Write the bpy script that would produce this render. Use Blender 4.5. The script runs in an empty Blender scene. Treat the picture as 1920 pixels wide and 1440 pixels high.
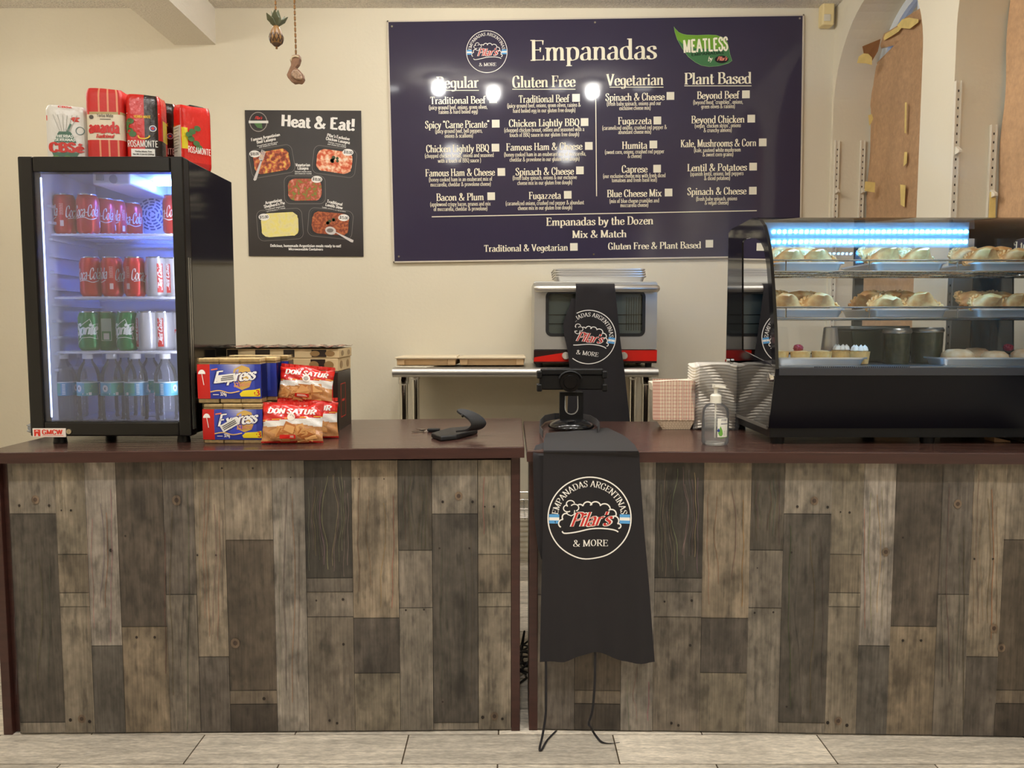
import bpy, math, random
from mathutils import Vector, Matrix
random.seed(7)
SC = bpy.context.scene
COL = SC.collection
sin, cos, pi = math.sin, math.cos, math.pi

# ---------------------------------------------------------------- camera, world, exposure
FPX, PITCH, EYE = 1442.0, math.radians(4.37), 1.21
cam_data = bpy.data.cameras.new('camera')
cam_data.sensor_width = 36.0
cam_data.sensor_fit = 'HORIZONTAL'
cam_data.lens = FPX / 1920.0 * 36.0
cam_data.clip_start = 0.02
cam = bpy.data.objects.new('camera', cam_data)
cam.location = (0, 0, EYE)
cam.rotation_euler = (pi / 2 - PITCH, 0, 0)
COL.objects.link(cam)
SC.camera = cam
world = bpy.data.worlds.new('world')
SC.world = world
world.use_nodes = True
world.node_tree.nodes['Background'].inputs[0].default_value = (0.36, 0.56, 1.0, 1)
world.node_tree.nodes['Background'].inputs[1].default_value = 1.5
SC.view_settings.view_transform = 'Standard'
SC.view_settings.look = 'None'
SC.view_settings.gamma = 1.0
SC.view_settings.use_curve_mapping = False
SC.view_settings.exposure = 0.1
try:
    SC.cycles.use_denoising = True
    SC.cycles.max_bounces = 10
    SC.cycles.diffuse_bounces = 5
    SC.cycles.transparent_max_bounces = 24
    SC.cycles.sample_clamp_indirect = 6.0
except Exception:
    pass
LAMP_GAIN = 1.0
LAMP_COLOUR = (1.0, 0.985, 0.95)

# pixel of the 1920x1440 frame -> point of the room, on a plane of known depth, height or side
_c, _s = cos(PITCH), sin(PITCH)
def _ray(px, py):
    a = (px - 960) / FPX; b = (720 - py) / FPX
    return Vector((a, _c + b * _s, -_s + b * _c))
def at(px, py, Y):
    d = _ray(px, py); return d * (Y / d.y) + Vector((0, 0, EYE))
def at_z(px, py, Z):
    d = _ray(px, py); return d * ((Z - EYE) / d.z) + Vector((0, 0, EYE))
def at_x(px, py, X):
    d = _ray(px, py); return d * (X / d.x) + Vector((0, 0, EYE))

# ---------------------------------------------------------------- materials
def lin(c):
    o = []
    for v in c[:3]:
        v = v / 255.0
        o.append(v / 12.92 if v <= 0.04045 else ((v + 0.055) / 1.055) ** 2.4)
    return tuple(o) + (1.0,)
_mats = {}
def mat(name, col=None, rough=0.5, metal=0.0, noise=None, bump=None, coat=0.0, spec=0.5, grain=None, transmit=0.0, sheen=0.0):
    """col None = colour comes from the mesh's own 'Col' attribute (printed artwork)"""
    if name in _mats: return _mats[name]
    m = bpy.data.materials.new(name); _mats[name] = m
    m.use_nodes = True
    nt = m.node_tree; b = nt.nodes['Principled BSDF']
    b.inputs['Roughness'].default_value = rough
    b.inputs['Metallic'].default_value = metal
    b.inputs['Specular IOR Level'].default_value = spec
    b.inputs['Coat Weight'].default_value = coat
    b.inputs['Coat Roughness'].default_value = 0.06
    if sheen:
        b.inputs['Sheen Weight'].default_value = sheen
    src = None
    if col is None:
        a = nt.nodes.new('ShaderNodeAttribute'); a.attribute_name = 'Col'; src = a.outputs['Color']
    else:
        b.inputs['Base Color'].default_value = lin(col)
    tc = None
    def coords(scale):
        nonlocal tc
        if tc is None: tc = nt.nodes.new('ShaderNodeTexCoord')
        mp = nt.nodes.new('ShaderNodeMapping'); mp.inputs['Scale'].default_value = scale
        nt.links.new(tc.outputs['Object'], mp.inputs['Vector']); return mp.outputs[0]
    for nz in ([noise] if noise and not isinstance(noise, list) else (noise or [])):
        scale, amt = nz[0], nz[1]
        n = nt.nodes.new('ShaderNodeTexNoise'); n.inputs['Scale'].default_value = 1.0
        n.inputs['Detail'].default_value = 5.0
        nt.links.new(coords(scale), n.inputs['Vector'])
        r = nt.nodes.new('ShaderNodeMapRange')
        blot = len(nz) > 2                      # stains: only the peaks of the noise darken
        r.inputs['From Min'].default_value = 0.54 if blot else 0.3; r.inputs['From Max'].default_value = 0.7
        r.inputs['To Min'].default_value = 1 if blot else 1 - amt; r.inputs['To Max'].default_value = 1 - amt if blot else 1 + amt
        nt.links.new(n.outputs['Fac'], r.inputs['Value'])
        mx = nt.nodes.new('ShaderNodeMix'); mx.data_type = 'RGBA'; mx.blend_type = 'MULTIPLY'
        mx.inputs[0].default_value = 1.0
        if src is None: mx.inputs[6].default_value = lin(col)
        else: nt.links.new(src, mx.inputs[6])
        nt.links.new(r.outputs[0], mx.inputs[7]); src = mx.outputs[2]
    if src is not None: nt.links.new(src, b.inputs['Base Color'])
    if bump:
        n = nt.nodes.new('ShaderNodeTexNoise'); n.inputs['Scale'].default_value = 1.0; n.inputs['Detail'].default_value = 4.0
        nt.links.new(coords(bump[0]), n.inputs['Vector'])
        bp = nt.nodes.new('ShaderNodeBump'); bp.inputs['Strength'].default_value = bump[1]; bp.inputs['Distance'].default_value = bump[2] if len(bump) > 2 else 0.01
        nt.links.new(n.outputs['Fac'], bp.inputs['Height']); nt.links.new(bp.outputs[0], b.inputs['Normal'])
    return m
def glass(name, tint=(255, 255, 255), ior=1.45, haze=0.0, rough=0.0):
    """thin pane: lets light through, mirrors by its Fresnel term, optional milky film"""
    if name in _mats: return _mats[name]
    m = bpy.data.materials.new(name); _mats[name] = m; m.use_nodes = True
    nt = m.node_tree; nt.nodes.remove(nt.nodes['Principled BSDF']); out = nt.nodes['Material Output']
    t = nt.nodes.new('ShaderNodeBsdfTransparent'); t.inputs[0].default_value = lin(tint)
    g = nt.nodes.new('ShaderNodeBsdfGlossy'); g.inputs['Roughness'].default_value = rough
    f = nt.nodes.new('ShaderNodeFresnel'); f.inputs[0].default_value = ior
    mx = nt.nodes.new('ShaderNodeMixShader')
    nt.links.new(f.outputs[0], mx.inputs[0]); nt.links.new(t.outputs[0], mx.inputs[1]); nt.links.new(g.outputs[0], mx.inputs[2])
    last = mx.outputs[0]
    if haze:
        d = nt.nodes.new('ShaderNodeBsdfDiffuse'); d.inputs[0].default_value = (.85, .85, .88, 1)
        m2 = nt.nodes.new('ShaderNodeMixShader'); m2.inputs[0].default_value = haze
        nt.links.new(last, m2.inputs[1]); nt.links.new(d.outputs[0], m2.inputs[2]); last = m2.outputs[0]
    nt.links.new(last, out.inputs[0]); return m
def glow(name, col, strength):
    if name in _mats: return _mats[name]
    m = bpy.data.materials.new(name); _mats[name] = m; m.use_nodes = True
    b = m.node_tree.nodes['Principled BSDF']
    b.inputs['Base Color'].default_value = (*col, 1); b.inputs['Emission Color'].default_value = (*col, 1)
    b.inputs['Emission Strength'].default_value = strength
    return m
def food(name, stops, scale=90.0, rough=0.45, voro=False):
    if name in _mats: return _mats[name]
    m = bpy.data.materials.new(name); _mats[name] = m; m.use_nodes = True
    nt = m.node_tree; b = nt.nodes['Principled BSDF']; b.inputs['Roughness'].default_value = rough
    tc = nt.nodes.new('ShaderNodeTexCoord')
    n = nt.nodes.new('ShaderNodeTexNoise'); n.inputs['Scale'].default_value = scale; n.inputs['Detail'].default_value = 4
    nt.links.new(tc.outputs['Object'], n.inputs['Vector'])
    r = nt.nodes.new('ShaderNodeValToRGB'); e = r.color_ramp.elements
    while len(e) < len(stops): e.new(0.5)
    for k, (p, c) in enumerate(stops): e[k].position = p; e[k].color = lin(c)
    nt.links.new(n.outputs['Fac'], r.inputs[0]); nt.links.new(r.outputs[0], b.inputs['Base Color'])
    bp = nt.nodes.new('ShaderNodeBump'); bp.inputs['Strength'].default_value = .35; bp.inputs['Distance'].default_value = .004
    nt.links.new(n.outputs['Fac'], bp.inputs['Height']); nt.links.new(bp.outputs[0], b.inputs['Normal'])
    return m

# ---------------------------------------------------------------- the pen alphabet (strokes drawn with a broad nib)
ST0, ST1 = 'S .02 .26 0|', 'S .02 .26 1|'
GL = {
'A': (.66, 'L .07,0 .33,1|L .33,1 .59,0|L .16,.34 .5,.34|S -.02 .16 0|S .48 .7 0'),
'B': (.6, 'L .14,0 .14,1|C .14,.98 .35,.98 .47,.87 .46,.65 .32,.53 .14,.53|C .14,.53 .37,.52 .52,.4 .52,.15 .37,.02 .14,.02|S .02 .14 1|S .02 .14 0'),
'C': (.58, 'C .5,.72 .44,.93 .3,1 .14,.88 .08,.5 .14,.12 .3,0 .44,.07 .51,.26|S .5 .5 .85'),
'D': (.64, 'L .14,0 .14,1|C .14,.98 .38,.96 .53,.8 .56,.5 .53,.2 .38,.04 .14,.02|S .02 .14 1|S .02 .14 0'),
'E': (.58, 'L .14,0 .14,1|L .14,.96 .5,.96|L .14,.52 .4,.52|L .14,.04 .52,.04|S .02 .14 1|S .02 .14 0|V .5 .97 .76|V .52 .03 .26|V .4 .63 .41'),
'F': (.54, 'L .14,0 .14,1|L .14,.96 .5,.96|L .14,.52 .4,.52|S .02 .14 1|S .02 .28 0|V .5 .97 .74|V .4 .63 .41'),
'G': (.64, 'C .5,.74 .44,.93 .3,1 .14,.88 .08,.5 .14,.12 .3,0 .44,.05 .52,.16|L .52,.4 .52,0|L .36,.4 .6,.4'),
'H': (.68, 'L .14,0 .14,1|L .54,0 .54,1|L .14,.52 .54,.52|S .02 .26 0|S .02 .26 1|S .42 .66 0|S .42 .66 1'),
'I': (.28, 'L .14,0 .14,1|S .02 .26 0|S .02 .26 1'),
'J': (.4, 'C .27,1 .27,.25 .22,.03 .12,0 .05,.1|S .15 .39 1'),
'K': (.64, 'L .14,0 .14,1|L .16,.4 .5,1|L .26,.56 .54,0|S .02 .26 0|S .02 .26 1|S .38 .62 1|S .42 .66 0'),
'L': (.54, 'L .14,0 .14,1|L .14,.04 .5,.04|S .02 .26 1|S .02 .14 0|V .5 .03 .3'),
'M': (.8, 'L .12,0 .12,1|L .12,1 .39,.04|L .39,.04 .66,1|L .66,1 .66,0|S 0 .22 0|S .55 .78 0|S 0 .14 1|S .64 .78 1'),
'N': (.68, 'L .12,0 .12,1|L .12,1 .55,0|L .55,0 .55,1|S 0 .24 0|S 0 .12 1|S .43 .67 1'),
'O': (.62, 'O .31,.5 .23,.48'),
'P': (.57, 'L .14,0 .14,1|C .14,.98 .37,.97 .5,.85 .5,.62 .37,.48 .14,.47|S .02 .27 0|S .02 .14 1'),
'Q': (.64, 'O .31,.5 .23,.48|C .3,.12 .42,.06 .5,-.16 .62,-.18'),
'R': (.62, 'L .14,0 .14,1|C .14,.98 .37,.97 .5,.86 .49,.64 .37,.5 .14,.49|L .3,.49 .53,.02|S .02 .26 0|S .02 .14 1|S .48 .64 0'),
'S': (.52, 'C .42,.76 .38,.95 .26,1 .13,.92 .1,.74 .22,.58 .36,.44 .42,.24 .35,.05 .23,0 .11,.08 .08,.28'),
'T': (.6, 'L .3,0 .3,1|L .06,.96 .54,.96|S .18 .42 0|V .06 .97 .74|V .54 .97 .74'),
'U': (.66, 'L .14,1 .14,.28|C .14,.28 .18,.06 .33,0 .48,.07 .53,.28|L .53,.28 .53,1|S .02 .26 1|S .42 .64 1'),
'V': (.64, 'L .08,1 .32,0|L .32,0 .56,1|S -.01 .2 1|S .44 .65 1'),
'W': (.9, 'L .08,1 .26,0|L .26,0 .45,1|L .45,1 .64,0|L .64,0 .82,1|S 0 .18 1|S .72 .9 1'),
'X': (.62, 'L .09,1 .53,0|L .53,1 .09,0|S 0 .2 1|S .42 .62 1|S 0 .2 0|S .42 .62 0'),
'Y': (.62, 'L .08,1 .31,.46|L .54,1 .31,.46|L .31,.46 .31,0|S 0 .2 1|S .42 .62 1|S .2 .43 0'),
'Z': (.56, 'L .08,.96 .48,.96|L .48,.96 .07,.04|L .07,.04 .5,.04'),
'a': (.5, 'C .1,.5 .19,.61 .31,.6 .37,.46 .37,.1 .42,.02 .49,.05|C .37,.36 .2,.33 .09,.22 .1,.06 .2,.01 .31,.05 .37,.15'),
'b': (.54, 'L .12,0 .12,1|C .12,.45 .2,.59 .32,.61 .44,.5 .46,.3 .42,.09 .3,.01 .2,.02 .12,.15|S .01 .12 1'),
'c': (.45, 'C .38,.47 .34,.59 .24,.61 .12,.53 .08,.31 .12,.09 .24,.01 .35,.05 .41,.15'),
'd': (.55, 'L .42,0 .42,1|C .42,.45 .34,.59 .22,.61 .1,.5 .08,.3 .12,.09 .24,.01 .34,.02 .42,.15|S .3 .42 1|S .42 .54 0'),
'e': (.46, 'L .09,.33 .4,.33|C .4,.33 .37,.53 .25,.61 .12,.52 .08,.3 .13,.08 .25,.01 .36,.05 .42,.16'),
'f': (.33, 'L .14,0 .14,.8|C .14,.78 .17,.95 .26,.99 .34,.92|L .02,.6 .3,.6|S .02 .28 0'),
'g': (.5, 'C .4,.45 .33,.59 .22,.61 .11,.52 .09,.33 .13,.13 .22,.07 .33,.11 .4,.25|C .4,.61 .4,.0 .37,-.2 .24,-.27 .1,-.2'),
'h': (.55, 'L .12,0 .12,1|C .12,.4 .2,.56 .3,.61 .4,.55 .42,.42|L .42,.44 .42,0|S .01 .12 1|S .02 .22 0|S .33 .53 0'),
'i': (.27, 'L .13,0 .13,.62|D .13,.85|S .02 .13 .62|S .02 .24 0'),
'j': (.27, 'C .13,.62 .13,.0 .11,-.2 .0,-.25|D .13,.85'),
'k': (.53, 'L .12,0 .12,1|L .14,.25 .4,.62|L .22,.35 .43,0|S .01 .12 1|S .02 .22 0|S .33 .53 0|S .3 .5 .62'),
'l': (.26, 'L .13,0 .13,1|S .01 .13 1|S .02 .24 0'),
'm': (.8, 'L .12,0 .12,.62|C .12,.4 .2,.56 .29,.61 .37,.55 .39,.42|L .39,.44 .39,0|C .39,.4 .47,.56 .56,.61 .64,.55 .66,.42|L .66,.44 .66,0|S .01 .12 .62|S .02 .21 0|S .31 .47 0|S .58 .77 0'),
'n': (.55, 'L .12,0 .12,.62|C .12,.4 .2,.56 .3,.61 .4,.55 .42,.42|L .42,.44 .42,0|S .01 .12 .62|S .02 .22 0|S .33 .53 0'),
'o': (.5, 'O .25,.31 .17,.3'),
'p': (.54, 'L .12,-.28 .12,.62|C .12,.45 .2,.59 .32,.61 .44,.5 .46,.3 .42,.09 .3,.01 .2,.02 .12,.15|S .01 .12 .62|S .02 .24 -.28'),
'q': (.54, 'L .42,-.28 .42,.62|C .42,.45 .34,.59 .22,.61 .1,.5 .08,.3 .12,.09 .24,.01 .34,.02 .42,.15'),
'r': (.4, 'L .13,0 .13,.62|C .13,.38 .2,.55 .28,.61 .36,.56|S .01 .13 .62|S .02 .26 0'),
's': (.41, 'C .33,.46 .3,.58 .2,.61 .1,.55 .09,.44 .2,.35 .31,.26 .34,.14 .28,.04 .18,.01 .08,.06 .06,.17'),
't': (.33, 'L .14,.12 .14,.85|C .14,.14 .17,.03 .24,.01 .32,.08|L .02,.6 .3,.6'),
'u': (.55, 'L .12,.62 .12,.18|C .12,.2 .15,.04 .24,.01 .34,.06 .42,.2|L .42,.62 .42,0|S .01 .12 .62|S .31 .42 .62|S .42 .53 0'),
'v': (.49, 'L .07,.62 .25,0|L .25,0 .42,.62|S 0 .16 .62|S .33 .5 .62'),
'w': (.72, 'L .06,.62 .21,0|L .21,0 .36,.62|L .36,.62 .51,0|L .51,0 .66,.62|S 0 .14 .62|S .58 .73 .62'),
'x': (.5, 'L .08,.62 .42,0|L .42,.62 .08,0|S 0 .17 .62|S .33 .5 .62|S 0 .16 0|S .33 .5 0'),
'y': (.49, 'L .07,.62 .26,.02|C .43,.62 .26,.02 .18,-.2 .1,-.26 .03,-.2|S 0 .16 .62|S .34 .5 .62'),
'z': (.47, 'L .07,.58 .4,.58|L .4,.58 .07,.04|L .07,.04 .41,.04'),
'0': (.56, 'O .28,.5 .2,.48'), '1': (.4, 'L .22,0 .22,1|L .22,1 .08,.84|S .06 .38 0'),
'2': (.54, 'C .09,.76 .15,.95 .28,.99 .42,.88 .42,.68 .25,.36 .08,.05|L .08,.05 .47,.05'),
'3': (.54, 'C .1,.86 .24,.99 .4,.9 .42,.7 .24,.54|C .24,.54 .44,.46 .45,.18 .27,.01 .08,.14'),
'4': (.56, 'L .38,0 .38,1|L .38,1 .06,.3|L .06,.3 .5,.3'),
'5': (.54, 'L .14,.96 .44,.96|L .14,.96 .12,.55|C .12,.53 .26,.62 .42,.5 .44,.26 .34,.04 .2,.01 .08,.14'),
'6': (.55, 'C .42,.88 .3,1 .14,.8 .09,.4 .14,.08 .28,.01 .42,.1 .44,.34 .36,.54 .22,.54 .1,.34'),
'7': (.5, 'L .07,.95 .44,.95|L .44,.95 .18,0'),
'8': (.56, 'O .28,.75 .16,.22|O .28,.27 .2,.26'),
'9': (.55, 'C .12,.14 .24,0 .4,.2 .45,.6 .4,.9 .26,.99 .13,.9 .1,.68 .18,.48 .32,.46 .44,.66'),
'&': (.76, 'C .68,.44 .54,.15 .34,.01 .14,.04 .09,.22 .17,.4 .34,.55 .42,.74 .38,.92 .28,.99 .19,.9 .21,.72 .34,.45 .54,.12 .7,.02'),
'$': (.54, 'C .42,.76 .38,.9 .26,.94 .13,.88 .1,.74 .22,.58 .36,.44 .42,.26 .35,.1 .23,.06 .11,.12 .08,.28|L .26,-.08 .26,1.08'),
'(': (.3, 'C .26,1.04 .14,.8 .1,.4 .14,0 .26,-.24'), ')': (.3, 'C .04,1.04 .16,.8 .2,.4 .16,0 .04,-.24'),
',': (.22, 'C .1,.08 .13,.02 .11,-.08 .05,-.16'), '.': (.22, 'D .11,.06'), "'": (.2, 'L .1,1 .1,.76'),
'!': (.28, 'L .14,.3 .14,1|D .14,.06'), '-': (.36, 'L .06,.34 .3,.34'), '"': (.34, 'L .1,1 .1,.76|L .24,1 .24,.76'),
'%': (.8, 'O .2,.76 .12,.2|O .6,.24 .12,.2|L .14,0 .66,1'), ' ': (.26, ''),
}
GL['é'] = (.46, GL['e'][1] + '|L .22,.74 .34,.96'); GL['á'] = (.5, GL['a'][1] + '|L .2,.74 .32,.96')
DIDONE = dict(thick=.155, thin=.3, nib=.22, serif=True)
MENU = dict(thick=.15, thin=.42, nib=.22, serif=True)
ROMAN = dict(thick=.115, thin=.45, nib=.3, serif=True)
BOLD = dict(thick=.2, thin=.8, nib=0, serif=False)
SANS = dict(thick=.12, thin=.9, nib=0, serif=False)
SCRIPT = dict(thick=.145, thin=.4, nib=.5, serif=False, shear=.32, track=-.05)
SCRIPTB = dict(thick=.25, thin=.6, nib=.5, serif=False, shear=.32, track=-.05)
def _pts(t): return [tuple(float(q) for q in p.split(',')) for p in t.split()]
def _spline(P, k):
    out = []
    n = len(P)
    for i in range(n - 1):
        p0 = P[max(i - 1, 0)]; p1 = P[i]; p2 = P[i + 1]; p3 = P[min(i + 2, n - 1)]
        for j in range(k):
            t = j / k
            out.append(tuple(.5 * ((2 * p1[a]) + (p2[a] - p0[a]) * t + (2 * p0[a] - 5 * p1[a] + 4 * p2[a] - p3[a]) * t * t + (-p0[a] + 3 * p1[a] - 3 * p2[a] + p3[a]) * t ** 3) for a in (0, 1)))
    out.append(P[-1]); return out
def _strip(P, wfun, closed=False):
    q = []; n = len(P)
    L, R = [], []
    for i in range(n):
        a = P[(i - 1) % n] if closed or i > 0 else P[i]
        b = P[(i + 1) % n] if closed or i < n - 1 else P[i]
        dx, dy = b[0] - a[0], b[1] - a[1]; l = math.hypot(dx, dy) or 1e-9
        w = wfun(math.atan2(dy, dx)) / 2; nx, ny = -dy / l * w, dx / l * w
        L.append((P[i][0] + nx, P[i][1] + ny)); R.append((P[i][0] - nx, P[i][1] - ny))
    for i in range(n if closed else n - 1):
        j = (i + 1) % n
        q.append([R[i], R[j], L[j], L[i]])
    return q
_gc = {}
def glyph(ch, st, k):
    key = (ch, id(st), k)
    if key in _gc: return _gc[key]
    adv, data = GL.get(ch, GL[' ']); th = st['thick']; Q = []
    wf = lambda a: th * max(abs(sin(a - st['nib'])), st['thin'])
    for s in data.split('|'):
        if not s: continue
        o, r = s[0], s[2:]
        if o == 'L':
            P = _pts(r)
            d = math.hypot(P[1][0] - P[0][0], P[1][1] - P[0][1]); ex = 0 if st['serif'] else 0.0
            Q += _strip(P, wf)
        elif o == 'C': Q += _strip(_spline(_pts(r), k), wf)
        elif o == 'O':
            (cx, cy), (rx, ry) = _pts(r); n = 6 * k
            Q += _strip([(cx + rx * cos(2 * pi * i / n), cy + ry * sin(2 * pi * i / n)) for i in range(n)], wf, True)
        elif o == 'D':
            (cx, cy), = _pts(r); w = th * .62
            Q.append([(cx + w * cos(pi / 4 * i), cy + w * sin(pi / 4 * i)) for i in range(8)])
        elif st['serif'] and o == 'S':
            a, b, y = (float(v) for v in r.split()); h = th * .36
            y0 = y - h if y > .3 else y
            Q.append([(a, y0), (b, y0), (b, y0 + h), (a, y0 + h)])
        elif st['serif'] and o == 'V':
            x, a, b = (float(v) for v in r.split()); h = th * .26
            a, b, ha, hb = (a, b, h, h * .4) if b > a else (b, a, h * .4, h)
            Q.append([(x - ha, a), (x + ha, a), (x + hb, b), (x - hb, b)])
    _gc[key] = (adv, Q); return _gc[key]
def lettering(s, st, k=3):
    x = 0; Q = []
    sh = st.get('shear', 0)
    for ch in s:
        adv, q = glyph(ch, st, k)
        Q += [[(p[0] + x + sh * p[1], p[1]) for p in poly] for poly in q]
        x += adv + st.get('track', 0)
    return x, Q

# ---------------------------------------------------------------- mesh builder
class MB:
    def __init__(s): s.V = []; s.F = []; s.C = []; s.col = (1, 1, 1, 1)
    def c(s, rgb): s.col = lin(rgb); return s
    def v(s, p): s.V.append(tuple(p)); return len(s.V) - 1
    def f(s, *idx): s.F.append(idx); s.C.append(s.col)
    def poly(s, pts): s.f(*[s.v(p) for p in pts]); return s
    def box(s, x0, x1, y0, y1, z0, z1, M=None):
        P = [Vector((x, y, z)) for z in (z0, z1) for y in (y0, y1) for x in (x0, x1)]
        if M is not None: P = [M @ p for p in P]
        i = [s.v(p) for p in P]
        for q in ((0, 2, 3, 1), (4, 5, 7, 6), (0, 1, 5, 4), (2, 6, 7, 3), (0, 4, 6, 2), (1, 3, 7, 5)):
            s.f(*[i[a] for a in q])
        return s
    def hexa(s, B, T):
        i = [s.v(p) for p in list(B) + list(T)]; n = len(B)
        s.f(*reversed(i[:n])); s.f(*i[n:])
        for k in range(n): s.f(i[k], i[(k + 1) % n], i[n + (k + 1) % n], i[n + k])
        return s
    def ring(s, C, R, U, W, n): return [s.v(C + U * (R * cos(2 * pi * k / n)) + W * (R * sin(2 * pi * k / n))) for k in range(n)]
    def cyl(s, p0, p1, r0, r1=None, n=16, caps=True):
        p0, p1 = Vector(p0), Vector(p1); r1 = r0 if r1 is None else r1
        d = (p1 - p0).normalized(); u = d.orthogonal().normalized(); w = d.cross(u)
        a, b = s.ring(p0, r0, u, w, n), s.ring(p1, r1, u, w, n)
        for k in range(n): s.f(a[k], a[(k + 1) % n], b[(k + 1) % n], b[k])
        if caps: s.f(*reversed(a)); s.f(*b)
        return s
    def tube(s, path, r, n=8, closed=False):
        P = [Vector(p) for p in path]; m = len(P); R = r if isinstance(r, (list, tuple)) else [r] * m
        rings = []; u = None
        for i in range(m):
            a = P[(i - 1) % m] if closed or i else P[i]; b = P[(i + 1) % m] if closed or i < m - 1 else P[i]
            d = (b - a).normalized()
            u = d.orthogonal().normalized() if u is None else (u - d * u.dot(d)).normalized()
            rings.append(s.ring(P[i], R[i], u, d.cross(u), n))
        for i in range(m if closed else m - 1):
            a, b = rings[i], rings[(i + 1) % m]
            for k in range(n): s.f(a[k], a[(k + 1) % n], b[(k + 1) % n], b[k])
        if not closed: s.f(*reversed(rings[0])); s.f(*rings[-1])
        return s
    def ribbon(s, path, side, w, t):
        """flat strap along a path: width w along side, thickness t"""
        P = [Vector(p) for p in path]; S = Vector(side).normalized(); rows = []
        for i, p in enumerate(P):
            d = (P[min(i + 1, len(P) - 1)] - P[max(i - 1, 0)]).normalized(); n = d.cross(S).normalized()
            rows.append([s.v(p + S * (a * w / 2) + n * (b * t / 2)) for a, b in ((-1, -1), (1, -1), (1, 1), (-1, 1))])
        for a, b in zip(rows, rows[1:]):
            for k in range(4): s.f(a[k], a[(k + 1) % 4], b[(k + 1) % 4], b[k])
        s.f(*reversed(rows[0])); s.f(*rows[-1]); return s
    def lathe(s, c, prof, n=24, colf=None, sx=1, sy=1):
        c = Vector(c); rows = []
        for r, z in prof:
            rows.append([s.v(c + Vector((r * sx * cos(2 * pi * k / n), r * sy * sin(2 * pi * k / n), z))) for k in range(n)] if r > 1e-6 else [s.v(c + Vector((0, 0, z)))])
        for i in range(len(rows) - 1):
            if colf: s.col = colf(i)
            a, b = rows[i], rows[i + 1]
            for k in range(n):
                j = (k + 1) % n
                if len(a) == 1 and len(b) == 1: continue
                if len(a) == 1: s.f(a[0], b[j], b[k])
                elif len(b) == 1: s.f(a[k], a[j], b[0])
                else: s.f(a[k], a[j], b[j], b[k])
        return s
    def grid(s, fn, nu, nv, colf=None, wrapu=False):
        I = [[s.v(fn(i / nu, j / nv)) for i in range(nu if wrapu else nu + 1)] for j in range(nv + 1)]
        for j in range(nv):
            for i in range(nu):
                if colf: s.col = colf((i + .5) / nu, (j + .5) / nv)
                i2 = (i + 1) % nu if wrapu else i + 1
                s.f(I[j][i], I[j][i2], I[j + 1][i2], I[j + 1][i])
        return s
    def sheet(s, fn, nu, nv, t, colf=None):
        """a grid with thickness: fn gives the outer face, the inner one lies t along -normal"""
        def nrm(u, v):
            e = 1e-3
            a = Vector(fn(min(u + e, 1), v)) - Vector(fn(max(u - e, 0), v)); b = Vector(fn(u, min(v + e, 1))) - Vector(fn(u, max(v - e, 0)))
            n = a.cross(b); return n.normalized() if n.length > 1e-12 else Vector((0, -1, 0))
        s.grid(fn, nu, nv, colf)
        s.grid(lambda u, v: Vector(fn(u, v)) - nrm(u, v) * t, nu, nv, colf)
        for a in range(nu):
            for v in (0, 1):
                p, q = Vector(fn(a / nu, v)), Vector(fn((a + 1) / nu, v)); m, n = nrm(a / nu, v) * t, nrm((a + 1) / nu, v) * t
                s.poly([p, q, q - n, p - m])
        for a in range(nv):
            for u in (0, 1):
                p, q = Vector(fn(u, a / nv)), Vector(fn(u, (a + 1) / nv)); m, n = nrm(u, a / nv) * t, nrm(u, (a + 1) / nv) * t
                s.poly([p, q, q - n, p - m])
        return s
    def prism(s, poly, fn, w0, w1):
        """2-D outline extruded: fn(a, b, w) -> point"""
        return s.hexa([fn(a, b, w0) for a, b in poly], [fn(a, b, w1) for a, b in poly])
    def flat(s, poly, fn): return s.poly([fn(a, b) for a, b in poly])
    def line(s, P, w, fn, closed=False):
        for q in _strip(P, lambda a: w, closed): s.poly([fn(*p) for p in q])
        return s
    def disc(s, cx, cy, rx, fn, ry=None, n=24): return s.flat([(cx + rx * cos(2 * pi * k / n), cy + (ry or rx) * sin(2 * pi * k / n)) for k in range(n)], fn)
    def text(s, t, fn, x, y, w, h, st=MENU, k=2, rot=0.0, align='c'):
        """w = width in fn's units (None: natural); x is the left end when align 'l', centre when 'c'; y the baseline"""
        tw, Q = lettering(t, st, k)
        sx = h if w is None else w / tw
        ox = -tw * sx / 2 if align == 'c' else 0
        cr, sr = cos(rot), sin(rot)
        for i, q in enumerate(Q):
            P = []
            for a, b in q:
                u, v = ox + a * sx, b * h
                P.append(Vector(fn(x + u * cr - v * sr, y + u * sr + v * cr)))
            nrm = (P[1] - P[0]).cross(P[2] - P[0])      # crossing strokes lie a hair above one another
            if nrm.length > 1e-14: nrm = nrm.normalized() * (2.6e-5 * (i % 9)); P = [p + nrm for p in P]
            s.poly(P)
        return s
    def merge(s, o, M):
        b = len(s.V); s.V += [tuple(M @ Vector(p)) for p in o.V]; s.F += [tuple(i + b for i in f) for f in o.F]; s.C += o.C; return s
_inv = {}
def thing(name, label, cat, loc=(0, 0, 0), rotz=0.0, group=None):
    o = bpy.data.objects.new(name, None); o.empty_display_size = .05; COL.objects.link(o)
    o.location = loc; o.rotation_euler = (0, 0, rotz); tag(o, label, cat, group)
    _inv[o.name] = (Matrix.Translation(Vector(loc)) @ Matrix.Rotation(rotz, 4, 'Z')).inverted()
    return o
def tag(o, label, cat, group=None):
    o['label'] = label; o['category'] = cat
    if group: o['group'] = group
    return o
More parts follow.
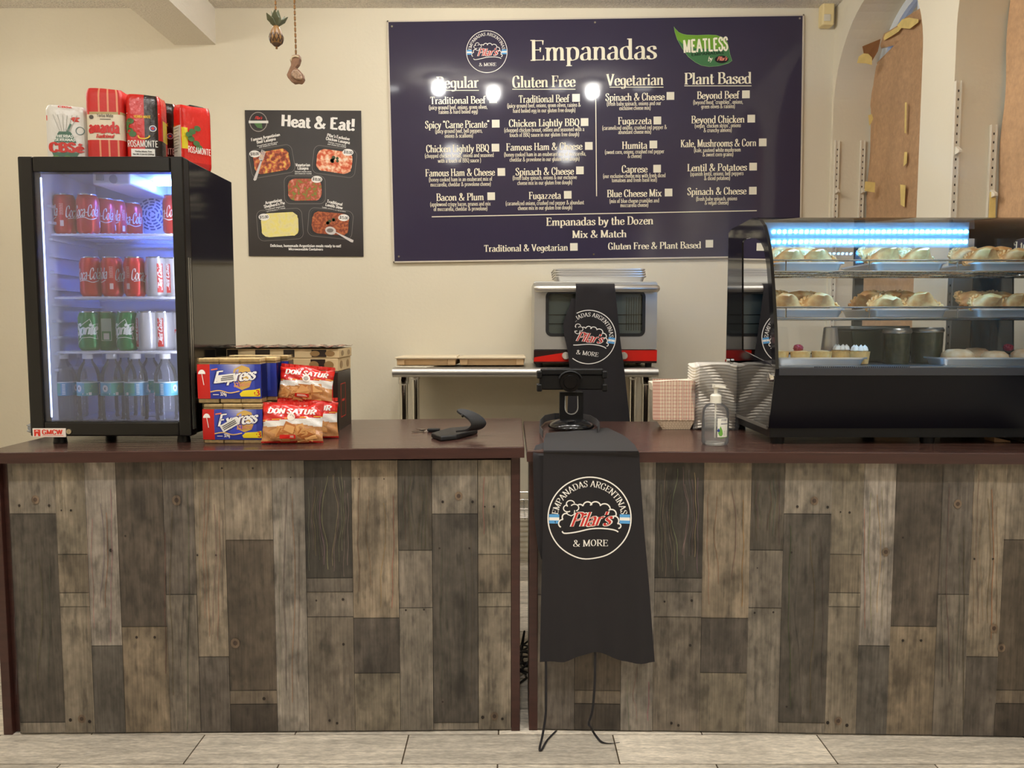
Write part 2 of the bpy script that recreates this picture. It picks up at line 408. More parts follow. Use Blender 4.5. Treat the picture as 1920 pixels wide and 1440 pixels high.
def part(name, mb, m, parent=None, bevel=0, seg=2, smooth=None, label=None, world_space=True):
    me = bpy.data.meshes.new(name)
    V = mb.V
    if parent is not None:
        inv = _inv.get(parent.name, Matrix())
        V = [tuple(inv @ Vector(p)) for p in V]
    me.from_pydata(V, [], mb.F); me.update()
    at_ = me.attributes.new('Col', 'FLOAT_COLOR', 'FACE')
    if len(mb.C) == len(me.polygons): at_.data.foreach_set('color', [x for c in mb.C for x in c])
    me.materials.append(m)
    if smooth is not None:
        me.polygons.foreach_set('use_smooth', [True] * len(me.polygons)); me.set_sharp_from_angle(angle=math.radians(smooth))
    o = bpy.data.objects.new(name, me); COL.objects.link(o)
    if parent is not None: o.parent = parent; _inv[o.name] = _inv.get(parent.name, Matrix())
    if bevel:
        b = o.modifiers.new('bevel', 'BEVEL'); b.width = bevel; b.segments = seg; b.limit_method = 'ANGLE'; b.angle_limit = math.radians(40)
        b.harden_normals = False
    if label: o['label'] = label
    return o
def struct(name, mb, m, **k):
    o = part(name, mb, m, **k); o['kind'] = 'structure'; return o
def solo(name, label, cat, mb, m, loc, group=None, **k):
    """a thing that is one mesh, its origin at loc"""
    mb.V = [tuple(Vector(p) - Vector(loc)) for p in mb.V]
    o = part(name, mb, m, **k); o.location = loc; return tag(o, label, cat, group)
def dup(root, loc, rotz, label, group=None, tilt=None, scale=None):
    r = root.copy(); COL.objects.link(r); r.location = loc; r.rotation_euler = (tilt[0] if tilt else 0, tilt[1] if tilt else 0, rotz); r['label'] = label
    if scale: r.scale = scale
    if group: r['group'] = group
    for ch in list(root.children):
        c_ = ch.copy(); COL.objects.link(c_); c_.parent = r
        for g in list(ch.children):
            d = g.copy(); COL.objects.link(d); d.parent = c_
    return r
# ---------------------------------------------------------------- the room
WALLY, RX, LX, FRONT, CEIL = 3.9, 1.584, -2.66, -4.2, 2.76
plaster = mat('wall plaster', (221, 212, 190), rough=.75, bump=((60, 60, 60), .18, .004), noise=((1.3, 1.3, 1.3), .025))
plaster_reveal = mat('reveal plaster', (221, 212, 190), rough=.8, bump=((60, 60, 60), .18, .004))
dining = mat('dining wall plaster', (150, 132, 112), rough=.8)
popcorn = mat('popcorn ceiling', (240, 232, 220), rough=.95, bump=((95, 95, 95), 1.0, .02), noise=((120, 120, 120), .13))
m = MB(); m.box(LX - .1, RX + .1, WALLY, WALLY + .1, 0, CEIL + .1); struct('wall_back', m, plaster)
m = MB(); m.box(LX - .1, LX, FRONT - .1, WALLY, 0, CEIL + .1); struct('wall_left', m, plaster)
m = MB(); m.box(LX - .1, RX + .1, FRONT - .1, FRONT, 0, CEIL + .1); struct('wall_front', m, dining)
m = MB(); m.box(LX - .1, RX + .1, FRONT - .1, WALLY + .1, CEIL, CEIL + .12); struct('ceiling', m, popcorn)
# beam that runs from the dining room into the back wall
bz = at(366, 84, WALLY).z; bx0, bx1 = at(327, 84, WALLY).x, at(405, 84, WALLY).x
m = MB(); m.box(bx0, bx1, FRONT, WALLY, bz, CEIL); struct('trim_1', m, mat('painted beam', (224, 216, 202), rough=.9, bump=((110, 110, 110), .5, .01)))

# right wall with two deep arched niches
NICHES = [(3.468, .414), (2.435, .392)]            # centre along the wall, half width
SPRING, SILL, DEPTH = 2.27, .8475, .188
def arch(yc, r, y): return SPRING + math.sqrt(max(r * r - (y - yc) ** 2, 0))
m = MB(); rev = MB()
edges = [FRONT, NICHES[1][0] - NICHES[1][1], NICHES[1][0] + NICHES[1][1], NICHES[0][0] - NICHES[0][1], NICHES[0][0] + NICHES[0][1], WALLY]
for a, b in ((0, 1), (2, 3), (4, 5)):
    m.box(RX, RX + .05, edges[a], edges[b], 0, CEIL)
for yc, r in NICHES:
    n = 28; ys = [yc - r * cos(pi * k / n) for k in range(n + 1)]
    m.box(RX, RX + .05, yc - r, yc + r, 0, SILL)
    for y0, y1 in zip(ys, ys[1:]):
        z0, z1 = arch(yc, r, y0), arch(yc, r, y1)
        m.hexa([(RX, y0, z0), (RX, y1, z1), (RX + .05, y1, z1), (RX + .05, y0, z0)], [(RX, y0, CEIL), (RX, y1, CEIL), (RX + .05, y1, CEIL), (RX + .05, y0, CEIL)])
    out = [(yc - r, SILL)] + [(y, arch(yc, r, y)) for y in ys] + [(yc + r, SILL)]
    for (y0, z0), (y1, z1) in zip(out, out[1:] + out[:1]):
        rev.poly([(RX + .05, y0, z0), (RX + .05, y1, z1), (RX + DEPTH + .06, y1, z1), (RX + DEPTH + .06, y0, z0)])
struct('wall_right', m, plaster)
rv = struct('trim_2', rev, plaster_reveal, smooth=30)

# windows at the back of the niches
white_paint = mat('white window paint', (214, 220, 226), rough=.45)
pane = glass('window pane', (225, 238, 250))
for k, (yc, r) in enumerate(NICHES):
    X = RX + DEPTH
    fr = MB(); outl = [(yc - r, SILL)] + [(yc - r * cos(pi * q / 28), arch(yc, r, yc - r * cos(pi * q / 28))) for q in range(29)] + [(yc + r, SILL)]
    inn = [(yc + (y - yc) * .9, (z - .04 if z > SPRING else z)) for y, z in outl]; inn[0] = (inn[0][0], SILL + .04); inn[-1] = (inn[-1][0], SILL + .04)
    for i in range(len(outl)):
        j = (i + 1) % len(outl)
        q = [outl[i], outl[j], inn[j], inn[i]]
        fr.hexa([(X, y, z) for y, z in q], [(X + .045, y, z) for y, z in q])
    fr.box(X + .002, X + .04, yc - .014, yc + .014, SILL, SPRING + r - .02)
    for q in range(5): fr.box(X + .004, X + .038, yc - r * .95, yc + r * .95, 1.12 + q * .28, 1.145 + q * .28)
    for sgn in (-1, 1):
        d = Vector((0, sgn * sin(.9), cos(.9))); p0 = Vector((X + .02, yc, SPRING)); fr.tube([p0, p0 + d * r * .95], .013, 6)
    w = struct('window_%d' % (k + 1), fr, white_paint)
    g = MB(); g.hexa([(X + .018, y, z) for y, z in outl], [(X + .023, y, z) for y, z in outl]); part('pane', g, pane, w)
    _ = w

# floor of long wood-look tiles
tile = mat('wood look tile', None, rough=.38, noise=[((4, 30, 30), .2), ((26, 120, 20), .24), ((70, 260, 20), .16)], bump=((12, 90, 8), .15, .004))
m = MB(); TL, TW, G = .604, .1535, .0042
y = 2.196 - TW * 42; row = 0
while y < WALLY:
    off = (at_z(761, 1405, 0).x) + (0 if (row % 2 == 41 % 2) else TL * .44)
    x = off - TL * 8
    while x < RX:
        x0, x1 = max(x, LX), min(x + TL - G, RX)
        if x1 > x0:
            t = random.uniform(.9, 1.08)
            m.c((206 * t, 196 * t, 180 * t)); m.box(x0, x1, y, min(y + TW - G, WALLY), -.012, 0)
        x += TL
    y += TW; row += 1
m.c((82, 70, 56)); m.box(LX, RX, FRONT, WALLY, -.05, -.0015)
struct('floor', m, tile)

# lamps of the room: two pull-chain globes, three bare spots near the board, plus added dining room fill lamps and fill downlights
fixture = mat('white lamp metal', (225, 220, 210), rough=.4)
def lamp(name, label, x, y, drop, r, strength, group=None, cat='lamp', chain=False):
    t = thing(name, label, cat, (x, y, CEIL), 0, group)
    a = MB(); a.lathe((x, y, CEIL), [(0, -.03), (.05 + r * .5, -.028), (.062 + r * .5, -.012), (.062 + r * .5, 0)], 24); part('canopy', a, fixture, t, smooth=40)
    z = CEIL - drop
    a = MB(); a.cyl((x, y, z + r * .8), (x, y, CEIL - .02), r * .55, r * .5, 12); part('socket', a, fixture, t, smooth=40)
    a = MB(); a.lathe((x, y, z), [(0, -r)] + [(r * sin(pi * k / 8), -r * cos(pi * k / 8)) for k in range(1, 8)] + [(0, r)], 12)
    part('bulb', a, glow('lamp glow %d' % int(strength), LAMP_COLOUR, strength * LAMP_GAIN), t, smooth=60); return t
for px, py, w in ((822, 165, 'left'), (925, 175, 'middle'), (1111, 172, 'right')):
    p = at(px, py, WALLY - .02); d = (p - Vector((0, 0, EYE))) / p.y; z = 2.69; D = (z - EYE) / d.z
    lamp('spot_lamp', 'small bare ceiling spot close to the menu board, %s one of three' % w, d.x * D, 2 * (WALLY - .02) - D, CEIL - z, .033, 310, 'ceiling spots over the aisle')
globe_a = lamp('globe_lamp', 'round ceiling globe with two pull chains', -.47, 1.6, .2, .07, 17, 'ceiling globes above the counter', chain=True)
lamp('globe_lamp', 'round ceiling globe without ornaments on the right', .43, 1.6, .2, .07, 21, 'ceiling globes above the counter')
for i, (x, y) in enumerate(((-1.85, .7), (-1.8, -.9), (-2.0, -2.6))):  # unseen lamps added as fill for the counter fronts and back wall
    lamp('fill_lamp', ['added fill lamp nearest the left counter', 'added fill lamp in the middle of the left side', 'added fill lamp at the far back of the left side'][i], x, y, .2, .1, 30, 'added dining room fill lamps')
lamp('globe_lamp', 'round globe lamp beside the left wall, left of the ceiling beam', -2.42, 2.75, .36, .1, 30, 'ceiling globes above the counter')
def downlight(label, x, y, watts):  # fill light added at the ceiling, out of view, for wall and floor
    t = thing('fill_downlight', label, 'lamp', (x, y, CEIL), 0, 'added fill downlights')
    m = MB(); m.lathe((x, y, CEIL), [(.07, -.012), (.075, -.012), (.098, -.006), (.1, 0), (.07, 0)], 32); part('trim_ring', m, fixture, t, smooth=40)
    L = bpy.data.lights.new('fill_beam', 'AREA'); L.shape = 'DISK'; L.size = .13; L.energy = watts; L.color = LAMP_COLOUR; L.spread = math.radians(150)
    o = bpy.data.objects.new('fill_beam', L); COL.objects.link(o); o.parent = t; o.location = (0, 0, -.008)
for i, (x, y, w) in enumerate(((-1.35, 2.62, 4), (-.8, 2.62, 2.5), (.3, 2.62, 2), (.85, 2.62, 1.5), (-1.3, .95, 13), (0, .95, 13), (1.0, .95, 13), (.9, -1.2, 22))):
    downlight(['added fill downlight over the aisle behind the fridge', 'added fill downlight over the aisle by the poster', 'added fill downlight over the oven', 'added fill downlight over the pastry case', 'added fill downlight in front of the left counter', 'added fill downlight in front of the counter gap', 'added fill downlight in front of the right counter', 'added fill downlight over the dining room'][i], x, y, w)

# pull chains with ornaments
brass = mat('beaded brass chain', (120, 86, 52), rough=.35, metal=.8)
def chain(px, x, ytop, p, root):
    m = MB(); n = 90; q0 = Vector((x, p.y, CEIL - .02))
    for k in range(n):
        a = q0.lerp(p, k / n); b = q0.lerp(p, (k + .62) / n); m.cyl(a, b, .0022, .0022, 6)
    m.tube([q0, p], .0009, 4)
    part('chain', m, brass, root)
p = at(517, 22, 1.6)
t = thing('pineapple_pull', 'carved wooden pineapple pull hanging on a beaded chain', 'fan pull', (p.x, p.y, at(518, 88, 1.6).z))
chain(517, p.x - .004, 0, p, t)
zt_, zb = at(518, 47, 1.6).z, at(518, 88, 1.6).z; hh = zt_ - zb
m = MB(); prof = [(0, 0), (.3, .03), (.62, .14), (.82, .3), (.86, .42), (.78, .6), (.58, .8), (.36, .95), (.24, 1.0), (0, 1.0)]
def pine(i): return lin((84, 60, 44)) if i < 2 else lin((138, 100, 54))
m.lathe((p.x, p.y, zb), [(r * hh * .37, z * hh) for r, z in prof], 20, pine)
for k in range(10):
    for sgn in (1, -1):
        m.c((66, 44, 28)); P = []
        for q in range(9):
            a = 2 * pi * k / 10 + sgn * q * .12; zz = .18 + q * .085; rr = [.7, .78, .84, .85, .8, .7, .62, .5, .36][q]
            P.append((p.x + cos(a) * rr * hh * .372, p.y + sin(a) * rr * hh * .372, zb + zz * hh))
        m.tube(P, .0011, 4)
part('body', m, mat('carved wood', None, rough=.4), t, smooth=50)
m = MB(); m.c((98, 104, 78))
for k in range(9):
    a = 2 * pi * k / 9; tier = k % 3; ln = (.55, .75, .9)[tier] * .032; out = (.9, .7, .3)[tier] * .026
    b = Vector((p.x, p.y, zt_ - .002)); d = Vector((cos(a), sin(a), 0)); sd = Vector((-sin(a), cos(a), 0))
    m.hexa([b + d * .002 - sd * .004, b + d * .002 + sd * .004, b + d * .004 + sd * .004, b + d * .004 - sd * .004],
           [b + d * out * .6 - sd * .008 + Vector((0, 0, ln * .55)), b + d * out * .6 + sd * .008 + Vector((0, 0, ln * .55)), b + d * (out * .6 + .002) + sd * .008 + Vector((0, 0, ln * .5)), b + d * (out * .6 + .002) - sd * .008 + Vector((0, 0, ln * .5))])
    m.hexa([b + d * out * .6 - sd * .008 + Vector((0, 0, ln * .55)), b + d * out * .6 + sd * .008 + Vector((0, 0, ln * .55)), b + d * (out * .6 + .002) + sd * .008 + Vector((0, 0, ln * .5)), b + d * (out * .6 + .002) - sd * .008 + Vector((0, 0, ln * .5))],
           [b + d * out + Vector((0, 0, ln)) - sd * .0008, b + d * out + Vector((0, 0, ln)) + sd * .0008, b + d * (out + .001) + Vector((0, 0, ln)) + sd * .0008, b + d * (out + .001) + Vector((0, 0, ln)) - sd * .0008])
part('leaf_crown', m, mat('painted leaf', (98, 102, 76), rough=.5), t)
m = MB(); m.cyl((p.x, p.y, zb - .004), (p.x, p.y, zb + .002), .0022, .0022, 8); part('tip', m, brass, t)

p = at(554, 105, 1.6)
outline = [(549, 106), (556, 104), (563, 105), (564, 112), (561, 122), (555, 129), (562, 132), (569, 140), (571, 149), (569, 153), (565, 157), (559, 156), (552, 157), (546, 153), (541, 147), (539, 142), (543, 133), (547, 124), (547, 120), (545, 114)]
c0 = at(555, 158, 1.6)
t = thing('pelican_pull', 'carved wooden pelican pull hanging on the longer chain', 'fan pull', (p.x, p.y, c0.z))
chain(554, p.x - .008, 0, at(555, 105, 1.6), t)
m = MB(); A = [at(a, b, 1.6) for a, b in outline]; m.hexa([q + Vector((0, -.007, 0)) for q in A], [q + Vector((0, .007, 0)) for q in A]); part('body', m, mat('brown carved wood', (128, 92, 66), rough=.5, noise=((150, 150, 150), .2)), t, bevel=.0012)
m = MB(); W = [(553, 133), (560, 134), (567, 141), (570, 150), (566, 153), (556, 151), (549, 146), (548, 140)]
A = [at(a, b, 1.6) for a, b in W]; m.hexa([q + Vector((0, -.011, 0)) for q in A], [q + Vector((0, -.006, 0)) for q in A])
part('wing', m, mat('pale carved wood', (150, 122, 98), rough=.5, noise=((260, 260, 260), .35)), t, bevel=.002)
m = MB(); W = [(548, 108), (556, 106), (562, 107), (562, 111), (556, 109), (550, 111), (548, 118), (546, 114)]
A = [at(a, b, 1.6) for a, b in W]; m.hexa([q + Vector((0, -.0085, 0)) for q in A], [q + Vector((0, .0085, 0)) for q in A]); part('head', m, mat('cream paint', (190, 172, 140), rough=.5), t, bevel=.001)

# ---------------------------------------------------------------- the two counters
def zl(x): return .8494 + .0087 * (x + 1.49)       # top of the left counter (it slopes a little)
ZR = .8505
dark_edge = mat('dark stained edge board', (58, 31, 26), rough=.38, noise=((6, 6, 60), .22))
slab_m = mat('dark stained counter top', (74, 51, 44), rough=.22, noise=[((3, 40, 40), .3), ((14, 130, 130), .2)], bump=((4, 60, 60), .28, .004))
plank_m = mat('reclaimed plank cladding', None, rough=.62, noise=[((30, 30, 2.2), .2), ((190, 190, 7), .22), ((9, 9, 6), .3), ((42, 42, 30), .2), ((15, 15, 9), .5, 1), ((60, 60, 16), .4, 1)], bump=((120, 120, 6), .25, .002))
nail = (38, 30, 24)
def cladding(cols, Yat, z1px, name, root, zc):
    m = MB()
    for (xa, xb, pieces) in cols:
        for (ya, yb, rgb) in pieces:
            gl = .3 * rgb[0] + .6 * rgb[1] + .1 * rgb[2]; rgb = tuple((v * .66 + gl * .34) * .83 for v in rgb)
            xm = (xa + xb) / 2
            Y = Yat(at(xm, 1120, 2.2).x)
            x0, x1 = at(xa, 1120, Y).x + .0006, at(xb, 1120, Y).x - .0006
            zt = zc if ya < 0 else at(xm, ya, Y).z
            zb = .004 if yb > 1400 else at(xm, yb, Y).z + .001
            d = random.uniform(0, .0022)
            m.c(rgb)
            P = lambda x, z, o: (x, Yat(x) + o, z)
            m.hexa([P(x0, zb, -d), P(x1, zb, -d), P(x1, zb, .014), P(x0, zb, .014)], [P(x0, zt, -d), P(x1, zt, -d), P(x1, zt, .014), P(x0, zt, .014)])
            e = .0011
            for xs, cc in ((x0, .62), (x1 - e, 1.22)):  # dark seam on one edge, painted highlight on the other
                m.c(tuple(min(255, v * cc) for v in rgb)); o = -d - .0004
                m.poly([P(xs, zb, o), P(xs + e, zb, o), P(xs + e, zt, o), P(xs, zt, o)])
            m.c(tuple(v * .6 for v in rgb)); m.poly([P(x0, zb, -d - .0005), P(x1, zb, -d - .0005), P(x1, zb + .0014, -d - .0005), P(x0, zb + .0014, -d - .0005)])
    return m
def nails(m, L, Yat):
    for px, py, r in L:
        Y = Yat(at(px, py, 2.2).x); c = at(px, py, Y - .0032); m.c(nail)
        if r > .0055:
            m.c((112, 94, 76)); m.poly([(c.x + r * 1.9 * cos(k * pi / 6), c.y + .0003, c.z + r * 2.2 * sin(k * pi / 6)) for k in range(12)]); m.c((72, 56, 46))
        m.poly([(c.x + r * cos(k * pi / 4), c.y, c.z + r * 1.1 * sin(k * pi / 4)) for k in range(8)])
def grain_lines(m, pxa, pxb, ya, yb, Yat, n, rgb, seed):
    rr = random.Random(seed)
    for k in range(n):
        u0 = (k + .5) / n + rr.uniform(-.03, .03); P_ = []; amp = .16 * (1 - abs(2 * u0 - 1)) * (1 if u0 < .5 else -1)
        v0, v1 = rr.uniform(0, .25), rr.uniform(.75, 1)
        for q in range(17):
            v = v0 + (v1 - v0) * q / 16; u = u0 - amp * math.exp(-((v - .42) / .22) ** 2) + .012 * sin(v * 21 + k)
            c = at(pxa + (pxb - pxa) * u, ya + (yb - ya) * v, 2.2); c = at(pxa + (pxb - pxa) * u, ya + (yb - ya) * v, Yat(c.x) - .0033); P_.append((c.x, c.z))
        m.c(tuple(v * rr.uniform(.8, 1.1) for v in rgb)); Yc = Yat(P_[0][0]) - .0034
        m.line(P_, rr.uniform(.0008, .002), lambda a, b: Vector((a, Yat(a) - .0034, b)))
LB, TAN, PK, DK, DK2, MD, GB, GRN = (150, 134, 112), (158, 136, 106), (164, 148, 130), (92, 79, 66), (78, 69, 58), (128, 113, 96), (150, 137, 118), (106, 95, 76)
T, B = -1, 1500
C1 = [(T, 964, (146, 130, 108)), (964, 1355, (92, 81, 68)), (1355, B, (148, 132, 110))]
C2 = [(T, 1040, (150, 132, 104)), (1040, 1112, (140, 120, 92)), (1112, 1138, (162, 144, 114)), (1138, B, (148, 130, 104))]
C3 = [(T, 1211, (168, 152, 134)), (1211, B, (104, 94, 82))]
C4 = [(T, 1175, (98, 82, 66)), (1175, B, (150, 126, 94))]
C5 = [(T, 1115, (118, 103, 88)), (1115, B, (138, 122, 102))]
C6 = [(T, 1232, (162, 140, 110)), (1232, B, (112, 98, 84))]
C7 = [(T, 1013, (150, 130, 104)), (1013, 1295, (104, 86, 66)), (1295, 1320, (128, 108, 84)), (1320, B, (84, 70, 56))]
C8 = [(T, B, (154, 140, 122))]
C9 = [(T, 1084, (70, 62, 51)), (1084, 1110, (110, 97, 82)), (1110, 1157, (138, 122, 102)), (1157, B, (132, 115, 94))]
C10 = [(T, 1159, (158, 134, 102)), (1159, 1262, (96, 83, 70)), (1262, B, (142, 125, 98))]
C11 = [(T, 1032, (94, 82, 66)), (1032, 1140, (138, 122, 102)), (1140, B, (146, 131, 110))]
YL = lambda x: 2.194 + .0147 * (x + 1.477)
YR = lambda x: 2.219 - .0294 * (x - .08)
colsL = [(26, 112, C1), (112, 168, C2), (168, 226, C3), (226, 312, C4), (312, 369, C5), (369, 426, C6), (426, 515, C7), (515, 575, C8), (575, 662, C9), (662, 748, C10), (748, 811, C11), (811, 896, C1), (896, 958, C2)]
colsR = [(1006, 1022, C5), (1022, 1078, C6), (1078, 1165, C7), (1165, 1226, C8), (1226, 1315, C9), (1315, 1403, C10), (1403, 1465, C11), (1465, 1553, C1), (1553, 1612, C2), (1612, 1671, C3), (1671, 1758, C4), (1758, 1816, C5), (1816, 1876, C6), (1876, 1985, C7)]
def counter(name, label, x0, x1, Yat, ztop, cols, sgn, nl):
    xm = (x0 + x1) / 2
    t = thing(name, label, 'counter', (xm, Yat(xm) + .3, 0))
    DEP = .69; OV = .034; TH = .03
    def blk(xa, xb, ya, yb, z0, ta=0):   # box that follows the counter's slope and turn
        m = MB(); P = lambda x, o, z: (x, Yat(x) + o, z)
        m.hexa([P(xa, ya, z0(xa)), P(xb, ya, z0(xb)), P(xb, yb, z0(xb)), P(xa, yb, z0(xa))], [P(xa, ya, ta(xa)), P(xb, ya, ta(xb)), P(xb, yb, ta(xb)), P(xa, yb, ta(xa))]); return m
    part('counter_top', blk(x0 - .008, x1 + .012, -OV, DEP - OV, lambda x: ztop(x) - TH, ztop), slab_m, t, bevel=.003)
    lo = lambda x: ztop(x) - TH
    part('front_edge', blk(x0 - .008, x1 + .012, -OV - .004, -OV, lambda x: ztop(x) - TH - .001, lambda x: ztop(x) - .002), dark_edge, t)
    for a, b in ((x0, x0 + .026), (x1 - .026, x1)): part('side_board', blk(a, b, -.003, .16, lambda x: 0, lo), dark_edge, t, bevel=.002)
    part('back_frame', blk(x0 + .026, x1 - .026, .014, .03, lambda x: .003, lo), dark_edge, t)
    part('shelf', blk(x0 + .026, x1 - .026, .03, DEP - .08, lambda x: .36, lambda x: .378), dark_edge, t)
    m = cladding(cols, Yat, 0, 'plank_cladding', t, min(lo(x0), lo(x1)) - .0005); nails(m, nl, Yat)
    for g_ in GR[sgn]: grain_lines(m, *g_[:4], Yat, *g_[4:])
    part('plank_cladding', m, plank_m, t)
    return t
NL = [(66, 937, .006), (36, 948, .004), (92, 948, .004), (115, 957, .0025), (133, 957, .0035), (208, 1032, .005), (331, 938, .007), (235, 1005, .003), (370, 1041, .003), (405, 1041, .003), (416, 878, .003), (474, 878, .003), (256, 1195, .004), (290, 1195, .004), (441, 1206, .007), (132, 1350, .005), (153, 1348, .006), (168, 1353, .005), (644, 1208, .004), (593, 1126, .003), (643, 1124, .004), (860, 930, .006), (830, 941, .004), (886, 941, .004), (909, 950, .0025), (926, 950, .0035), (761, 1144, .003), (795, 1143, .003), (824, 1028, .003), (880, 1028, .003), (830, 1316, .003), (905, 1345, .005), (927, 1343, .006), (942, 1348, .004), (618, 1351, .004), (632, 1356, .004), (495, 1310, .005), (545, 895, .002), (673, 898, .002), (720, 898, .002)]
NR = [(1527, 939, .006), (1495, 950, .004), (1552, 951, .004), (1576, 960, .0025), (1593, 961, .0035), (1246, 1128, .003), (1297, 1126, .004), (1415, 1149, .003), (1450, 1148, .003), (1484, 1036, .003), (1294, 1210, .004), (1475, 1325, .003), (1552, 1355, .005), (1572, 1352, .006), (1588, 1360, .005), (1661, 1035, .006), (1693, 1008, .003), (1796, 945, .006), (1827, 1048, .003), (1862, 1048, .003), (1693, 1201, .004), (1727, 1201, .004), (1864, 1178, .006), (1878, 1215, .006), (1259, 1356, .004), (1272, 1360, .004), (1420, 1065, .002)]
GR = {-1: [(578, 655, 875, 1082, 13, (104, 96, 82), 1), (752, 806, 870, 1030, 9, (74, 64, 50), 2), (372, 420, 880, 1225, 6, (122, 102, 76), 3), (665, 745, 880, 1150, 4, (122, 98, 70), 4), (160, 214, 900, 1205, 5, (138, 122, 104), 5), (20, 100, 985, 1350, 4, (74, 66, 55), 6), (520, 566, 900, 1360, 4, (126, 112, 96), 7), (305, 360, 880, 1370, 4, (98, 86, 72), 8), (902, 950, 880, 1035, 4, (122, 104, 80), 9), (820, 892, 990, 1340, 4, (76, 66, 54), 10)],
      1: [(1232, 1312, 875, 1082, 13, (104, 96, 82), 11), (1408, 1464, 870, 1030, 9, (74, 64, 50), 12), (1320, 1400, 880, 1155, 4, (122, 98, 70), 13), (1618, 1668, 900, 1205, 5, (138, 122, 104), 14), (1470, 1550, 985, 1350, 4, (74, 66, 55), 15), (1822, 1872, 880, 1230, 6, (122, 102, 76), 16), (1170, 1222, 1250, 1370, 3, (126, 112, 96), 17), (1762, 1812, 880, 1370, 4, (98, 86, 72), 18)]}
cl = counter('service_counter', 'left wood-clad counter with the glass-door fridge on it', -1.505, at(975, 1120, 2.216).x, YL, zl, colsL, -1, NL)
cr = counter('service_counter', 'right wood-clad counter with the pastry case on it', at(992, 1120, 2.22).x, RX - .012, YR, lambda x: ZR, colsR, 1, NR)
m = MB(); random.seed(3)
for k in range(3):
    b = Vector((at(985, 1300, 2.55).x + random.uniform(-.005, .03), 2.58 + .06 * k, .01))
    m.tube([b + Vector((.03 * sin(q * .9 + k), .05 * cos(q * .7 + k * 2), .01 + .06 * (q / 14) * (1 - q / 20) + .012 * sin(q * 1.7))) for q in range(15)], .004, 6)
m.tube([(0.02, 2.5, .006), (.05, 2.55, .006), (.03, 2.66, .006), (.045, 2.72, .1), (.03, 2.76, .006), (.06, 2.8, .006)], .004, 6)
solo('power_cord', 'black power cord bunched on the floor in the gap between the counters', 'cord', m, mat('black cord', (18, 17, 17), rough=.5), (.04, 2.6, .0))
# ---------------------------------------------------------------- printed emblem used on the board, the poster and the aprons
WHITE, SKY, RED, BLACKP = (238, 234, 226), (86, 158, 214), (196, 44, 38), (30, 27, 29)
def emblem(m, F, cx, cy, R, k=3, rot=0.0):
    """F(a, b, h): a, b in the surface's own units, h = layer"""
    cr, sr = cos(rot), sin(rot)
    def G(h): return lambda a, b: F(cx + R * (a * cr - b * sr), cy + R * (a * sr + b * cr), h)
    g = G(0); m.c(WHITE)
    n = 72; m.line([(cos(2 * pi * i / n), sin(2 * pi * i / n)) for i in range(n)], .03, g, True)
    def arc(r0):
        return lambda a, b: g((r0 + b) * sin(a), (r0 + b) * cos(a))
    m.text('EMPANADAS ARGENTINAS', lambda a, b: arc(.765)(a, b), 0, 0, 2.92, .15, ROMAN, k)
    for x0, x1 in ((-.975, -.73), (.73, .975)):
        for i, c in enumerate((SKY, WHITE, SKY)):
            m.c(c); y = -.13 + i * .075
            m.flat([(x0, y), (x1, y), (x1, y + .075), (x0, y + .075)], G(0))
    m.c(WHITE)
    def bumps(P, w):
        for a, b, c in P:                       # round bump: the arc of the circle through three points
            d = 2 * (a[0] * (b[1] - c[1]) + b[0] * (c[1] - a[1]) + c[0] * (a[1] - b[1])); q = [p[0] ** 2 + p[1] ** 2 for p in (a, b, c)]
            ux = (q[0] * (b[1] - c[1]) + q[1] * (c[1] - a[1]) + q[2] * (a[1] - b[1])) / d; uy = (q[0] * (c[0] - b[0]) + q[1] * (a[0] - c[0]) + q[2] * (b[0] - a[0])) / d
            r_ = math.hypot(a[0] - ux, a[1] - uy); t0, t1 = math.atan2(a[1] - uy, a[0] - ux), math.atan2(c[1] - uy, c[0] - ux)
            if t1 > t0: t1 -= 2 * pi
            m.line([(ux + r_ * cos(t0 + (t1 - t0) * k / 9), uy + r_ * sin(t0 + (t1 - t0) * k / 9)) for k in range(10)], w, g)
    bumps([((-.69, -.22), (-.74, -.1), (-.64, -.03)), ((-.64, -.03), (-.64, .08), (-.53, .11)), ((-.29, .32), (-.22, .34), (-.16, .3)), ((-.16, .3), (-.05, .4), (.06, .32)),
           ((.02, .31), (.16, .4), (.27, .3)), ((.25, .3), (.42, .34), (.5, .2)), ((.46, .19), (.6, .19), (.63, .04)), ((.58, .05), (.7, -.02), (.68, -.14)), ((.68, -.14), (.76, -.19), (.7, -.25))], .032)
    m.line(_spline([(-.66, -.32), (-.6, -.37), (-.4, -.35), (0, -.27), (.35, -.255), (.6, -.29), (.7, -.34)], 5), .032, g)
    for i in range(3):
        c = ((-.53, .24), (-.46, .35), (-.36, .26))[i]
        a0 = (1.6, .2, -1.2)[i]
        m.line([(c[0] + .1 * cos(a0 + q * .42), c[1] + .085 * sin(a0 + q * .42)) for q in range(10)], .026, g)
    m.line([(-.56, .16), (-.52, .09), (-.44, .06), (-.37, .1), (-.36, .2)], .024, g)
    m.text('& MORE', g, .03, -.69, .86, .16, ROMAN, k)
    sl = .03
    m.c(WHITE); m.text("Pilar's", G(1), .0, -.19, .98, .34, SCRIPTB, k, rot=sl)
    m.c(RED); m.text("Pilar's", G(2), .0, -.185, .96, .335, SCRIPT, k, rot=sl)

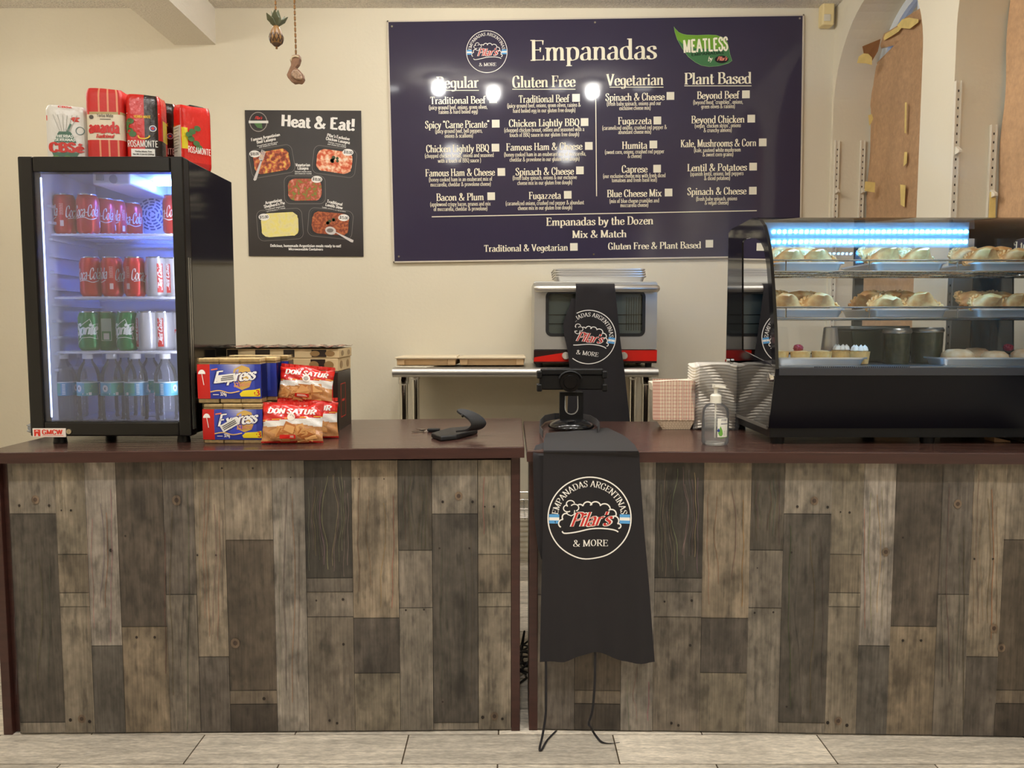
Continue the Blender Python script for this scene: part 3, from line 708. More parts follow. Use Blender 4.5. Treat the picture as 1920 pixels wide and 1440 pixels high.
# ---------------------------------------------------------------- menu board
BY = WALLY - .016                                   # face of the board
bc = at(1115, 258, BY)
tl, tr, bl = at(728, 42, BY), at(1505, 29, BY), at(740, 490, BY)
ang = math.atan2(tr.z - tl.z, tr.x - tl.x) * .9
ca, sa = cos(ang), sin(ang)
def bl2(px, py):                                    # pixel -> the board's own right / up axes
    p = at(px, py, BY) - bc; return (p.x * ca + p.z * sa, -p.x * sa + p.z * ca)
def bw(a, b, h=0.0): return Vector((bc.x + a * ca - b * sa, BY - h, bc.z + a * sa + b * ca))
c_ = [bl2(728, 42), bl2(1505, 29), bl2(740, 490)]
x0, x1 = (c_[0][0] + c_[2][0]) / 2, c_[1][0]; y1, y0 = (c_[0][1] + c_[1][1]) / 2, c_[2][1]
brd = thing('menu_board', 'large dark blue glossy empanada menu board on the back wall', 'menu board', (bc.x, BY, bc.z))
m = MB(); m.hexa([bw(x0, y0, 0), bw(x1, y0, 0), bw(x1, y1, 0), bw(x0, y1, 0)], [bw(x0, y0, -.012), bw(x1, y0, -.012), bw(x1, y1, -.012), bw(x0, y1, -.012)])
part('panel', m, mat('glossy dark blue board', (55, 50, 70), rough=.07, spec=.5, bump=((9, 9, 9), .02, .002)), brd)
m = MB(); e = .007
for q in ((x0 - e, x1 + e, y1, y1 + e), (x0 - e, x1 + e, y0 - e, y0), (x0 - e, x0, y0 - e, y1 + e), (x1, x1 + e, y0 - e, y1 + e)):
    m.hexa([bw(q[0], q[2], .001), bw(q[1], q[2], .001), bw(q[1], q[3], .001), bw(q[0], q[3], .001)], [bw(q[0], q[2], -.014), bw(q[1], q[2], -.014), bw(q[1], q[3], -.014), bw(q[0], q[3], -.014)])
part('edge_trim', m, mat('pale board edge', (205, 194, 176), rough=.4), brd)
chalk = mat('printed lettering', None, rough=.25)
CREAM = (240, 232, 206)
def put(m, s, xa, xb, base, h, st=MENU, k=2):
    a, b = bl2(xa, base), bl2(xb, base); w = math.hypot(b[0] - a[0], b[1] - a[1]); hh = h * BY / FPX
    m.text(s, lambda u, v: bw(u, v, .0006), (a[0] + b[0]) / 2, (a[1] + b[1]) / 2, w, hh, st, k)
m = MB(); m.c(CREAM); put(m, 'Empanadas', 994, 1232, 112.5, 37, dict(DIDONE, thick=.13), 5); part('title_lettering', m, chalk, brd)
# hatch cut into the chalk title
m = MB(); m.c(CREAM)
for s, xa, xb, base, ul in (('Regular', 818, 898, 165, 169.5), ('Gluten Free', 960.5, 1079, 163.5, 167.5), ('Vegetarian', 1137, 1244, 160, 163.5), ('Plant Based', 1283, 1409, 157.5, 161)):
    put(m, s, xa, xb, base, 20.5, DIDONE, 4)
    xa2 = xa + (6 if s[0] == 'V' else 0)
    a, b = bl2(xa2, ul), bl2(xb, ul); m.line([a, b], .0035, lambda u, v: bw(u, v, .0006))
part('heading_lettering', m, chalk, brd)
ITEMS = [  # name, left, right, baseline, box centre, [(line, left, right, baseline)]
 ('Traditional Beef', 806.5, 910.5, 194.6, (924.5, 186), [('(juicy ground beef, onions, green olives,', 804, 914, 204.6), ('raisins & hard boiled egg)', 822.5, 896, 213)]),
 ('Spicy "Carne Picante"', 797, 918, 240, (929.5, 232), [('(juicy ground beef, bell peppers,', 816, 904.5, 249), ('onions & scallions)', 833.5, 887, 258)]),
 ('Chicken Lightly BBQ', 799, 917.5, 285, (929, 277), [('(chopped chicken breast, onions and seasoned', 796.5, 926, 295), ('with a touch of BBQ sauce )', 821, 902, 304.6)]),
 ('Famous Ham & Cheese', 797.5, 928, 330, (940, 322.5), [('(honey cooked ham in an exuberant mix of', 804, 923, 339.6), ('mozzarella, cheddar & provolone cheese)', 807, 920.6, 349)]),
 ('Bacon & Plum', 818, 907.5, 376, (921, 368), [('(applewood crispy bacon, prunes and mix', 806.5, 920, 386), ('of mozzarella, cheddar & provolone)', 813, 914, 395)]),
 ('Traditional Beef', 972.5, 1067.5, 192, (1080, 183.5), [('(juicy ground beef, onions, green olives, raisins &', 951, 1089, 201), ('hard boiled egg in our gluten free dough)', 961.7, 1079, 210.6)]),
 ('Chicken Lightly BBQ', 954, 1086.7, 237, (1096, 229), [('(chopped chicken breast, onions and seasoned with a', 945.4, 1095.6, 246.7), ('touch of BBQ sauce in our gluten free dough)', 955.4, 1086, 256)]),
 ('Famous Ham & Cheese', 949, 1092, 281.5, (1104, 273.7), [('(honey cooked ham in an exuberant mix of mozzarella,', 945, 1098.7, 292.5), ('cheddar & provolone in our gluten free dough)', 955.4, 1086.7, 302)]),
 ('Spinach & Cheese', 966.5, 1076, 328, (1087.3, 319.5), [('(fresh baby spinach, onions & our exclusive', 961, 1081.5, 336.5), ('cheese mix in our gluten free dough)', 970, 1073, 346)]),
 ('Fugazzeta', 991.5, 1052, 373, (1064.5, 365.3), [('(caramelized onions, crushed red pepper & abundant', 948, 1095, 384), ('cheese mix in our gluten free dough)', 971, 1073, 393)]),
 ('Spinach & Cheese', 1135, 1246, 188.5, (1257, 180), [('(fresh baby spinach, onions and our', 1137.6, 1239.6, 197.6), ('exclusive cheese mix)', 1161, 1220, 206)]),
 ('Fugazzeta', 1158.6, 1222, 233, (1232.5, 226), [('(caramelized onions, crushed red pepper &', 1129, 1250.5, 242.7), ('abundant cheese mix)', 1159, 1221, 250.8)]),
 ('Humita', 1166, 1213.8, 279, (1225, 271), [('(sweet corn, onions, crushed red pepper', 1134, 1245.5, 288), ('& cheese)', 1176.6, 1203, 296)]),
 ('Caprese', 1165.6, 1214, 323.5, (1232, 316.3), [('(our exclusive cheese mix with fresh diced', 1130.6, 1248, 333), ('tomatoes and fresh basil leaf)', 1147, 1232, 341)]),
 ('Blue Cheese Mix', 1138, 1240.6, 369, (1253.5, 361), [('(mix of blue cheese crumbles and', 1142.7, 1236, 380), ('mozzarella cheese)', 1163, 1215.6, 388)]),
 ('Beyond Beef', 1306.7, 1386, 185, (1398.5, 177), [('(beyond meat "crumbles", onions,', 1299.5, 1393, 195), ('green olives & raisins)', 1314.4, 1378, 203)]),
 ('Beyond Chicken', 1296, 1396, 230.5, (1408.5, 222.5), [('(vegan "chicken strips", onions', 1302.4, 1389, 239), ('& crunchy almons)', 1319, 1372, 247.5)]),
 ('Kale, Mushrooms & Corn', 1276, 1418, 275, (1430, 267), [('(kale, sauteed white mushroom', 1301, 1389, 284.7), ('& sweet corn grains)', 1317, 1375, 293)]),
 ('Lentil & Potatoes', 1288.5, 1400.6, 320.4, (1412, 312.5), [('(spanish lentil, onions, bell peppers', 1294, 1394, 329), ('& diced potatoes)', 1320, 1369, 337.5)]),
 ('Spinach & Cheese', 1288.5, 1399.4, 365, (1411.5, 357.5), [('(fresh baby spinach, onions', 1305, 1382, 376), ('& vegan cheese)', 1321, 1366, 383.5)])]
m = MB(); m.c(CREAM); d = MB(); d.c(CREAM); boxes = []
for s, xa, xb, base, bx, lines in ITEMS:
    put(m, s, xa, xb, base, 13.2, MENU, 3); boxes.append(bx)
    for t, a, b, y in lines: put(d, t, a, b, y, 7.6, dict(MENU, thick=.125, thin=.62), 2)
for s, xa, xb, base, h in (('Empanadas by the Dozen', 1024, 1225, 422, 15), ('Mix & Match', 1073, 1175, 445.5, 13.5), ('Traditional & Vegetarian', 907.5, 1065, 471, 12.5), ('Gluten Free & Plant Based', 1140, 1314.6, 466.7, 12.5)):
    put(m, s, xa, xb, base, h, MENU, 3)
boxes += [(1076, 463), (1330, 457)]
part('item_lettering', m, chalk, brd); part('description_lettering', d, chalk, brd)
m = MB(); m.c(CREAM); h = .0008
for (a0, b0), (a1, b1) in (((809.6, 406.5), (1419, 395)), ((1117, 186), (1118.5, 368))): m.line([bl2(a0, b0), bl2(a1, b1)], .0042, lambda u, v: bw(u, v, .0006))
part('rule_lines', m, chalk, brd)
for bx in boxes:
    m = MB(); m.c((232, 226, 206)); a, b = bl2(*bx); s = .0188; m.flat([(a - s, b - s), (a + s, b - s), (a + s, b + s), (a - s, b + s)], lambda u, v: bw(u, v, .0008)); part('check_box', m, chalk, brd)
m = MB(); emblem(m, lambda a, b, h: bw(a, b, .0006 + .0003 * h), *bl2(912.7, 97), 37 * BY / FPX, 3, ang * 0); part('emblem', m, chalk, brd)
leaf = MB()
LO = [(748, 138), (763, 160), (790, 187), (825, 202), (860, 209), (950, 212), (1040, 208), (1110, 211), (1170, 231), (1205, 270), (1217, 320), (1226, 370), (1245, 430), (1212, 452), (1130, 474), (1050, 480), (985, 470), (930, 442), (870, 395), (820, 325), (775, 245), (756, 185)]
LOa = [bl2(1100 + a / 4.571, 20 + b / 4.571) for a, b in LO]
leaf.c((112, 160, 52)); leaf.flat(LOa, lambda u, v: bw(u, v, .0005))
LO2 = [(775, 245), (830, 290), (930, 322), (1080, 330), (1217, 320), (1226, 370), (1245, 430), (1212, 452), (1130, 474), (1050, 480), (985, 470), (930, 442), (870, 395), (820, 325)]
leaf.c((66, 116, 74)); leaf.flat([bl2(1100 + a / 4.571, 20 + b / 4.571) for a, b in LO2], lambda u, v: bw(u, v, .0008))
leaf.c((150, 190, 120)); leaf.line(LOa, .0012, lambda u, v: bw(u, v, .001), True)
def puz(mm, s, xa, ya, xb, yb, h, st, hh):
    a, b = bl2(xa, ya), bl2(xb, yb); w = math.hypot(b[0] - a[0], b[1] - a[1])
    mm.text(s, lambda u, v: bw(u, v, hh), (a[0] + b[0]) / 2, (a[1] + b[1]) / 2, w, h * BY / FPX, st, 4, rot=math.atan2(b[1] - a[1], b[0] - a[0]))
leaf.c((245, 240, 214)); puz(leaf, 'MEATLESS', 1281.5, 99.5, 1365.5, 94, 22.5, BOLD, .0018)
leaf.c((36, 66, 44)); puz(leaf, 'EMPANADAS', 1296, 105.5, 1357, 101, 5, dict(SANS, thick=.2), .0016)
leaf.c((240, 236, 210)); puz(leaf, 'by', 1327, 115, 1335, 114, 8, SCRIPT, .0011)
a, b = bl2(1353, 111.5); leaf.c((30, 26, 32)); leaf.disc(a, b, .034, lambda u, v: bw(u, v, .0011), .018)
leaf.c((215, 130, 110)); puz(leaf, "Pilar's", 1344, 114, 1362, 113.5, 7, SCRIPTB, .0014)
part('leaf_emblem', leaf, chalk, brd)
chrome = mat('chrome', (215, 213, 208), rough=.12, metal=1)
for px, py in ((735, 50), (1115.5, 42.5), (1499, 35), (748, 481), (1113, 477), (1491, 472)):
    a, b = bl2(px, py); m = MB(); m.cyl(bw(a, b, -.002), bw(a, b, .004), .0065, .005, 12); part('screw', m, chrome, brd, smooth=30)

# ---------------------------------------------------------------- meal poster
PY = WALLY - .006
pc = at(570, 344, PY)
def pl(px, py): p = at(px, py, PY); return (p.x - pc.x, p.z - pc.z)
def pw(a, b, h=0.0): return Vector((pc.x + a, PY - h, pc.z + b))
def z5(X, Y): return (440 + X / 4.8, 190 + Y / 4.8)
def pz(X, Y): return pl(*z5(X, Y))
po = thing('meal_poster', 'black ready-meals poster with five food trays, left of the menu board', 'poster', (pc.x, PY, pc.z))
m = MB(); q = [pl(466.5, 480), pl(681.5, 481), pl(677, 207.5), pl(459, 206.5)]
m.hexa([pw(a, b, 0) for a, b in q], [pw(a, b, -.004) for a, b in q]); part('panel', m, mat('black poster print', (43, 37, 35), rough=.35, noise=((7, 7, 7), .1)), po)
printed = mat('printed artwork', None, rough=.4)
m = MB(); m.c((240, 236, 230))
def pt(m, s, X0, Y0, X1, Y1, h, st=BOLD, k=3, lay=.0006):
    a, b = pz(X0, Y0), pz(X1, Y1)
    m.text(s, lambda u, v: pw(u, v, lay), (a[0] + b[0]) / 2, (a[1] + b[1]) / 2, math.hypot(b[0] - a[0], b[1] - a[1]), h / 4.8 * PY / FPX, st, k, rot=math.atan2(b[1] - a[1], b[0] - a[0]))
pt(m, 'Heat & Eat!', 415, 222, 1083, 262, 98, BOLD, 5); part('title_lettering', m, printed, po)
m = MB(); m.c((236, 232, 226))
for s, a, b, c, d, h in (('Famous Argentinian', 150, 360, 410, 310, 26), ('Beef Lasagna', 200, 382, 372, 348, 26), ('Ground beef, tomato sauce', 203, 408, 388, 372, 13), ('and cheese (no ricotta)', 220, 420, 380, 388, 13),
    ("Pilar's Exclusive", 830, 315, 1033, 352, 26), ('Chicken Lasagna', 820, 346, 1036, 385, 26), ('Chicken, tomato sauce', 840, 372, 1000, 402, 13), ('and cheese (no ricotta)', 836, 390, 1002, 418, 13),
    ('Vegetarian', 547, 585, 680, 585, 26), ('Lasagna', 565, 614, 665, 614, 26), ('Spinach, tomato sauce', 541, 638, 690, 638, 13), ('and cheese (no ricotta)', 541, 656, 692, 656, 13),
    ('Argentinian', 278, 928, 428, 898, 26), ("Shepherd's Pie", 266, 962, 453, 925, 26), ('Ground beef, topped with', 280, 980, 450, 948, 13), ('mashed potatoes & cheese', 278, 1000, 456, 965, 13),
    ('Traditional', 828, 910, 968, 940, 26), ('Lentils Stew', 815, 940, 970, 972, 26), ('Lentils, potatoes, carrots & more', 787, 958, 998, 1000, 13),
    ('Delicious, homemade Argentinian meals ready to eat!', 320, 1310, 958, 1313, 24), ('Microwaveable Containers', 486, 1340, 795, 1342, 22)):
    pt(m, s, a, b, c, d, h, dict(BOLD, thick=.19) if h > 15 else SANS, 2)
part('caption_lettering', m, printed, po)
m = MB(); a, b = pz(213, 185); s = 1 / 4.8 * PY / FPX
m.c((150, 140, 134)); m.line([(a + 76 * s * cos(q * pi / 24), b + 82 * s * sin(q * pi / 24)) for q in range(48)], .004, lambda u, v: pw(u, v, .0006), True)
m.c((34, 29, 29)); m.disc(a, b, 60 * s, lambda u, v: pw(u, v, .0007))
m.c((70, 110, 56)); m.flat([(a - 40 * s, b - 10 * s), (a + 30 * s, b - 12 * s), (a + 36 * s, b - 58 * s), (a - 10 * s, b - 50 * s)], lambda u, v: pw(u, v, .0009))
m.c((222, 220, 214)); m.flat([(a - 84 * s, b - 12 * s), (a + 88 * s, b - 12 * s), (a + 88 * s, b + 10 * s), (a - 84 * s, b + 10 * s)], lambda u, v: pw(u, v, .0011))
m.c(RED); m.text("Pilar's", lambda u, v: pw(u, v, .0011), a, b + 22 * s, 62 * s, 26 * s, SCRIPTB, 2)
part('emblem', m, printed, po)
def rrect(w, h, r, n=6):
    o = []
    for cx, cy, a0 in ((w - r, h - r, 0), (-w + r, h - r, pi / 2), (-w + r, -h + r, pi), (w - r, -h + r, 1.5 * pi)):
        o += [(cx + r * cos(a0 + pi / 2 * k / n), cy + r * sin(a0 + pi / 2 * k / n)) for k in range(n + 1)]
    return o
meals = [('beef lasagna print', (335, 540), 165, 98, .16, [(0, (70, 26, 16)), (.42, (128, 50, 26)), (.52, (196, 96, 58)), (.62, (222, 176, 74)), (1, (240, 214, 170))], (182, 474)),
         ('chicken lasagna print', (898, 542), 162, 98, -.13, [(0, (140, 50, 26)), (.42, (206, 84, 42)), (.55, (236, 178, 140)), (.7, (240, 226, 206)), (1, (250, 240, 226))], (1020, 460)),
         ('vegetable lasagna print', (632, 796), 155, 98, 0, [(0, (40, 60, 24)), (.38, (120, 130, 50)), (.5, (170, 66, 40)), (.62, (200, 120, 96)), (1, (238, 230, 226))], (740, 703)),
         ('potato pie print', (408, 1110), 172, 108, .06, [(0, (204, 188, 120)), (.45, (228, 216, 152)), (.6, (230, 216, 120)), (1, (242, 236, 204))], (265, 1042)),
         ('lentil stew print', (862, 1100), 168, 100, -.1, [(0, (70, 26, 12)), (.45, (132, 58, 28)), (.58, (176, 92, 48)), (1, (210, 150, 92))], (982, 1048))]
for nm, (X, Y), w, h, ro, stops, price in meals:
    a, b = pz(X, Y); cr, sr = cos(ro), sin(ro)
    Fn = lambda L: (lambda u, v: pw(a + u * cr - v * sr, b + u * sr + v * cr, L))
    m = MB(); m.c((28, 25, 25)); m.flat(rrect(w * 1.17 * s, h * 1.24 * s, 52 * s), Fn(.0006))
    m.c((96, 90, 86)); m.line(rrect(w * 1.17 * s, h * 1.24 * s, 52 * s), 7 * s, Fn(.0008), True)
    m.c((62, 58, 56)); m.line(rrect(w * 1.08 * s, h * 1.12 * s, 46 * s), 4 * s, Fn(.0008), True)
    tr = part('meal_tray_print', m, printed, po)
    m = MB(); random.seed(nm); oo = rrect(w * .97 * s, h * .97 * s, 62 * s)
    m.flat([(u * random.uniform(.97, 1.02), v * random.uniform(.97, 1.02)) for u, v in oo], Fn(.001))
    part('food_print', m, food(nm, stops, 46 if 'stew' not in nm else 80), tr)
    if 'chicken' in nm or 'stew' in nm:
        m = MB(); m.c((52, 70, 34))
        for k in range(7): m.disc(a + random.uniform(-30, 30) * s, b + random.uniform(-25, 35) * s, random.uniform(10, 18) * s, lambda u, v: pw(u, v, .0013), None, 7)
        part('parsley_print', m, printed, tr)
    m = MB(); p_ = pz(*price); m.c((240, 236, 230)); m.disc(p_[0], p_[1], 48 * s, lambda u, v: pw(u, v, .0016), 30 * s)
    m.c((30, 26, 26)); m.text('$18.00' if Y < 900 else '$15.00', lambda u, v: pw(u, v, .002), p_[0], p_[1] - 12 * s, 76 * s, 25 * s, dict(BOLD, thick=.17), 3, rot=.06 if X < 600 and X != 632 else -.1)
    part('price_badge', m, printed, po)
steel_pr = (206, 200, 196)
m = MB(); m.c(steel_pr); f_ = lambda u, v: pw(u, v, .0014)
m.flat([pz(*q) for q in ((236, 528), (250, 532), (196, 708), (180, 716), (168, 705))], f_)
m.flat([pz(*q) for q in ((216, 512), (258, 522), (250, 540), (228, 536))], f_)
for k in range(4): m.flat([pz(*q) for q in ((219 + k * 11, 514 + k * 3), (226 + k * 11, 516 + k * 3), (250 + k * 10, 436 + k * 5), (244 + k * 10, 434 + k * 5))], f_)
part('fork_print', m, printed, po)
m = MB(); m.c(steel_pr); a, b = pz(864, 1164)
m.flat([(a + (50 * cos(q) * .95 + 34 * sin(q) * .25) * s, b + (34 * sin(q) - 12 * cos(q)) * s) for q in [k * pi / 10 for k in range(20)]], f_)
m.c((120, 112, 108)); m.disc(a - 4 * s, b + 2 * s, 30 * s, lambda u, v: pw(u, v, .0017), 18 * s)
m.c(steel_pr); m.flat([pz(*q) for q in ((905, 1180), (918, 1178), (1070, 1250), (1066, 1270), (1048, 1268))], f_); part('spoon_print', m, printed, po)

# ---------------------------------------------------------------- motion sensor in the corner
p = at(1553, 25, 3.84)
t = thing('motion_sensor', 'small cream motion sensor high in the back right corner', 'sensor', (p.x, WALLY, at(1553, 46, 3.84).z))
zt, zb = at(1553, 2, 3.84).z, at(1553, 46, 3.84).z; xa, xb = at(1543, 25, 3.84).x, at(1566, 25, 3.84).x
m = MB(); m.box(xa, xb, 3.845, WALLY, zb, zt); part('housing', m, mat('cream plastic', (226, 206, 152), rough=.45), t, bevel=.008)
m = MB(); m.box(xa + .007, xb - .02, 3.841, 3.846, zb + .018, zb + .05); part('lens', m, mat('milky lens', (214, 206, 188), rough=.3), t, bevel=.002)

# ---------------------------------------------------------------- shelf standards, kraft paper and tape in the niches
standard_m = mat('white slotted steel', None, rough=.4)
def standard(label, x, y, z0, z1):
    t = thing('shelf_standard', label, 'shelf standard', (x, y, z0), 0, 'slotted shelf standards in the window niches')
    m = MB(); m.c((222, 214, 196)); m.box(x - .008, x + .008, y - .011, y, z0, z1); m.box(x - .011, x - .007, y - .014, y, z0, z1); m.box(x + .007, x + .011, y - .014, y, z0, z1); m.c((46, 42, 38)); z = z0 + .03
    while z < z1 - .03: m.box(x - .0022, x + .0022, y - .0116, y - .0108, z, z + .008); z += .03
    part('rail', m, standard_m, t)
    m = MB(); m.c((222, 214, 196)); zc = z1 - .26; m.hexa([(x - .006, y - .014, zc), (x + .006, y - .014, zc), (x + .006, y - .04, zc + .004), (x - .006, y - .04, zc + .004)], [(x - .006, y - .014, zc + .03), (x + .006, y - .014, zc + .03), (x + .006, y - .04, zc + .012), (x - .006, y - .04, zc + .012)]); part('bracket_clip', m, standard_m, t)
Y1, Y2 = NICHES[0][0] + NICHES[0][1], NICHES[1][0] + NICHES[1][1]
for lb, px, py, Y in (('slotted standard in the far niche, next to the back wall', 1569, 264, Y1), ('slotted standard in the far niche, next to the papered window', 1617, 264, Y1), ('slotted standard in the near niche, beside the plaster pier', 1795, 153, Y2), ('slotted standard in the near niche, next to the papered window', 1861, 235, Y2)):
    q = at(px, py, Y); standard(lb, min(q.x, RX + DEPTH - .013), Y, .9, q.z)
kraft = mat('kraft paper', (184, 147, 110), rough=.85, noise=[((3, 3, 3), .1), ((60, 40, 36), .1), ((90, 120, 80), .08)], bump=((12, 12, 5), .5, .01))  # speckle noise also paints the daylight passing through the sheets
tape_m = mat('masking tape', (230, 204, 128), rough=.7, noise=((20, 20, 20), .12))
def paper(name, label, X, outline, Yfn):
    m = MB(); n = len(outline)
    ys = [p[0] for p in outline]
    m.hexa([(X + .006 * sin(y * 23 + z * 5), y, z) for y, z in outline], [(X + .0025 + .006 * sin(y * 23 + z * 5), y, z) for y, z in outline])
    return solo(name, label, 'paper', m, kraft, (X, outline[0][0], outline[0][1]), 'kraft paper taped over the windows')
XP = RX + DEPTH - .012
def xz(px, py): q = at_x(px, py, XP); return (q.y, q.z)
yc, r = NICHES[0]
o1 = [xz(1643, 78), xz(1654, 71), xz(1688, 56), xz(1724, 38), (yc - r + .012, SPRING - .1), (yc - r + .012, .9), (Y1 - .012, .9), (Y1 - .012, xz(1628, 330)[1]), xz(1632, 290), xz(1630, 240), xz(1634, 205), xz(1627, 180), xz(1627, 150), xz(1632, 120)]
random.seed(5)
# build as a gently rippled sheet between its left edge and the near side of the niche
def curtain(name, label, rows, yend):
    m = MB(); rows = sorted(rows, key=lambda q: -q[1])
    def left(z):
        for (ya, za), (yb, zb_) in zip(rows, rows[1:]):
            if za >= z >= zb_: return ya + (yb - ya) * ((za - z) / (za - zb_ + 1e-9))
        return rows[-1][0]
    zt, zb_ = rows[0][1], rows[-1][1]
    def top(u):                                   # slanting top edge, lower at the far side
        return zt
    def fn(u, v):
        z = zb_ + (zt - zb_) * v; yl = left(z); y = yl + (yend - yl) * u
        return Vector((XP + .007 * sin(y * 31 + z * 3) * (1 - .4 * u) + .003 * sin(z * 17 + y * 6), y, z))
    m.sheet(fn, 16, 44, .0012); return solo(name, label, 'paper', m, kraft, tuple(fn(0, 0)), 'kraft paper taped over the windows', smooth=50)
ye = yc - r + .01
curtain('kraft_paper', 'brown kraft paper sheet over the window of the far niche', [xz(1700, 60), xz(1654, 74), xz(1641, 78), xz(1637, 100), xz(1629, 125), xz(1625, 145), xz(1624, 165), xz(1630, 200), xz(1633, 212), xz(1630, 260), (Y1 - .012, 1.6), (Y1 - .012, .86)], ye)
yc2, r2 = NICHES[1]
curtain('kraft_paper', 'brown kraft paper sheet over the window of the near niche', [(Y2 - .012, 2.62), (Y2 - .012, 2.2), (Y2 - .02, 2.0), (Y2 - .006, 1.8), (Y2 - .006, .86)], yc2 - r2 + .01)
# folded corner of the far sheet
m = MB(); F_ = [at_x(1651, 74, XP - .02), at_x(1640, 90, XP - .02), at(1617, 87, Y1 - .02), at(1620, 106, Y1 - .03), at_x(1633, 112, XP - .02)]
F_ = [at(1617, 87, 3.72), at(1651, 73, 3.74), at(1646, 96, 3.73), at(1634, 116, 3.72), at(1621, 108, 3.71)]
m.hexa([f + Vector((0, -.0008, 0)) for f in F_], [f + Vector((0, .0008, 0)) for f in F_])
solo('kraft_flap', 'peeled dark corner of brown paper at the top of the far niche', 'paper', m, mat('kraft paper back', (150, 104, 62), rough=.85), tuple(F_[0]))
def tape(label, P, Y=None, X=None):
    A = [at(a, b, Y) if Y else at_x(a, b, X) for a, b in P]; off = Vector((0, -.0006, 0)) if Y else Vector((-.0006, 0, 0))
    m = MB(); m.hexa([a + off for a in A], [a - off for a in A]); solo('masking_tape', label, 'tape', m, tape_m, tuple(A[0]), 'masking tape holding the paper')
tape('yellow tape piece curling off the peeled paper corner', [(1607, 118), (1610, 106), (1619, 100), (1628, 101), (1635, 108), (1635, 122), (1624, 119)], Y=3.70)
XT = XP - .012
tape('yellow tape strip along the slanted top edge of the paper, lower piece', [(1657, 71), (1660, 64), (1684, 50), (1690, 53), (1684, 60), (1658, 76)], X=XT)
tape('yellow tape piece at the top of the far paper, upper piece', [(1682, 48), (1692, 36), (1704, 33), (1722, 36), (1722, 42), (1706, 54), (1686, 52)], X=XT)
tape('small yellow tape piece on the far paper edge, below the ripple', [(1628, 216), (1635, 214), (1637, 222), (1634, 230), (1630, 236)], Y=3.745)
tape('square yellow tape piece low on the far paper edge', [(1622, 340), (1641, 342), (1640, 361), (1621, 358)], Y=3.73)
tape('long thin yellow tape strip in the middle of the far paper', [(1697, 192), (1700, 192), (1699, 250), (1696, 249)], X=XT)
tape('short yellow tape strip under the thin one on the far paper', [(1696, 285), (1701, 285), (1700, 306), (1694, 312)], X=XT)
tape('lowest yellow tape strip on the far paper above the case', [(1688, 346), (1698, 347), (1696, 388), (1689, 384)], X=XT)
tape('upright yellow tape strip on the edge of the near paper', [(1856, 360), (1867, 358), (1866, 420), (1853, 420)], Y=Y2 - .02)
# ---------------------------------------------------------------- stainless table with the oven
steel = mat('brushed stainless steel', (196, 192, 184), rough=.36, metal=.85, noise=((4, 4, 260), .05))
steel2 = mat('satin stainless steel', (186, 184, 178), rough=.42, metal=.75)
TY = 3.42
tx0, tx1 = at(735, 698, TY).x, at(1235, 698, TY).x; tz = at(980, 690, TY).z
t = thing('work_table', 'stainless steel work table standing against the back wall', 'table', ((tx0 + tx1) / 2, 3.65, 0))
m = MB(); R_ = .021; path = [(0, 0), (.012, .0)]
prof = [(TY + R_ - R_ * cos(a) * 1.0, tz - R_ + R_ * sin(a)) for a in [pi / 2 - pi * k / 10 * 1.0 for k in range(11)]]
prof = [(3.885, tz)] + [(TY + R_ - R_ * sin(pi * k / 10), tz - R_ + R_ * cos(pi * k / 10)) for k in range(11)] + [(TY + .03, tz - 2 * R_), (TY + .03, tz - .028), (3.885, tz - .028)]
m.hexa([(tx0, y, z) for y, z in prof], [(tx1, y, z) for y, z in prof]); part('table_top', m, steel, t, smooth=35)
LZ = tz - .03
for px, Y in ((757, TY + .07), (1211, TY + .07), (779, TY + .39), (1186, TY + .39)):
    x = at(px, 745, Y).x; m = MB(); m.cyl((x, Y, .02), (x, Y, LZ), .019, .019, 20); m.lathe((x, Y, .0), [(0, 0), (.016, 0), (.02, .012), (.02, .035), (.019, .036)], 16)
    m.lathe((x, Y, LZ - .05), [(.019, 0), (.024, .006), (.026, .05), (0, .05)], 20); part('leg', m, chrome, t, smooth=40)
m = MB(); wz = .33
for k in range(14): y = TY + .05 + k * .028; m.cyl((tx0 + .06, y, wz), (tx1 - .06, y, wz), .003, .003, 6)
for k in range(9): x = tx0 + .06 + (tx1 - tx0 - .12) * k / 8; m.cyl((x, TY + .05, wz - .005), (x, TY + .415, wz - .005), .0035, .0035, 6)
for z in (wz, wz + .04): m.tube([(tx0 + .05, TY + .05, z), (tx1 - .05, TY + .05, z), (tx1 - .05, TY + .415, z), (tx0 + .05, TY + .415, z)], .004, 6, True)
part('wire_undershelf', m, chrome, t)

OY = 3.445
ox0, ox1 = at(1001, 600, OY).x, at(1233, 600, OY).x; oz1, oz0 = at(1115, 527, OY).z, tz + .022
def oz(py): return at(1115, py, OY).z
def oxp(px): return at(px, 600, OY).x
t = thing('convection_oven', 'stainless countertop convection oven with a red control strip, an apron over it', 'oven', ((ox0 + ox1) / 2, OY + .2, tz))
m = MB(); m.box(ox0, ox1, OY + .03, 3.86, oz0, oz1); part('housing', m, steel2, t, bevel=.006)
dz0, dz1 = oz(655), oz(529)
wx0, wx1, wz0, wz1 = oxp(1026), oxp(1207), oz(628), oz(548)
m = MB(); outer = rrect((ox1 - ox0) / 2 - .003, (dz1 - dz0) / 2, .008, 6); inner = rrect((wx1 - wx0) / 2, (wz1 - wz0) / 2, .02, 6)
cx, cz = (ox0 + ox1) / 2, (dz0 + dz1) / 2; wx, wz_ = (wx0 + wx1) / 2, (wz0 + wz1) / 2
n = len(outer)
for k in range(n):
    j = (k + 1) % n
    q = [(cx + outer[k][0], cz + outer[k][1]), (cx + outer[j][0], cz + outer[j][1]), (wx + inner[j][0], wz_ + inner[j][1]), (wx + inner[k][0], wz_ + inner[k][1])]
    m.hexa([(a, OY, b) for a, b in q], [(a, OY + .028, b) for a, b in q])
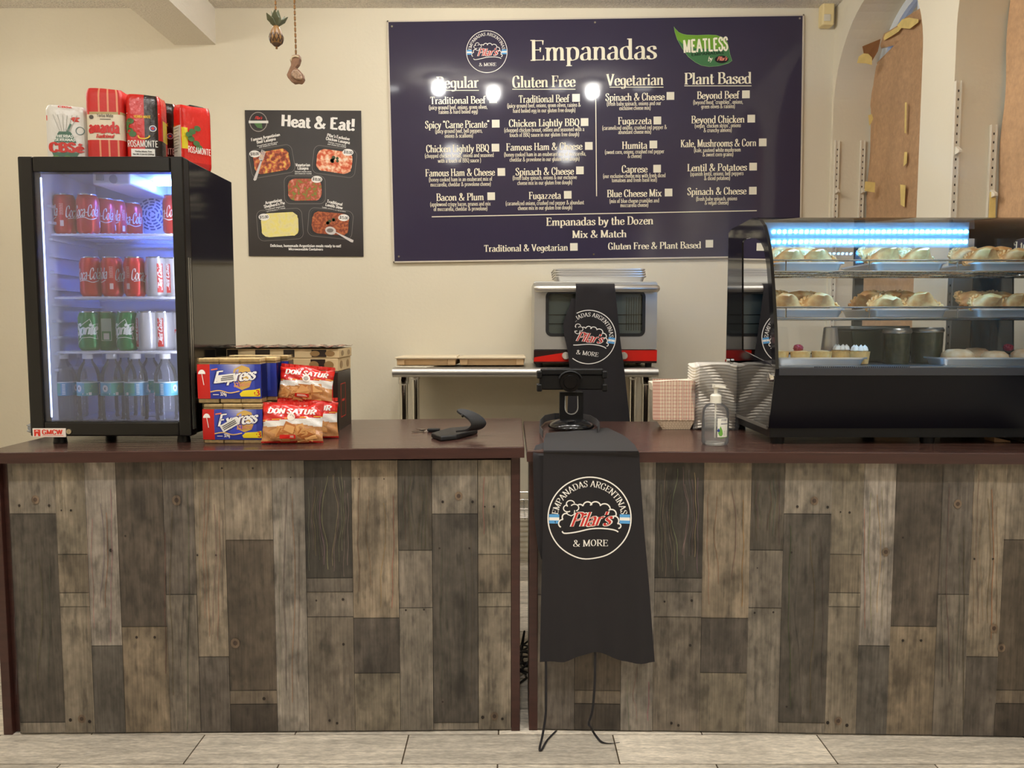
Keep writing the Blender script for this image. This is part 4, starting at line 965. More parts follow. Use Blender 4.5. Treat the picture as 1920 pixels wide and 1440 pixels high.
door = part('door', m, steel2, t)
m = MB(); m.line([(wx + a * 1.0, wz_ + b * 1.0) for a, b in rrect((wx1 - wx0) / 2, (wz1 - wz0) / 2, .02, 6)], .014, lambda a, b: Vector((a, OY - .0015, b)), True); part('window_gasket', m, mat('black rubber', (20, 20, 21), rough=.5), door)
m = MB(); m.hexa([(wx + a, OY + .012, wz_ + b) for a, b in inner], [(wx + a, OY + .016, wz_ + b) for a, b in inner]); part('window_glass', m, glass('oven glass', (226, 230, 230), ior=1.6), door)
m = MB(); hz = at(1115, 541, OY - .04).z; m.tube([(ox0 + .012, OY - .03, hz), (ox0 + .02, OY - .04, hz), (ox1 - .02, OY - .04, hz), (ox1 - .012, OY - .03, hz)], .0165, 14)
for x in (ox0 + .04, ox1 - .04): m.cyl((x, OY - .038, hz), (x, OY + .002, hz), .009, .009, 10)
part('handle', m, mat('polished steel', (208, 205, 198), rough=.34, metal=.85), door, smooth=50)
m = MB(); m.box(wx0 - .01, wx1 + .01, OY + .031, OY + .0315, wz0 - .01, wz1 + .01)
m = MB(); m.box(wx0 + .005, wx1 - .005, OY + .022, OY + .029, wz0 + .004, wz1 - .004); part('cavity', m, mat('oven cavity painted reflection', (190, 194, 190), rough=.35, metal=.1), t)  # pale colour stands in for the reflection on the oven window
m = MB()
for z in (wz0 + .05, wz0 + .09):
    m.cyl((wx0 + .004, OY + .019, z), (wx1 - .004, OY + .019, z), .0018, .0018, 6)
for k in range(7): x = wx1 - .075 + k * .011; m.cyl((x, OY + .019, wz0 + .02), (x, OY + .019, wz1 - .02), .0015, .0015, 6)
part('oven_rack', m, chrome, t)
m = MB(); m.box(ox0, ox1, OY + .004, OY + .03, oz(681), oz(656)); cp = part('control_panel', m, mat('dark control panel', (44, 24, 22), rough=.3), t, bevel=.002)
red_m = mat('red enamel', (206, 30, 18), rough=.3)
m = MB(); F_ = lambda a, b: Vector((a, OY + .0032, b))
m.flat([(oxp(1001), oz(678)), (oxp(1068), oz(678)), (oxp(1068), oz(660)), (oxp(1040), oz(664)), (oxp(1002), oz(670))], F_); part('red_stripe', m, red_m, cp); m = MB()
m.flat([(oxp(1160), oz(677)), (ox1, oz(677)), (ox1, oz(656.5)), (oxp(1160), oz(656.5))], F_); part('red_stripe', m, red_m, cp)
for px in (1061, 1170):
    x = oxp(px); m = MB(); m.cyl((x, OY - .022, oz(667)), (x, OY + .006, oz(667)), .015, .017, 20); m.box(x - .003, x + .003, OY - .026, OY - .02, oz(667) - .013, oz(667) + .013); part('knob', m, mat('pale knob', (188, 180, 166), rough=.35), t, smooth=40)
for px in (1012, 1221):
    for Y in (OY + .06, OY + .34): m = MB(); m.cyl((oxp(px), Y, tz + .0005), (oxp(px), Y, oz0 + .004), .014, .017, 14); part('foot', m, mat('black rubber foot', (22, 21, 21), rough=.6), t, smooth=40)

# nested baking trays on the oven
alu = mat('aluminium tray', (222, 220, 216), rough=.3, metal=.7)
def tray(name, label, cx, cy, z, w, d, h, group, rotz=0, cat='baking tray'):
    t = thing(name, label, cat, (cx, cy, z), rotz, group); M0 = Matrix.Translation((cx, cy, 0)) @ Matrix.Rotation(rotz, 4, 'Z')
    m = MB(); fl = .012
    def rr(w_, d_, r, z_): return [tuple(M0 @ Vector((a, b, z_))) for a, b in rrect(w_ / 2, d_ / 2, r, 4)]
    L = [rr(w - .03, d - .03, .02, z), rr(w - .012, d - .012, .024, z + h - .002), rr(w, d, .026, z + h), rr(w, d, .026, z + h - .005)]
    I = [[m.v(p) for p in q] for q in L]; n = len(I[0])
    m.f(*I[0])
    for a, b in zip(I, I[1:]):
        for k in range(n): m.f(a[k], a[(k + 1) % n], b[(k + 1) % n], b[k])
    J = [m.v((p[0], p[1], p[2] + .0015)) for p in rr(w - .033, d - .033, .018, z)]; m.f(*J)
    K = [m.v(p) for p in rr(w - .015, d - .015, .022, z + h - .003)]
    for k in range(n): m.f(J[k], J[(k + 1) % n], K[(k + 1) % n], K[k]); m.f(K[k], K[(k + 1) % n], I[2][(k + 1) % n], I[2][k])
    part('pan', m, alu, t, smooth=40); return t
bx0, bx1 = at(1040, 515, 3.5).x, at(1213, 515, 3.5).x
for k in range(4):
    tray('baking_tray', ['lowest baking tray on the oven', 'second baking tray from the bottom of the stack on the oven', 'third baking tray from the bottom of the stack on the oven', 'top baking tray of the stack on the oven'][k], (bx0 + bx1) / 2 - .002 * k, 3.62, oz1 + .001 + .0105 * k, bx1 - bx0, .26, .026, 'baking trays stacked on the oven')

# folded kraft cartons and a sheet on the table
kb = mat('kraft carton', (178, 146, 106), rough=.8, noise=((9, 9, 9), .08)); kw = mat('pale carton top', (222, 206, 176), rough=.75)
def carton(label, pa, pb, Y, dz):
    a, b = at(pa, 675, Y), at(pb, 675, Y); z0 = tz + dz
    t = thing('folded_carton', label, 'carton', ((a.x + b.x) / 2, Y + .1, z0), 0, 'flattened cartons on the steel table')
    m = MB(); m.hexa([(a.x, Y + .01, z0), (b.x, Y + .01, z0), (b.x + .01, Y + .24, z0), (a.x - .01, Y + .24, z0)], [(a.x - .008, Y, z0 + .03), (b.x + .008, Y, z0 + .03), (b.x + .016, Y + .24, z0 + .03), (a.x - .016, Y + .24, z0 + .03)]); part('tray_wall', m, kb, t, bevel=.002)
    m = MB(); m.box(a.x - .012, b.x + .014, Y - .012, Y + .24, z0 + .031, z0 + .036); m.hexa([(a.x - .012, Y - .014, z0 + .036), (b.x + .014, Y - .014, z0 + .036), (b.x + .01, Y + .2, z0 + .038), (a.x, Y + .2, z0 + .038)], [(a.x - .01, Y - .008, z0 + .039), (b.x + .01, Y - .008, z0 + .041), (b.x + .01, Y + .2, z0 + .042), (a.x, Y + .2, z0 + .04)]); part('lid', m, kw, t)
    for x in (a.x - .004, b.x - .03): m = MB(); m.box(x, x + .035, Y - .006, Y + .012, z0 + .002, z0 + .03); part('end_flap', m, kb, t, bevel=.003)
carton('flattened kraft carton on the table, left end', 746, 852, 3.5, .007); carton('flattened kraft carton on the table, close to the oven', 864, 980, 3.51, .007)
m = MB(); P_ = [at_z(742, 688, tz + .001), at_z(800, 689, tz + .001), at_z(846, 684, tz + .001), at_z(830, 678, tz + .001), at_z(760, 679, tz + .001)]
m.hexa(P_, [p + Vector((0, 0, .004)) for p in P_])
solo('paper_sheet', 'pale patterned paper lying under the kraft cartons', 'paper', m, mat('checked paper', (222, 214, 192), rough=.8, noise=((60, 9, 9), .15)), tuple(P_[0]))

# ---------------------------------------------------------------- aprons
cloth = mat('black apron cloth', (24, 20, 23), rough=.9, sheen=.08, bump=((420, 420, 420), .15, .001), noise=((4, 4, 4), .08))
fprint = mat('apron print', None, rough=.6)
def lerp_rows(rows, v):
    x = v * (len(rows) - 1); i = min(int(x), len(rows) - 2); f = x - i
    return [a + (b - a) * f for a, b in zip(rows[i], rows[i + 1])]
def make_apron(label, loc, rows, surfY, extra, emb, hem=None, straps=()):
    """rows: hanging part, (py, left px, right px) at depth; surfY(x, z) gives its depth"""
    t = thing('apron', label, 'apron', loc)
    m = MB()
    for fn, nu, nv in extra: m.sheet(fn, nu, nv, .0016)
    part('cloth', m, cloth, t, smooth=60)
    e = MB(); emb(e); part('emblem_print', e, fprint, t)
    for nm, mb in straps: part(nm, mb, cloth, t, smooth=50)
    return t
# front apron over the edge of the right counter
YA = 2.162
def yfront(x, z):
    f = max(0, min(1, (.82 - z) / .6))
    return YA - f * (.006 + .006 * sin(x * 38 + 1.2) + .004 * sin(x * 85 + z * 6))
HANG = [(862, 1019, 1199), (900, 1018, 1201), (1000, 1018, 1208), (1100, 1015, 1217), (1180, 1013, 1223), (1236, 1012, 1228)]
TOPR = [((1024, 814), (1140, 804)), ((1020, 826), (1170, 818)), ((1019, 838), (1190, 836)), ((1019, 847), (1197, 848))]
def apron_front(u, v):
    if v < .22:
        k = v / .22
        x = k * 3; i = min(int(x), 2); f = x - i
        L = [TOPR[i][0][j] + (TOPR[i + 1][0][j] - TOPR[i][0][j]) * f for j in (0, 1)]; R = [TOPR[i][1][j] + (TOPR[i + 1][1][j] - TOPR[i][1][j]) * f for j in (0, 1)]
        px, py = L[0] + (R[0] - L[0]) * u, L[1] + (R[1] - L[1]) * u
        p = at_z(px, py, ZR + .003)
        p.z += .0012 + .0016 * abs(sin(u * 9 + k * 2)) * (1 - k); return p
    if v < .3:
        k = (v - .22) / .08; a = apron_front(u, .2199); py, l, r = HANG[0]; b0 = at(l + (r - l) * u, py, YA)
        a2 = Vector((b0.x, YA, ZR + .004)); return (a * (1 - k) + a2 * k) * (1 - k) + (a2 * (1 - k) + b0 * k) * k
    k = (v - .3) / .7; py, l, r = lerp_rows(HANG, k)
    hemw = 6 * sin(u * 7.2 + 1.2) * max(0, k - .8) * 5 * (.7 + .3 * u) - (10 * max(0, 1 - abs(u - .45) / .25)) * max(0, k - .8) * 5
    p = at(l + (r - l) * u, py + hemw, YA); p.y = yfront(p.x, p.z); return p
FOLD = [(850, 999, 1026), (900, 1000, 1026), (970, 1002, 1026), (1025, 1008, 1025), (1049, 1015, 1024)]
def fold_front(u, v):
    if v < .15:
        a = at_z(1004 + 22 * u, 836 - 8 * u, ZR + .004); py, l, r = FOLD[0]; b = at(l + (r - l) * u, py, YA + .008); return a.lerp(b, v / .15)
    py, l, r = lerp_rows(FOLD, (v - .15) / .85); return at(l + (r - l) * u, py, YA + .009 + .003 * sin(u * 5))
ecx, ecz = at(1105, 971, YA).x, at(1105, 971, YA).z
def emb_front(e): emblem(e, lambda a, b, h: Vector((ecx + a, yfront(ecx + a, ecz + b) - .0022 - .0005 * h, ecz + b)), 0, 0, 78 / FPX * 2.185, 4)
s1 = MB(); zs = ZR + .018
s1.ribbon([at_z(a, b, ZR + .004) + Vector((0, 0, .013)) for a, b in ((1018, 822), (1012, 812), (1013, 800), (1022, 791), (1040, 787), (1060, 787))], (0, 0, 1), .024, .002)
s1.ribbon([at_z(a, b, ZR + .004) + Vector((0, 0, .013)) for a, b in ((1090, 788), (1106, 791), (1118, 798), (1124, 806), (1120, 813))], (0, 0, 1), .024, .002)
def tie(P, n0):
    mb = MB(); pts = []
    for i, (a, b, Y) in enumerate(P): pts.append(at(a, b, Y) if Y else at_z(a, b, .0035))
    mb.ribbon([Vector(q) for q in _spline([tuple(p) + () for p in pts], 4)] if False else sp3(pts, 5), (1, .25, 0), .007, .0018); return mb
def sp3(P, k):
    o = []; n = len(P)
    for i in range(n - 1):
        a, b, c, d = P[max(i - 1, 0)], P[i], P[i + 1], P[min(i + 2, n - 1)]
        for j in range(k):
            t = j / k; o.append(.5 * ((2 * b) + (c - a) * t + (2 * a - 5 * b + 4 * c - d) * t * t + (-a + 3 * b - 3 * c + d) * t ** 3))
    o.append(P[-1]); return o
t1 = tie([(1023, 1225, 2.163), (1024, 1290, 2.166), (1023, 1340, 2.16), (1017, 1380, 2.14), (1012, 1402, None), (1015, 1407, None), (1026, 1388, None), (1043, 1370, None)], 0)
t2 = tie([(1116, 1212, 2.163), (1115, 1280, 2.17), (1111, 1330, 2.175), (1104, 1356, 2.17), (1108, 1364, 2.165), (1116, 1378, None), (1128, 1391, None), (1145, 1394, None), (1160, 1392, None)], 0)
make_apron('black apron hanging over the front edge of the right counter, ties on the floor', (ecx, YA, ZR), HANG, yfront, [(apron_front, 24, 60), (fold_front, 6, 24)], emb_front, None, [('neck_strap', s1), ('waist_tie', t1), ('waist_tie', t2)])
# apron over the oven handle
YB = OY - .062
HB = [(541, 1080, 1153), (580, 1078, 1157), (640, 1074, 1163), (690, 1069, 1170), (745, 1065, 1176), (800, 1063, 1182), (880, 1060, 1190)]
def yback(x, z): return YB + .004 * sin(x * 40 + z * 5)
def apron_back(u, v):
    if v < .12:
        k = v / .12; py, l, r = HB[0]; b = at(l + (r - l) * u, 541, YB); th_ = (1 - k) * pi * .62
        return Vector((b.x, OY - .04 - .0205 * cos(th_), hz + .0205 * sin(th_) + (b.z - hz) * k))
    py, l, r = lerp_rows(HB, (v - .12) / .88); p = at(l + (r - l) * u, py, YB); p.y = yback(p.x, p.z); return p
def leftx(z):
    for i in range(len(HB) - 1):
        a, b = at(HB[i][1], HB[i][0], YB), at(HB[i + 1][1], HB[i + 1][0], YB)
        if a.z >= z >= b.z: return a.x + (b.x - a.x) * (a.z - z) / (a.z - b.z)
    return at(HB[-1][1], HB[-1][0], YB).x
FB = [(560, 1072, 1084), (585, 1064, 1084), (603, 1056, 1084), (625, 1057, 1082), (655, 1064, 1080), (690, 1068, 1076)]
def fold_back(u, v): py, l, r = lerp_rows(FB, v); return at(l + (r - l) * u, py, YB + .012 + .01 * (1 - u))
bx, bz_ = at(1104, 632, YB).x, at(1104, 632, YB).z
def emb_back(e):
    def F(a, b, h):
        x, z = bx + a, bz_ + b; xl = leftx(z) + .003; y = yback(x, z) - .0022 - .0005 * h
        if x < xl: d = xl - x; return Vector((xl + d * .25, y + .003 + d * .6 + .004, z))
        return Vector((x, y, z))
    emblem(e, F, 0, 0, 50 / FPX * YB, 3, -.13)
make_apron('black apron hung over the oven handle, its emblem folded at one side', (bx, YB, hz), HB, yback, [(apron_back, 20, 44), (fold_back, 6, 16)], emb_back)

# ---------------------------------------------------------------- tablet stand on the right counter
blk = mat('black plastic', (13, 13, 15), rough=.4, spec=.35); gblk = mat('glossy black plastic', (16, 16, 18), rough=.16)
bp_ = at_z(1071, 801, ZR + .008); zs0 = ZR + .0085
t = thing('tablet_stand', 'black tablet stand standing on the apron at the counter gap', 'tablet stand', (bp_.x, bp_.y, zs0))
m = MB(); m.lathe((bp_.x, bp_.y, zs0), [(0, 0), (.078, 0), (.08, .003), (.079, .007), (.07, .016), (.05, .026), (.036, .03), (0, .031)], 40); part('base', m, gblk, t, smooth=35)
sy = bp_.y
def sp(px, py, Y=None): return at(px, py, Y or sy)
zt, zb = sp(1070, 735).z, zs0 + .026; xl, xr = sp(1049, 760).x, sp(1093, 760).x
m = MB(); sx0, sx1, sz0, sz1 = sp(1059, 760).x, sp(1083, 760).x, sp(1070, 776).z, sp(1070, 742).z
for q in ((xl, sx0, zb, zt), (sx1, xr, zb, zt), (sx0, sx1, zb, sz0), (sx0, sx1, sz1, zt)): m.box(q[0], q[1], sy - .012, sy + .012, q[2], q[3])
for k in range(6):
    a, b = pi + pi * k / 6, pi + pi * (k + 1) / 6; rr = (sx1 - sx0) / 2; cx_ = (sx0 + sx1) / 2
    P_ = [(cx_ + rr * cos(a), sz0 + rr + rr * sin(a)), (cx_ + rr * cos(b), sz0 + rr + rr * sin(b)), (cx_ + rr * cos(b), sz0), (cx_ + rr * cos(a), sz0)]
    m.hexa([(x, sy - .012, z) for x, z in P_], [(x, sy + .012, z) for x, z in P_])
part('post', m, blk, t)
m = MB(); m.line([(sx0 + .001, sz1)] + [((sx0 + sx1) / 2 + (sx1 - sx0) / 2 * cos(pi + pi * k / 10), sz0 + (sx1 - sx0) / 2 + (sx1 - sx0) / 2 * sin(pi + pi * k / 10)) for k in range(11)] + [(sx1 - .001, sz1)], .003, lambda a, b: Vector((a, sy - .0125, b))); part('slot_rim', m, mat('grey slot rim', (150, 148, 142), rough=.3), t)
hx0, hx1, hz0, hz1 = sp(1011, 712, sy - .03).x, sp(1133, 712, sy - .03).x, sp(1070, 733, sy - .03).z, sp(1070, 691, sy - .03).z
m = MB(); m.box(hx0, hx1, sy - .036, sy - .018, hz0 + .004, hz1 - .02); m.box(hx0 + .004, hx1 - .004, sy - .042, sy - .014, hz1 - .022, hz1); br = part('bracket', m, blk, t, bevel=.004)
for x in (hx0, hx1):
    for z in (hz0 + .012, hz1 - .02): m = MB(); m.box(x - .009, x + .009, sy - .05, sy - .012, z - .013, z + .013); part('clamp', m, blk, t, bevel=.004)
m = MB(); p = sp(1069, 716, sy - .036); m.cyl((p.x, sy - .012, p.z), (p.x, sy - .046, p.z), .036, .034, 36); m.cyl((p.x, sy - .046, p.z), (p.x, sy - .052, p.z), .024, .022, 30); part('swivel_disc', m, gblk, t, smooth=30)
m = MB(); m.tube([(p.x + .04 * cos(a), sy - .047, p.z + .002 + .034 * sin(a)) for a in [pi * .1 + pi * .8 * k / 12 for k in range(13)]], .004, 8); part('swivel_rim', m, blk, t, smooth=40)
m = MB(); m.cyl((p.x, sy - .02, p.z), (p.x, sy + .012, p.z - .02), .02, .02, 16); part('joint', m, blk, t, smooth=40)

# ---------------------------------------------------------------- belt pouch and keys on the left counter
q = at_z(845, 822, zl(-.18)); py_ = q.y
t = thing('belt_pouch', 'black belt pouch lying open with its flap curled up', 'pouch', (q.x, py_, zl(q.x)))
def pp(a, b): return at(a, b, py_)
leather = mat('black leather', (22, 21, 22), rough=.5)
m = MB(); dz = zl(q.x) + .0035 - pp(840, 826).z; F0 = [at_z(808, 821, zl(q.x)), at_z(826, 828, zl(q.x)), at_z(856, 825, zl(q.x)), at_z(896, 814, zl(q.x)), at_z(884, 807, zl(q.x)), at_z(840, 811, zl(q.x))]
m.hexa([p + Vector((0, 0, .0006)) for p in F0], [p + Vector((0, 0, .016)) for p in F0]); part('holder', m, leather, t, bevel=.005, seg=3)
m = MB(); fl = sp3([pp(868, 814), pp(888, 811), pp(897, 803), pp(895, 795), pp(885, 786), pp(872, 779), pp(862, 774)], 5); n_ = len(fl)
rows = []
for i, p in enumerate(fl):
    d = (fl[min(i + 1, n_ - 1)] - fl[max(i - 1, 0)]).normalized(); nn = Vector((-d.z, 0, d.x)); k = i / (n_ - 1)
    w = .026 * (1 if k < .7 else max(.12, math.sqrt(max(0, 1 - ((k - .7) / .3) ** 2)))); pz_ = p + Vector((0, 0, dz))
    rows.append([m.v(pz_ + Vector((.8 * s_ * w, .6 * s_ * w, 0)) + nn * .0025 * e_) for s_, e_ in ((-1, -1), (1, -1), (1, 1), (-1, 1))])
for a, b in zip(rows, rows[1:]):
    for k in range(4): m.f(a[k], a[(k + 1) % 4], b[(k + 1) % 4], b[k])
m.f(*rows[-1]); fp = part('flap', m, leather, t, smooth=45)
m = MB(); c0 = pp(871, 781) + Vector((-.004, -.02, dz - .003)); m.cyl(c0, c0 + Vector((-.004, 0, -.003)), .006, .006, 14); part('snap', m, mat('dark snap button', (70, 68, 66), rough=.25, metal=1), fp, smooth=30)
k0 = at_z(808, 808, zl(-.25) + .004); zc = zl(k0.x)
t = thing('key_bunch', 'small bunch of keys with a black fob beside the pouch', 'keys', (k0.x, k0.y, zc))
m = MB(); m.box(k0.x - .012, k0.x + .03, k0.y - .008, k0.y + .014, zc + .0005, zc + .012); part('fob', m, blk, t, bevel=.003)
m = MB(); m.tube([(k0.x - .016 + .011 * cos(a), k0.y + .011 * sin(a), zc + .0035) for a in [pi * k / 8 for k in range(16)]], .0012, 6, True); part('ring', m, chrome, t, smooth=60)
for k, a in enumerate((2.8, 3.3, 2.3)):
    m = MB(); d = Vector((cos(a), sin(a), 0)); n2 = Vector((-d.y, d.x, 0)); b = Vector((k0.x - .024, k0.y + .004 * k, zc + .001 + .0022 * k))
    m.hexa([b - n2 * .007, b + d * .014 - n2 * .008, b + d * .014 + n2 * .008, b + n2 * .007], [p + Vector((0, 0, .002)) for p in (b - n2 * .007, b + d * .014 - n2 * .008, b + d * .014 + n2 * .008, b + n2 * .007)])
    c1 = b + d * .014; m.hexa([c1 - n2 * .003, c1 + d * .026 - n2 * .003, c1 + d * .026 + n2 * .003, c1 + n2 * .003], [p + Vector((0, 0, .002)) for p in (c1 - n2 * .003, c1 + d * .026 - n2 * .003, c1 + d * .026 + n2 * .003, c1 + n2 * .003)]); part('key', m, chrome, t)
# ---------------------------------------------------------------- glass-door fridge on the left counter
FY = 2.30
def fp_(px, py, Y=FY): return at(px, py, Y)
fx0, fx1 = -1.452, -.966
fz1, fz0 = fp_(190, 293).z, fp_(200, 818).z
gx0, gx1 = at(61, 322, FY).x, at(318, 322, FY).x + .002
gz1, gz0 = at(190, 322, FY).z, at(200, 791, FY).z
FB_ = 2.70
DT = .045                                              # door thickness
black_gloss = mat('glossy black fridge steel', (14, 13, 15), rough=.09, spec=.6)
black_frame = mat('black fridge door frame', (13, 12, 13), rough=.25)
liner = mat('white fridge liner', (206, 208, 216), rough=.45)
fr = thing('glass_door_fridge', 'black countertop fridge with a lit glass door, drinks inside', 'fridge', ((fx0 + fx1) / 2, (FY + FB_) / 2, zl(-1.2)))
cx0, cx1, cz0, cz1 = fx0 + .003, fx1 - .002, fz0 + .004, fz1 - .002; W_ = .034
m = MB(); y0 = FY + DT
m.box(cx0, cx0 + .006, y0, FB_, cz0, cz1); m.box(cx1 - .006, cx1, y0, FB_, cz0, cz1); m.box(cx0 + .006, cx1 - .006, y0, FB_, cz1 - .006, cz1); m.box(cx0 + .006, cx1 - .006, y0, FB_, cz0, cz0 + .03); m.box(cx0 + .006, cx1 - .006, FB_ - .006, FB_, cz0 + .03, cz1 - .006)
part('cabinet', m, black_gloss, fr, bevel=.0015)
ix0, ix1, iz0, iz1, iy1 = cx0 + W_, cx1 - W_, gz0 - .012, gz1 + .02, FB_ - .045
m = MB()
m.box(cx0 + .0065, ix0, y0, FB_ - .0065, iz0, iz1); m.box(ix1, cx1 - .0065, y0, FB_ - .0065, iz0, iz1); m.box(cx0 + .0065, cx1 - .0065, y0, FB_ - .0065, iz1, cz1 - .0065); m.box(cx0 + .0065, cx1 - .0065, y0, FB_ - .0065, cz0 + .0305, iz0); m.box(ix0, ix1, iy1, FB_ - .0065, iz0, iz1)
zz = iz0 + .16
while zz < iz1 - .1: m.box(ix0, ix0 + .012, y0 + .03, iy1, zz, zz + .008); m.box(ix1 - .012, ix1, y0 + .03, iy1, zz, zz + .008); zz += .05
lin_p = part('inner_liner', m, liner, fr)
m = MB()
for q in ((fx0, gx0, fz0, fz1), (gx1, fx1, fz0, fz1), (gx0, gx1, fz0, gz0), (gx0, gx1, gz1, fz1)): m.box(q[0], q[1], FY, FY + DT - .003, q[2], q[3])
df = part('door_frame', m, black_frame, fr, bevel=.004)
m = MB()
for Y in (FY + .006, FY + .03): m.box(gx0, gx1, Y, Y + .003, gz0, gz1)
part('door_glass', m, glass('fridge glass', (248, 249, 252), ior=1.45, haze=.025), df)
m = MB(); m.box(fx1 - .0005, fx1 + .0015, FY + .012, FY + .02, fz0 + .02, at(350, 482, FY).z); m.box(fx1 - .0005, fx1 + .0015, FY + .026, FY + .033, fz0 + .02, at(350, 482, FY).z); part('edge_handle', m, mat('grey handle strip', (150, 148, 142), rough=.3, metal=.8), df)
m = MB(); m.box(gx0 + .0005, gx0 + .0018, FY + .036, FY + .04, gz0 + .01, gz1 - .01); part('light_strip', m, glow('cool fridge light', (.5, .62, 1.0), 14.0), df)
m = MB(); m.box(ix1 - .004, ix1 - .0005, y0 + .012, y0 + .018, gz0 + .01, gz1 - .03); part('light_strip', m, glow('fridge fill light', (.86, .89, .97), 55.0), fr)  # hidden glowing strip, added to fill the drinks with light
m = MB(); bx0, bx1, bz0, bz1 = at(62, 810, FY).x, at(124, 810, FY).x, at(90, 819.5, FY).z, at(90, 803, FY).z
m.box(bx0, bx1, FY - .003, FY + .001, bz0, bz1); bd = part('badge', m, mat('white badge plate', (240, 226, 214), rough=.35), df, bevel=.001)
m = MB(); m.c((226, 62, 44)); B_ = lambda a, b: Vector((a, FY - .0034, b)); w_ = bx1 - bx0; hgt = bz1 - bz0
m.flat([(bx0 + .05 * w_, bz0 + .12 * hgt), (bx0 + .24 * w_, bz0 + .12 * hgt), (bx0 + .24 * w_, bz1 - .14 * hgt), (bx0 + .05 * w_, bz1 - .14 * hgt)], B_)
m.text('GMCW', B_, bx0 + .6 * w_, bz0 + .34 * hgt, .62 * w_, .5 * hgt, BOLD, 4)
m.line([(bx0 + .3 * w_, bz0 + .2 * hgt), (bx0 + .93 * w_, bz0 + .2 * hgt)], .0012, B_)
m.c((250, 226, 214)); m.flat([(bx0 + .1 * w_, bz0 + .14 * hgt), (bx0 + .14 * w_, bz0 + .5 * hgt), (bx0 + .18 * w_, bz0 + .14 * hgt)], lambda a, b: Vector((a, FY - .0038, b)))
m.flat([(bx0 + .08 * w_, bz1 - .34 * hgt), (bx0 + .2 * w_, bz1 - .34 * hgt), (bx0 + .14 * w_, bz1 - .2 * hgt)], lambda a, b: Vector((a, FY - .0038, b)))
part('badge_lettering', m, printed, bd)
m = MB(); p = at(130, 809, FY); m.cyl((p.x, FY - .004, p.z), (p.x, FY + .002, p.z), .0075, .0085, 20); m.box(p.x - .001, p.x + .001, FY - .0046, FY - .0035, p.z - .004, p.z + .004); part('door_lock', m, mat('pale lock', (196, 184, 156), rough=.25, metal=.9), df, smooth=30)
for x, Y in ((fx0 + .06, FY + .05), (fx1 - .045, FY + .05), (fx0 + .06, FB_ - .05), (fx1 - .045, FB_ - .05)):
    m = MB(); m.cyl((x, Y, zl(x) + .0004), (x, Y, cz0 + .002), .02, .016, 16); part('foot', m, blk, fr, smooth=30)
m = MB(); a, b = at(176, 335, FY + .1), at(246, 347, FY + .1); m.box(a.x, b.x, FY + .09, iy1, b.z, iz1 - .0005); th_ = part('thermostat_housing', m, mat('pale thermostat plastic', (214, 210, 204), rough=.4), fr, bevel=.006)
m = MB(); m.cyl(((a.x + b.x) / 2 + .01, FY + .089, (a.z + b.z) / 2 + .006), ((a.x + b.x) / 2 + .01, FY + .085, (a.z + b.z) / 2 + .006), .014, .013, 18); m.box(a.x + .012, a.x + .036, FY + .0885, FY + .0905, b.z + .012, b.z + .034); part('dial', m, mat('grey dial', (150, 148, 148), rough=.4), th_)
# the blue interior lamp under the roof and the fan grille on the back wall
m = MB(); m.box(b.x + .012, ix1 - .02, iy1 - .13, iy1 - .1, iz1 - .016, iz1 - .004); part('interior_lamp', m, glow('blue fridge lamp', (.09, .22, 1.0), 150.0), fr)
g_ = at(285, 402, iy1 - .002); m = MB(); GR = .052
for r_, n_ in ((.2, 3), (.42, 6), (.62, 9), (.8, 12), (.98, 14)):
    for k in range(n_):
        a0 = 2 * pi * k / n_ + r_; m.line([(r_ * GR * cos(a0 + 2 * pi / n_ * .72 * q / 4), r_ * GR * sin(a0 + 2 * pi / n_ * .72 * q / 4)) for q in range(5)], .0052, lambda u, v: Vector((g_.x + u, iy1 - .0012, g_.z + v)))
part('fan_grille', m, mat('dark fan slots', (52, 66, 110), rough=.6), fr)
wire = mat('white coated wire', (226, 228, 234), rough=.35)
SH = []
for py in (437, 555, 657):
    z = at(200, py, FY + .1).z; SH.append(z); m = MB(); ya, yb = FY + .09, iy1 - .01
    for k in range(24): x = ix0 + .012 + (ix1 - ix0 - .024) * k / 23; m.cyl((x, ya, z - .003), (x, yb, z - .003), .0018, .0018, 6)
    for y in (ya, yb, (ya + yb) / 2): m.cyl((ix0 + .002, y, z - .0065), (ix1 - .002, y, z - .0065), .0034 if y == ya else .0026, None, 8)
    part('wire_shelf', m, wire, fr)
FLOORZ = iz0

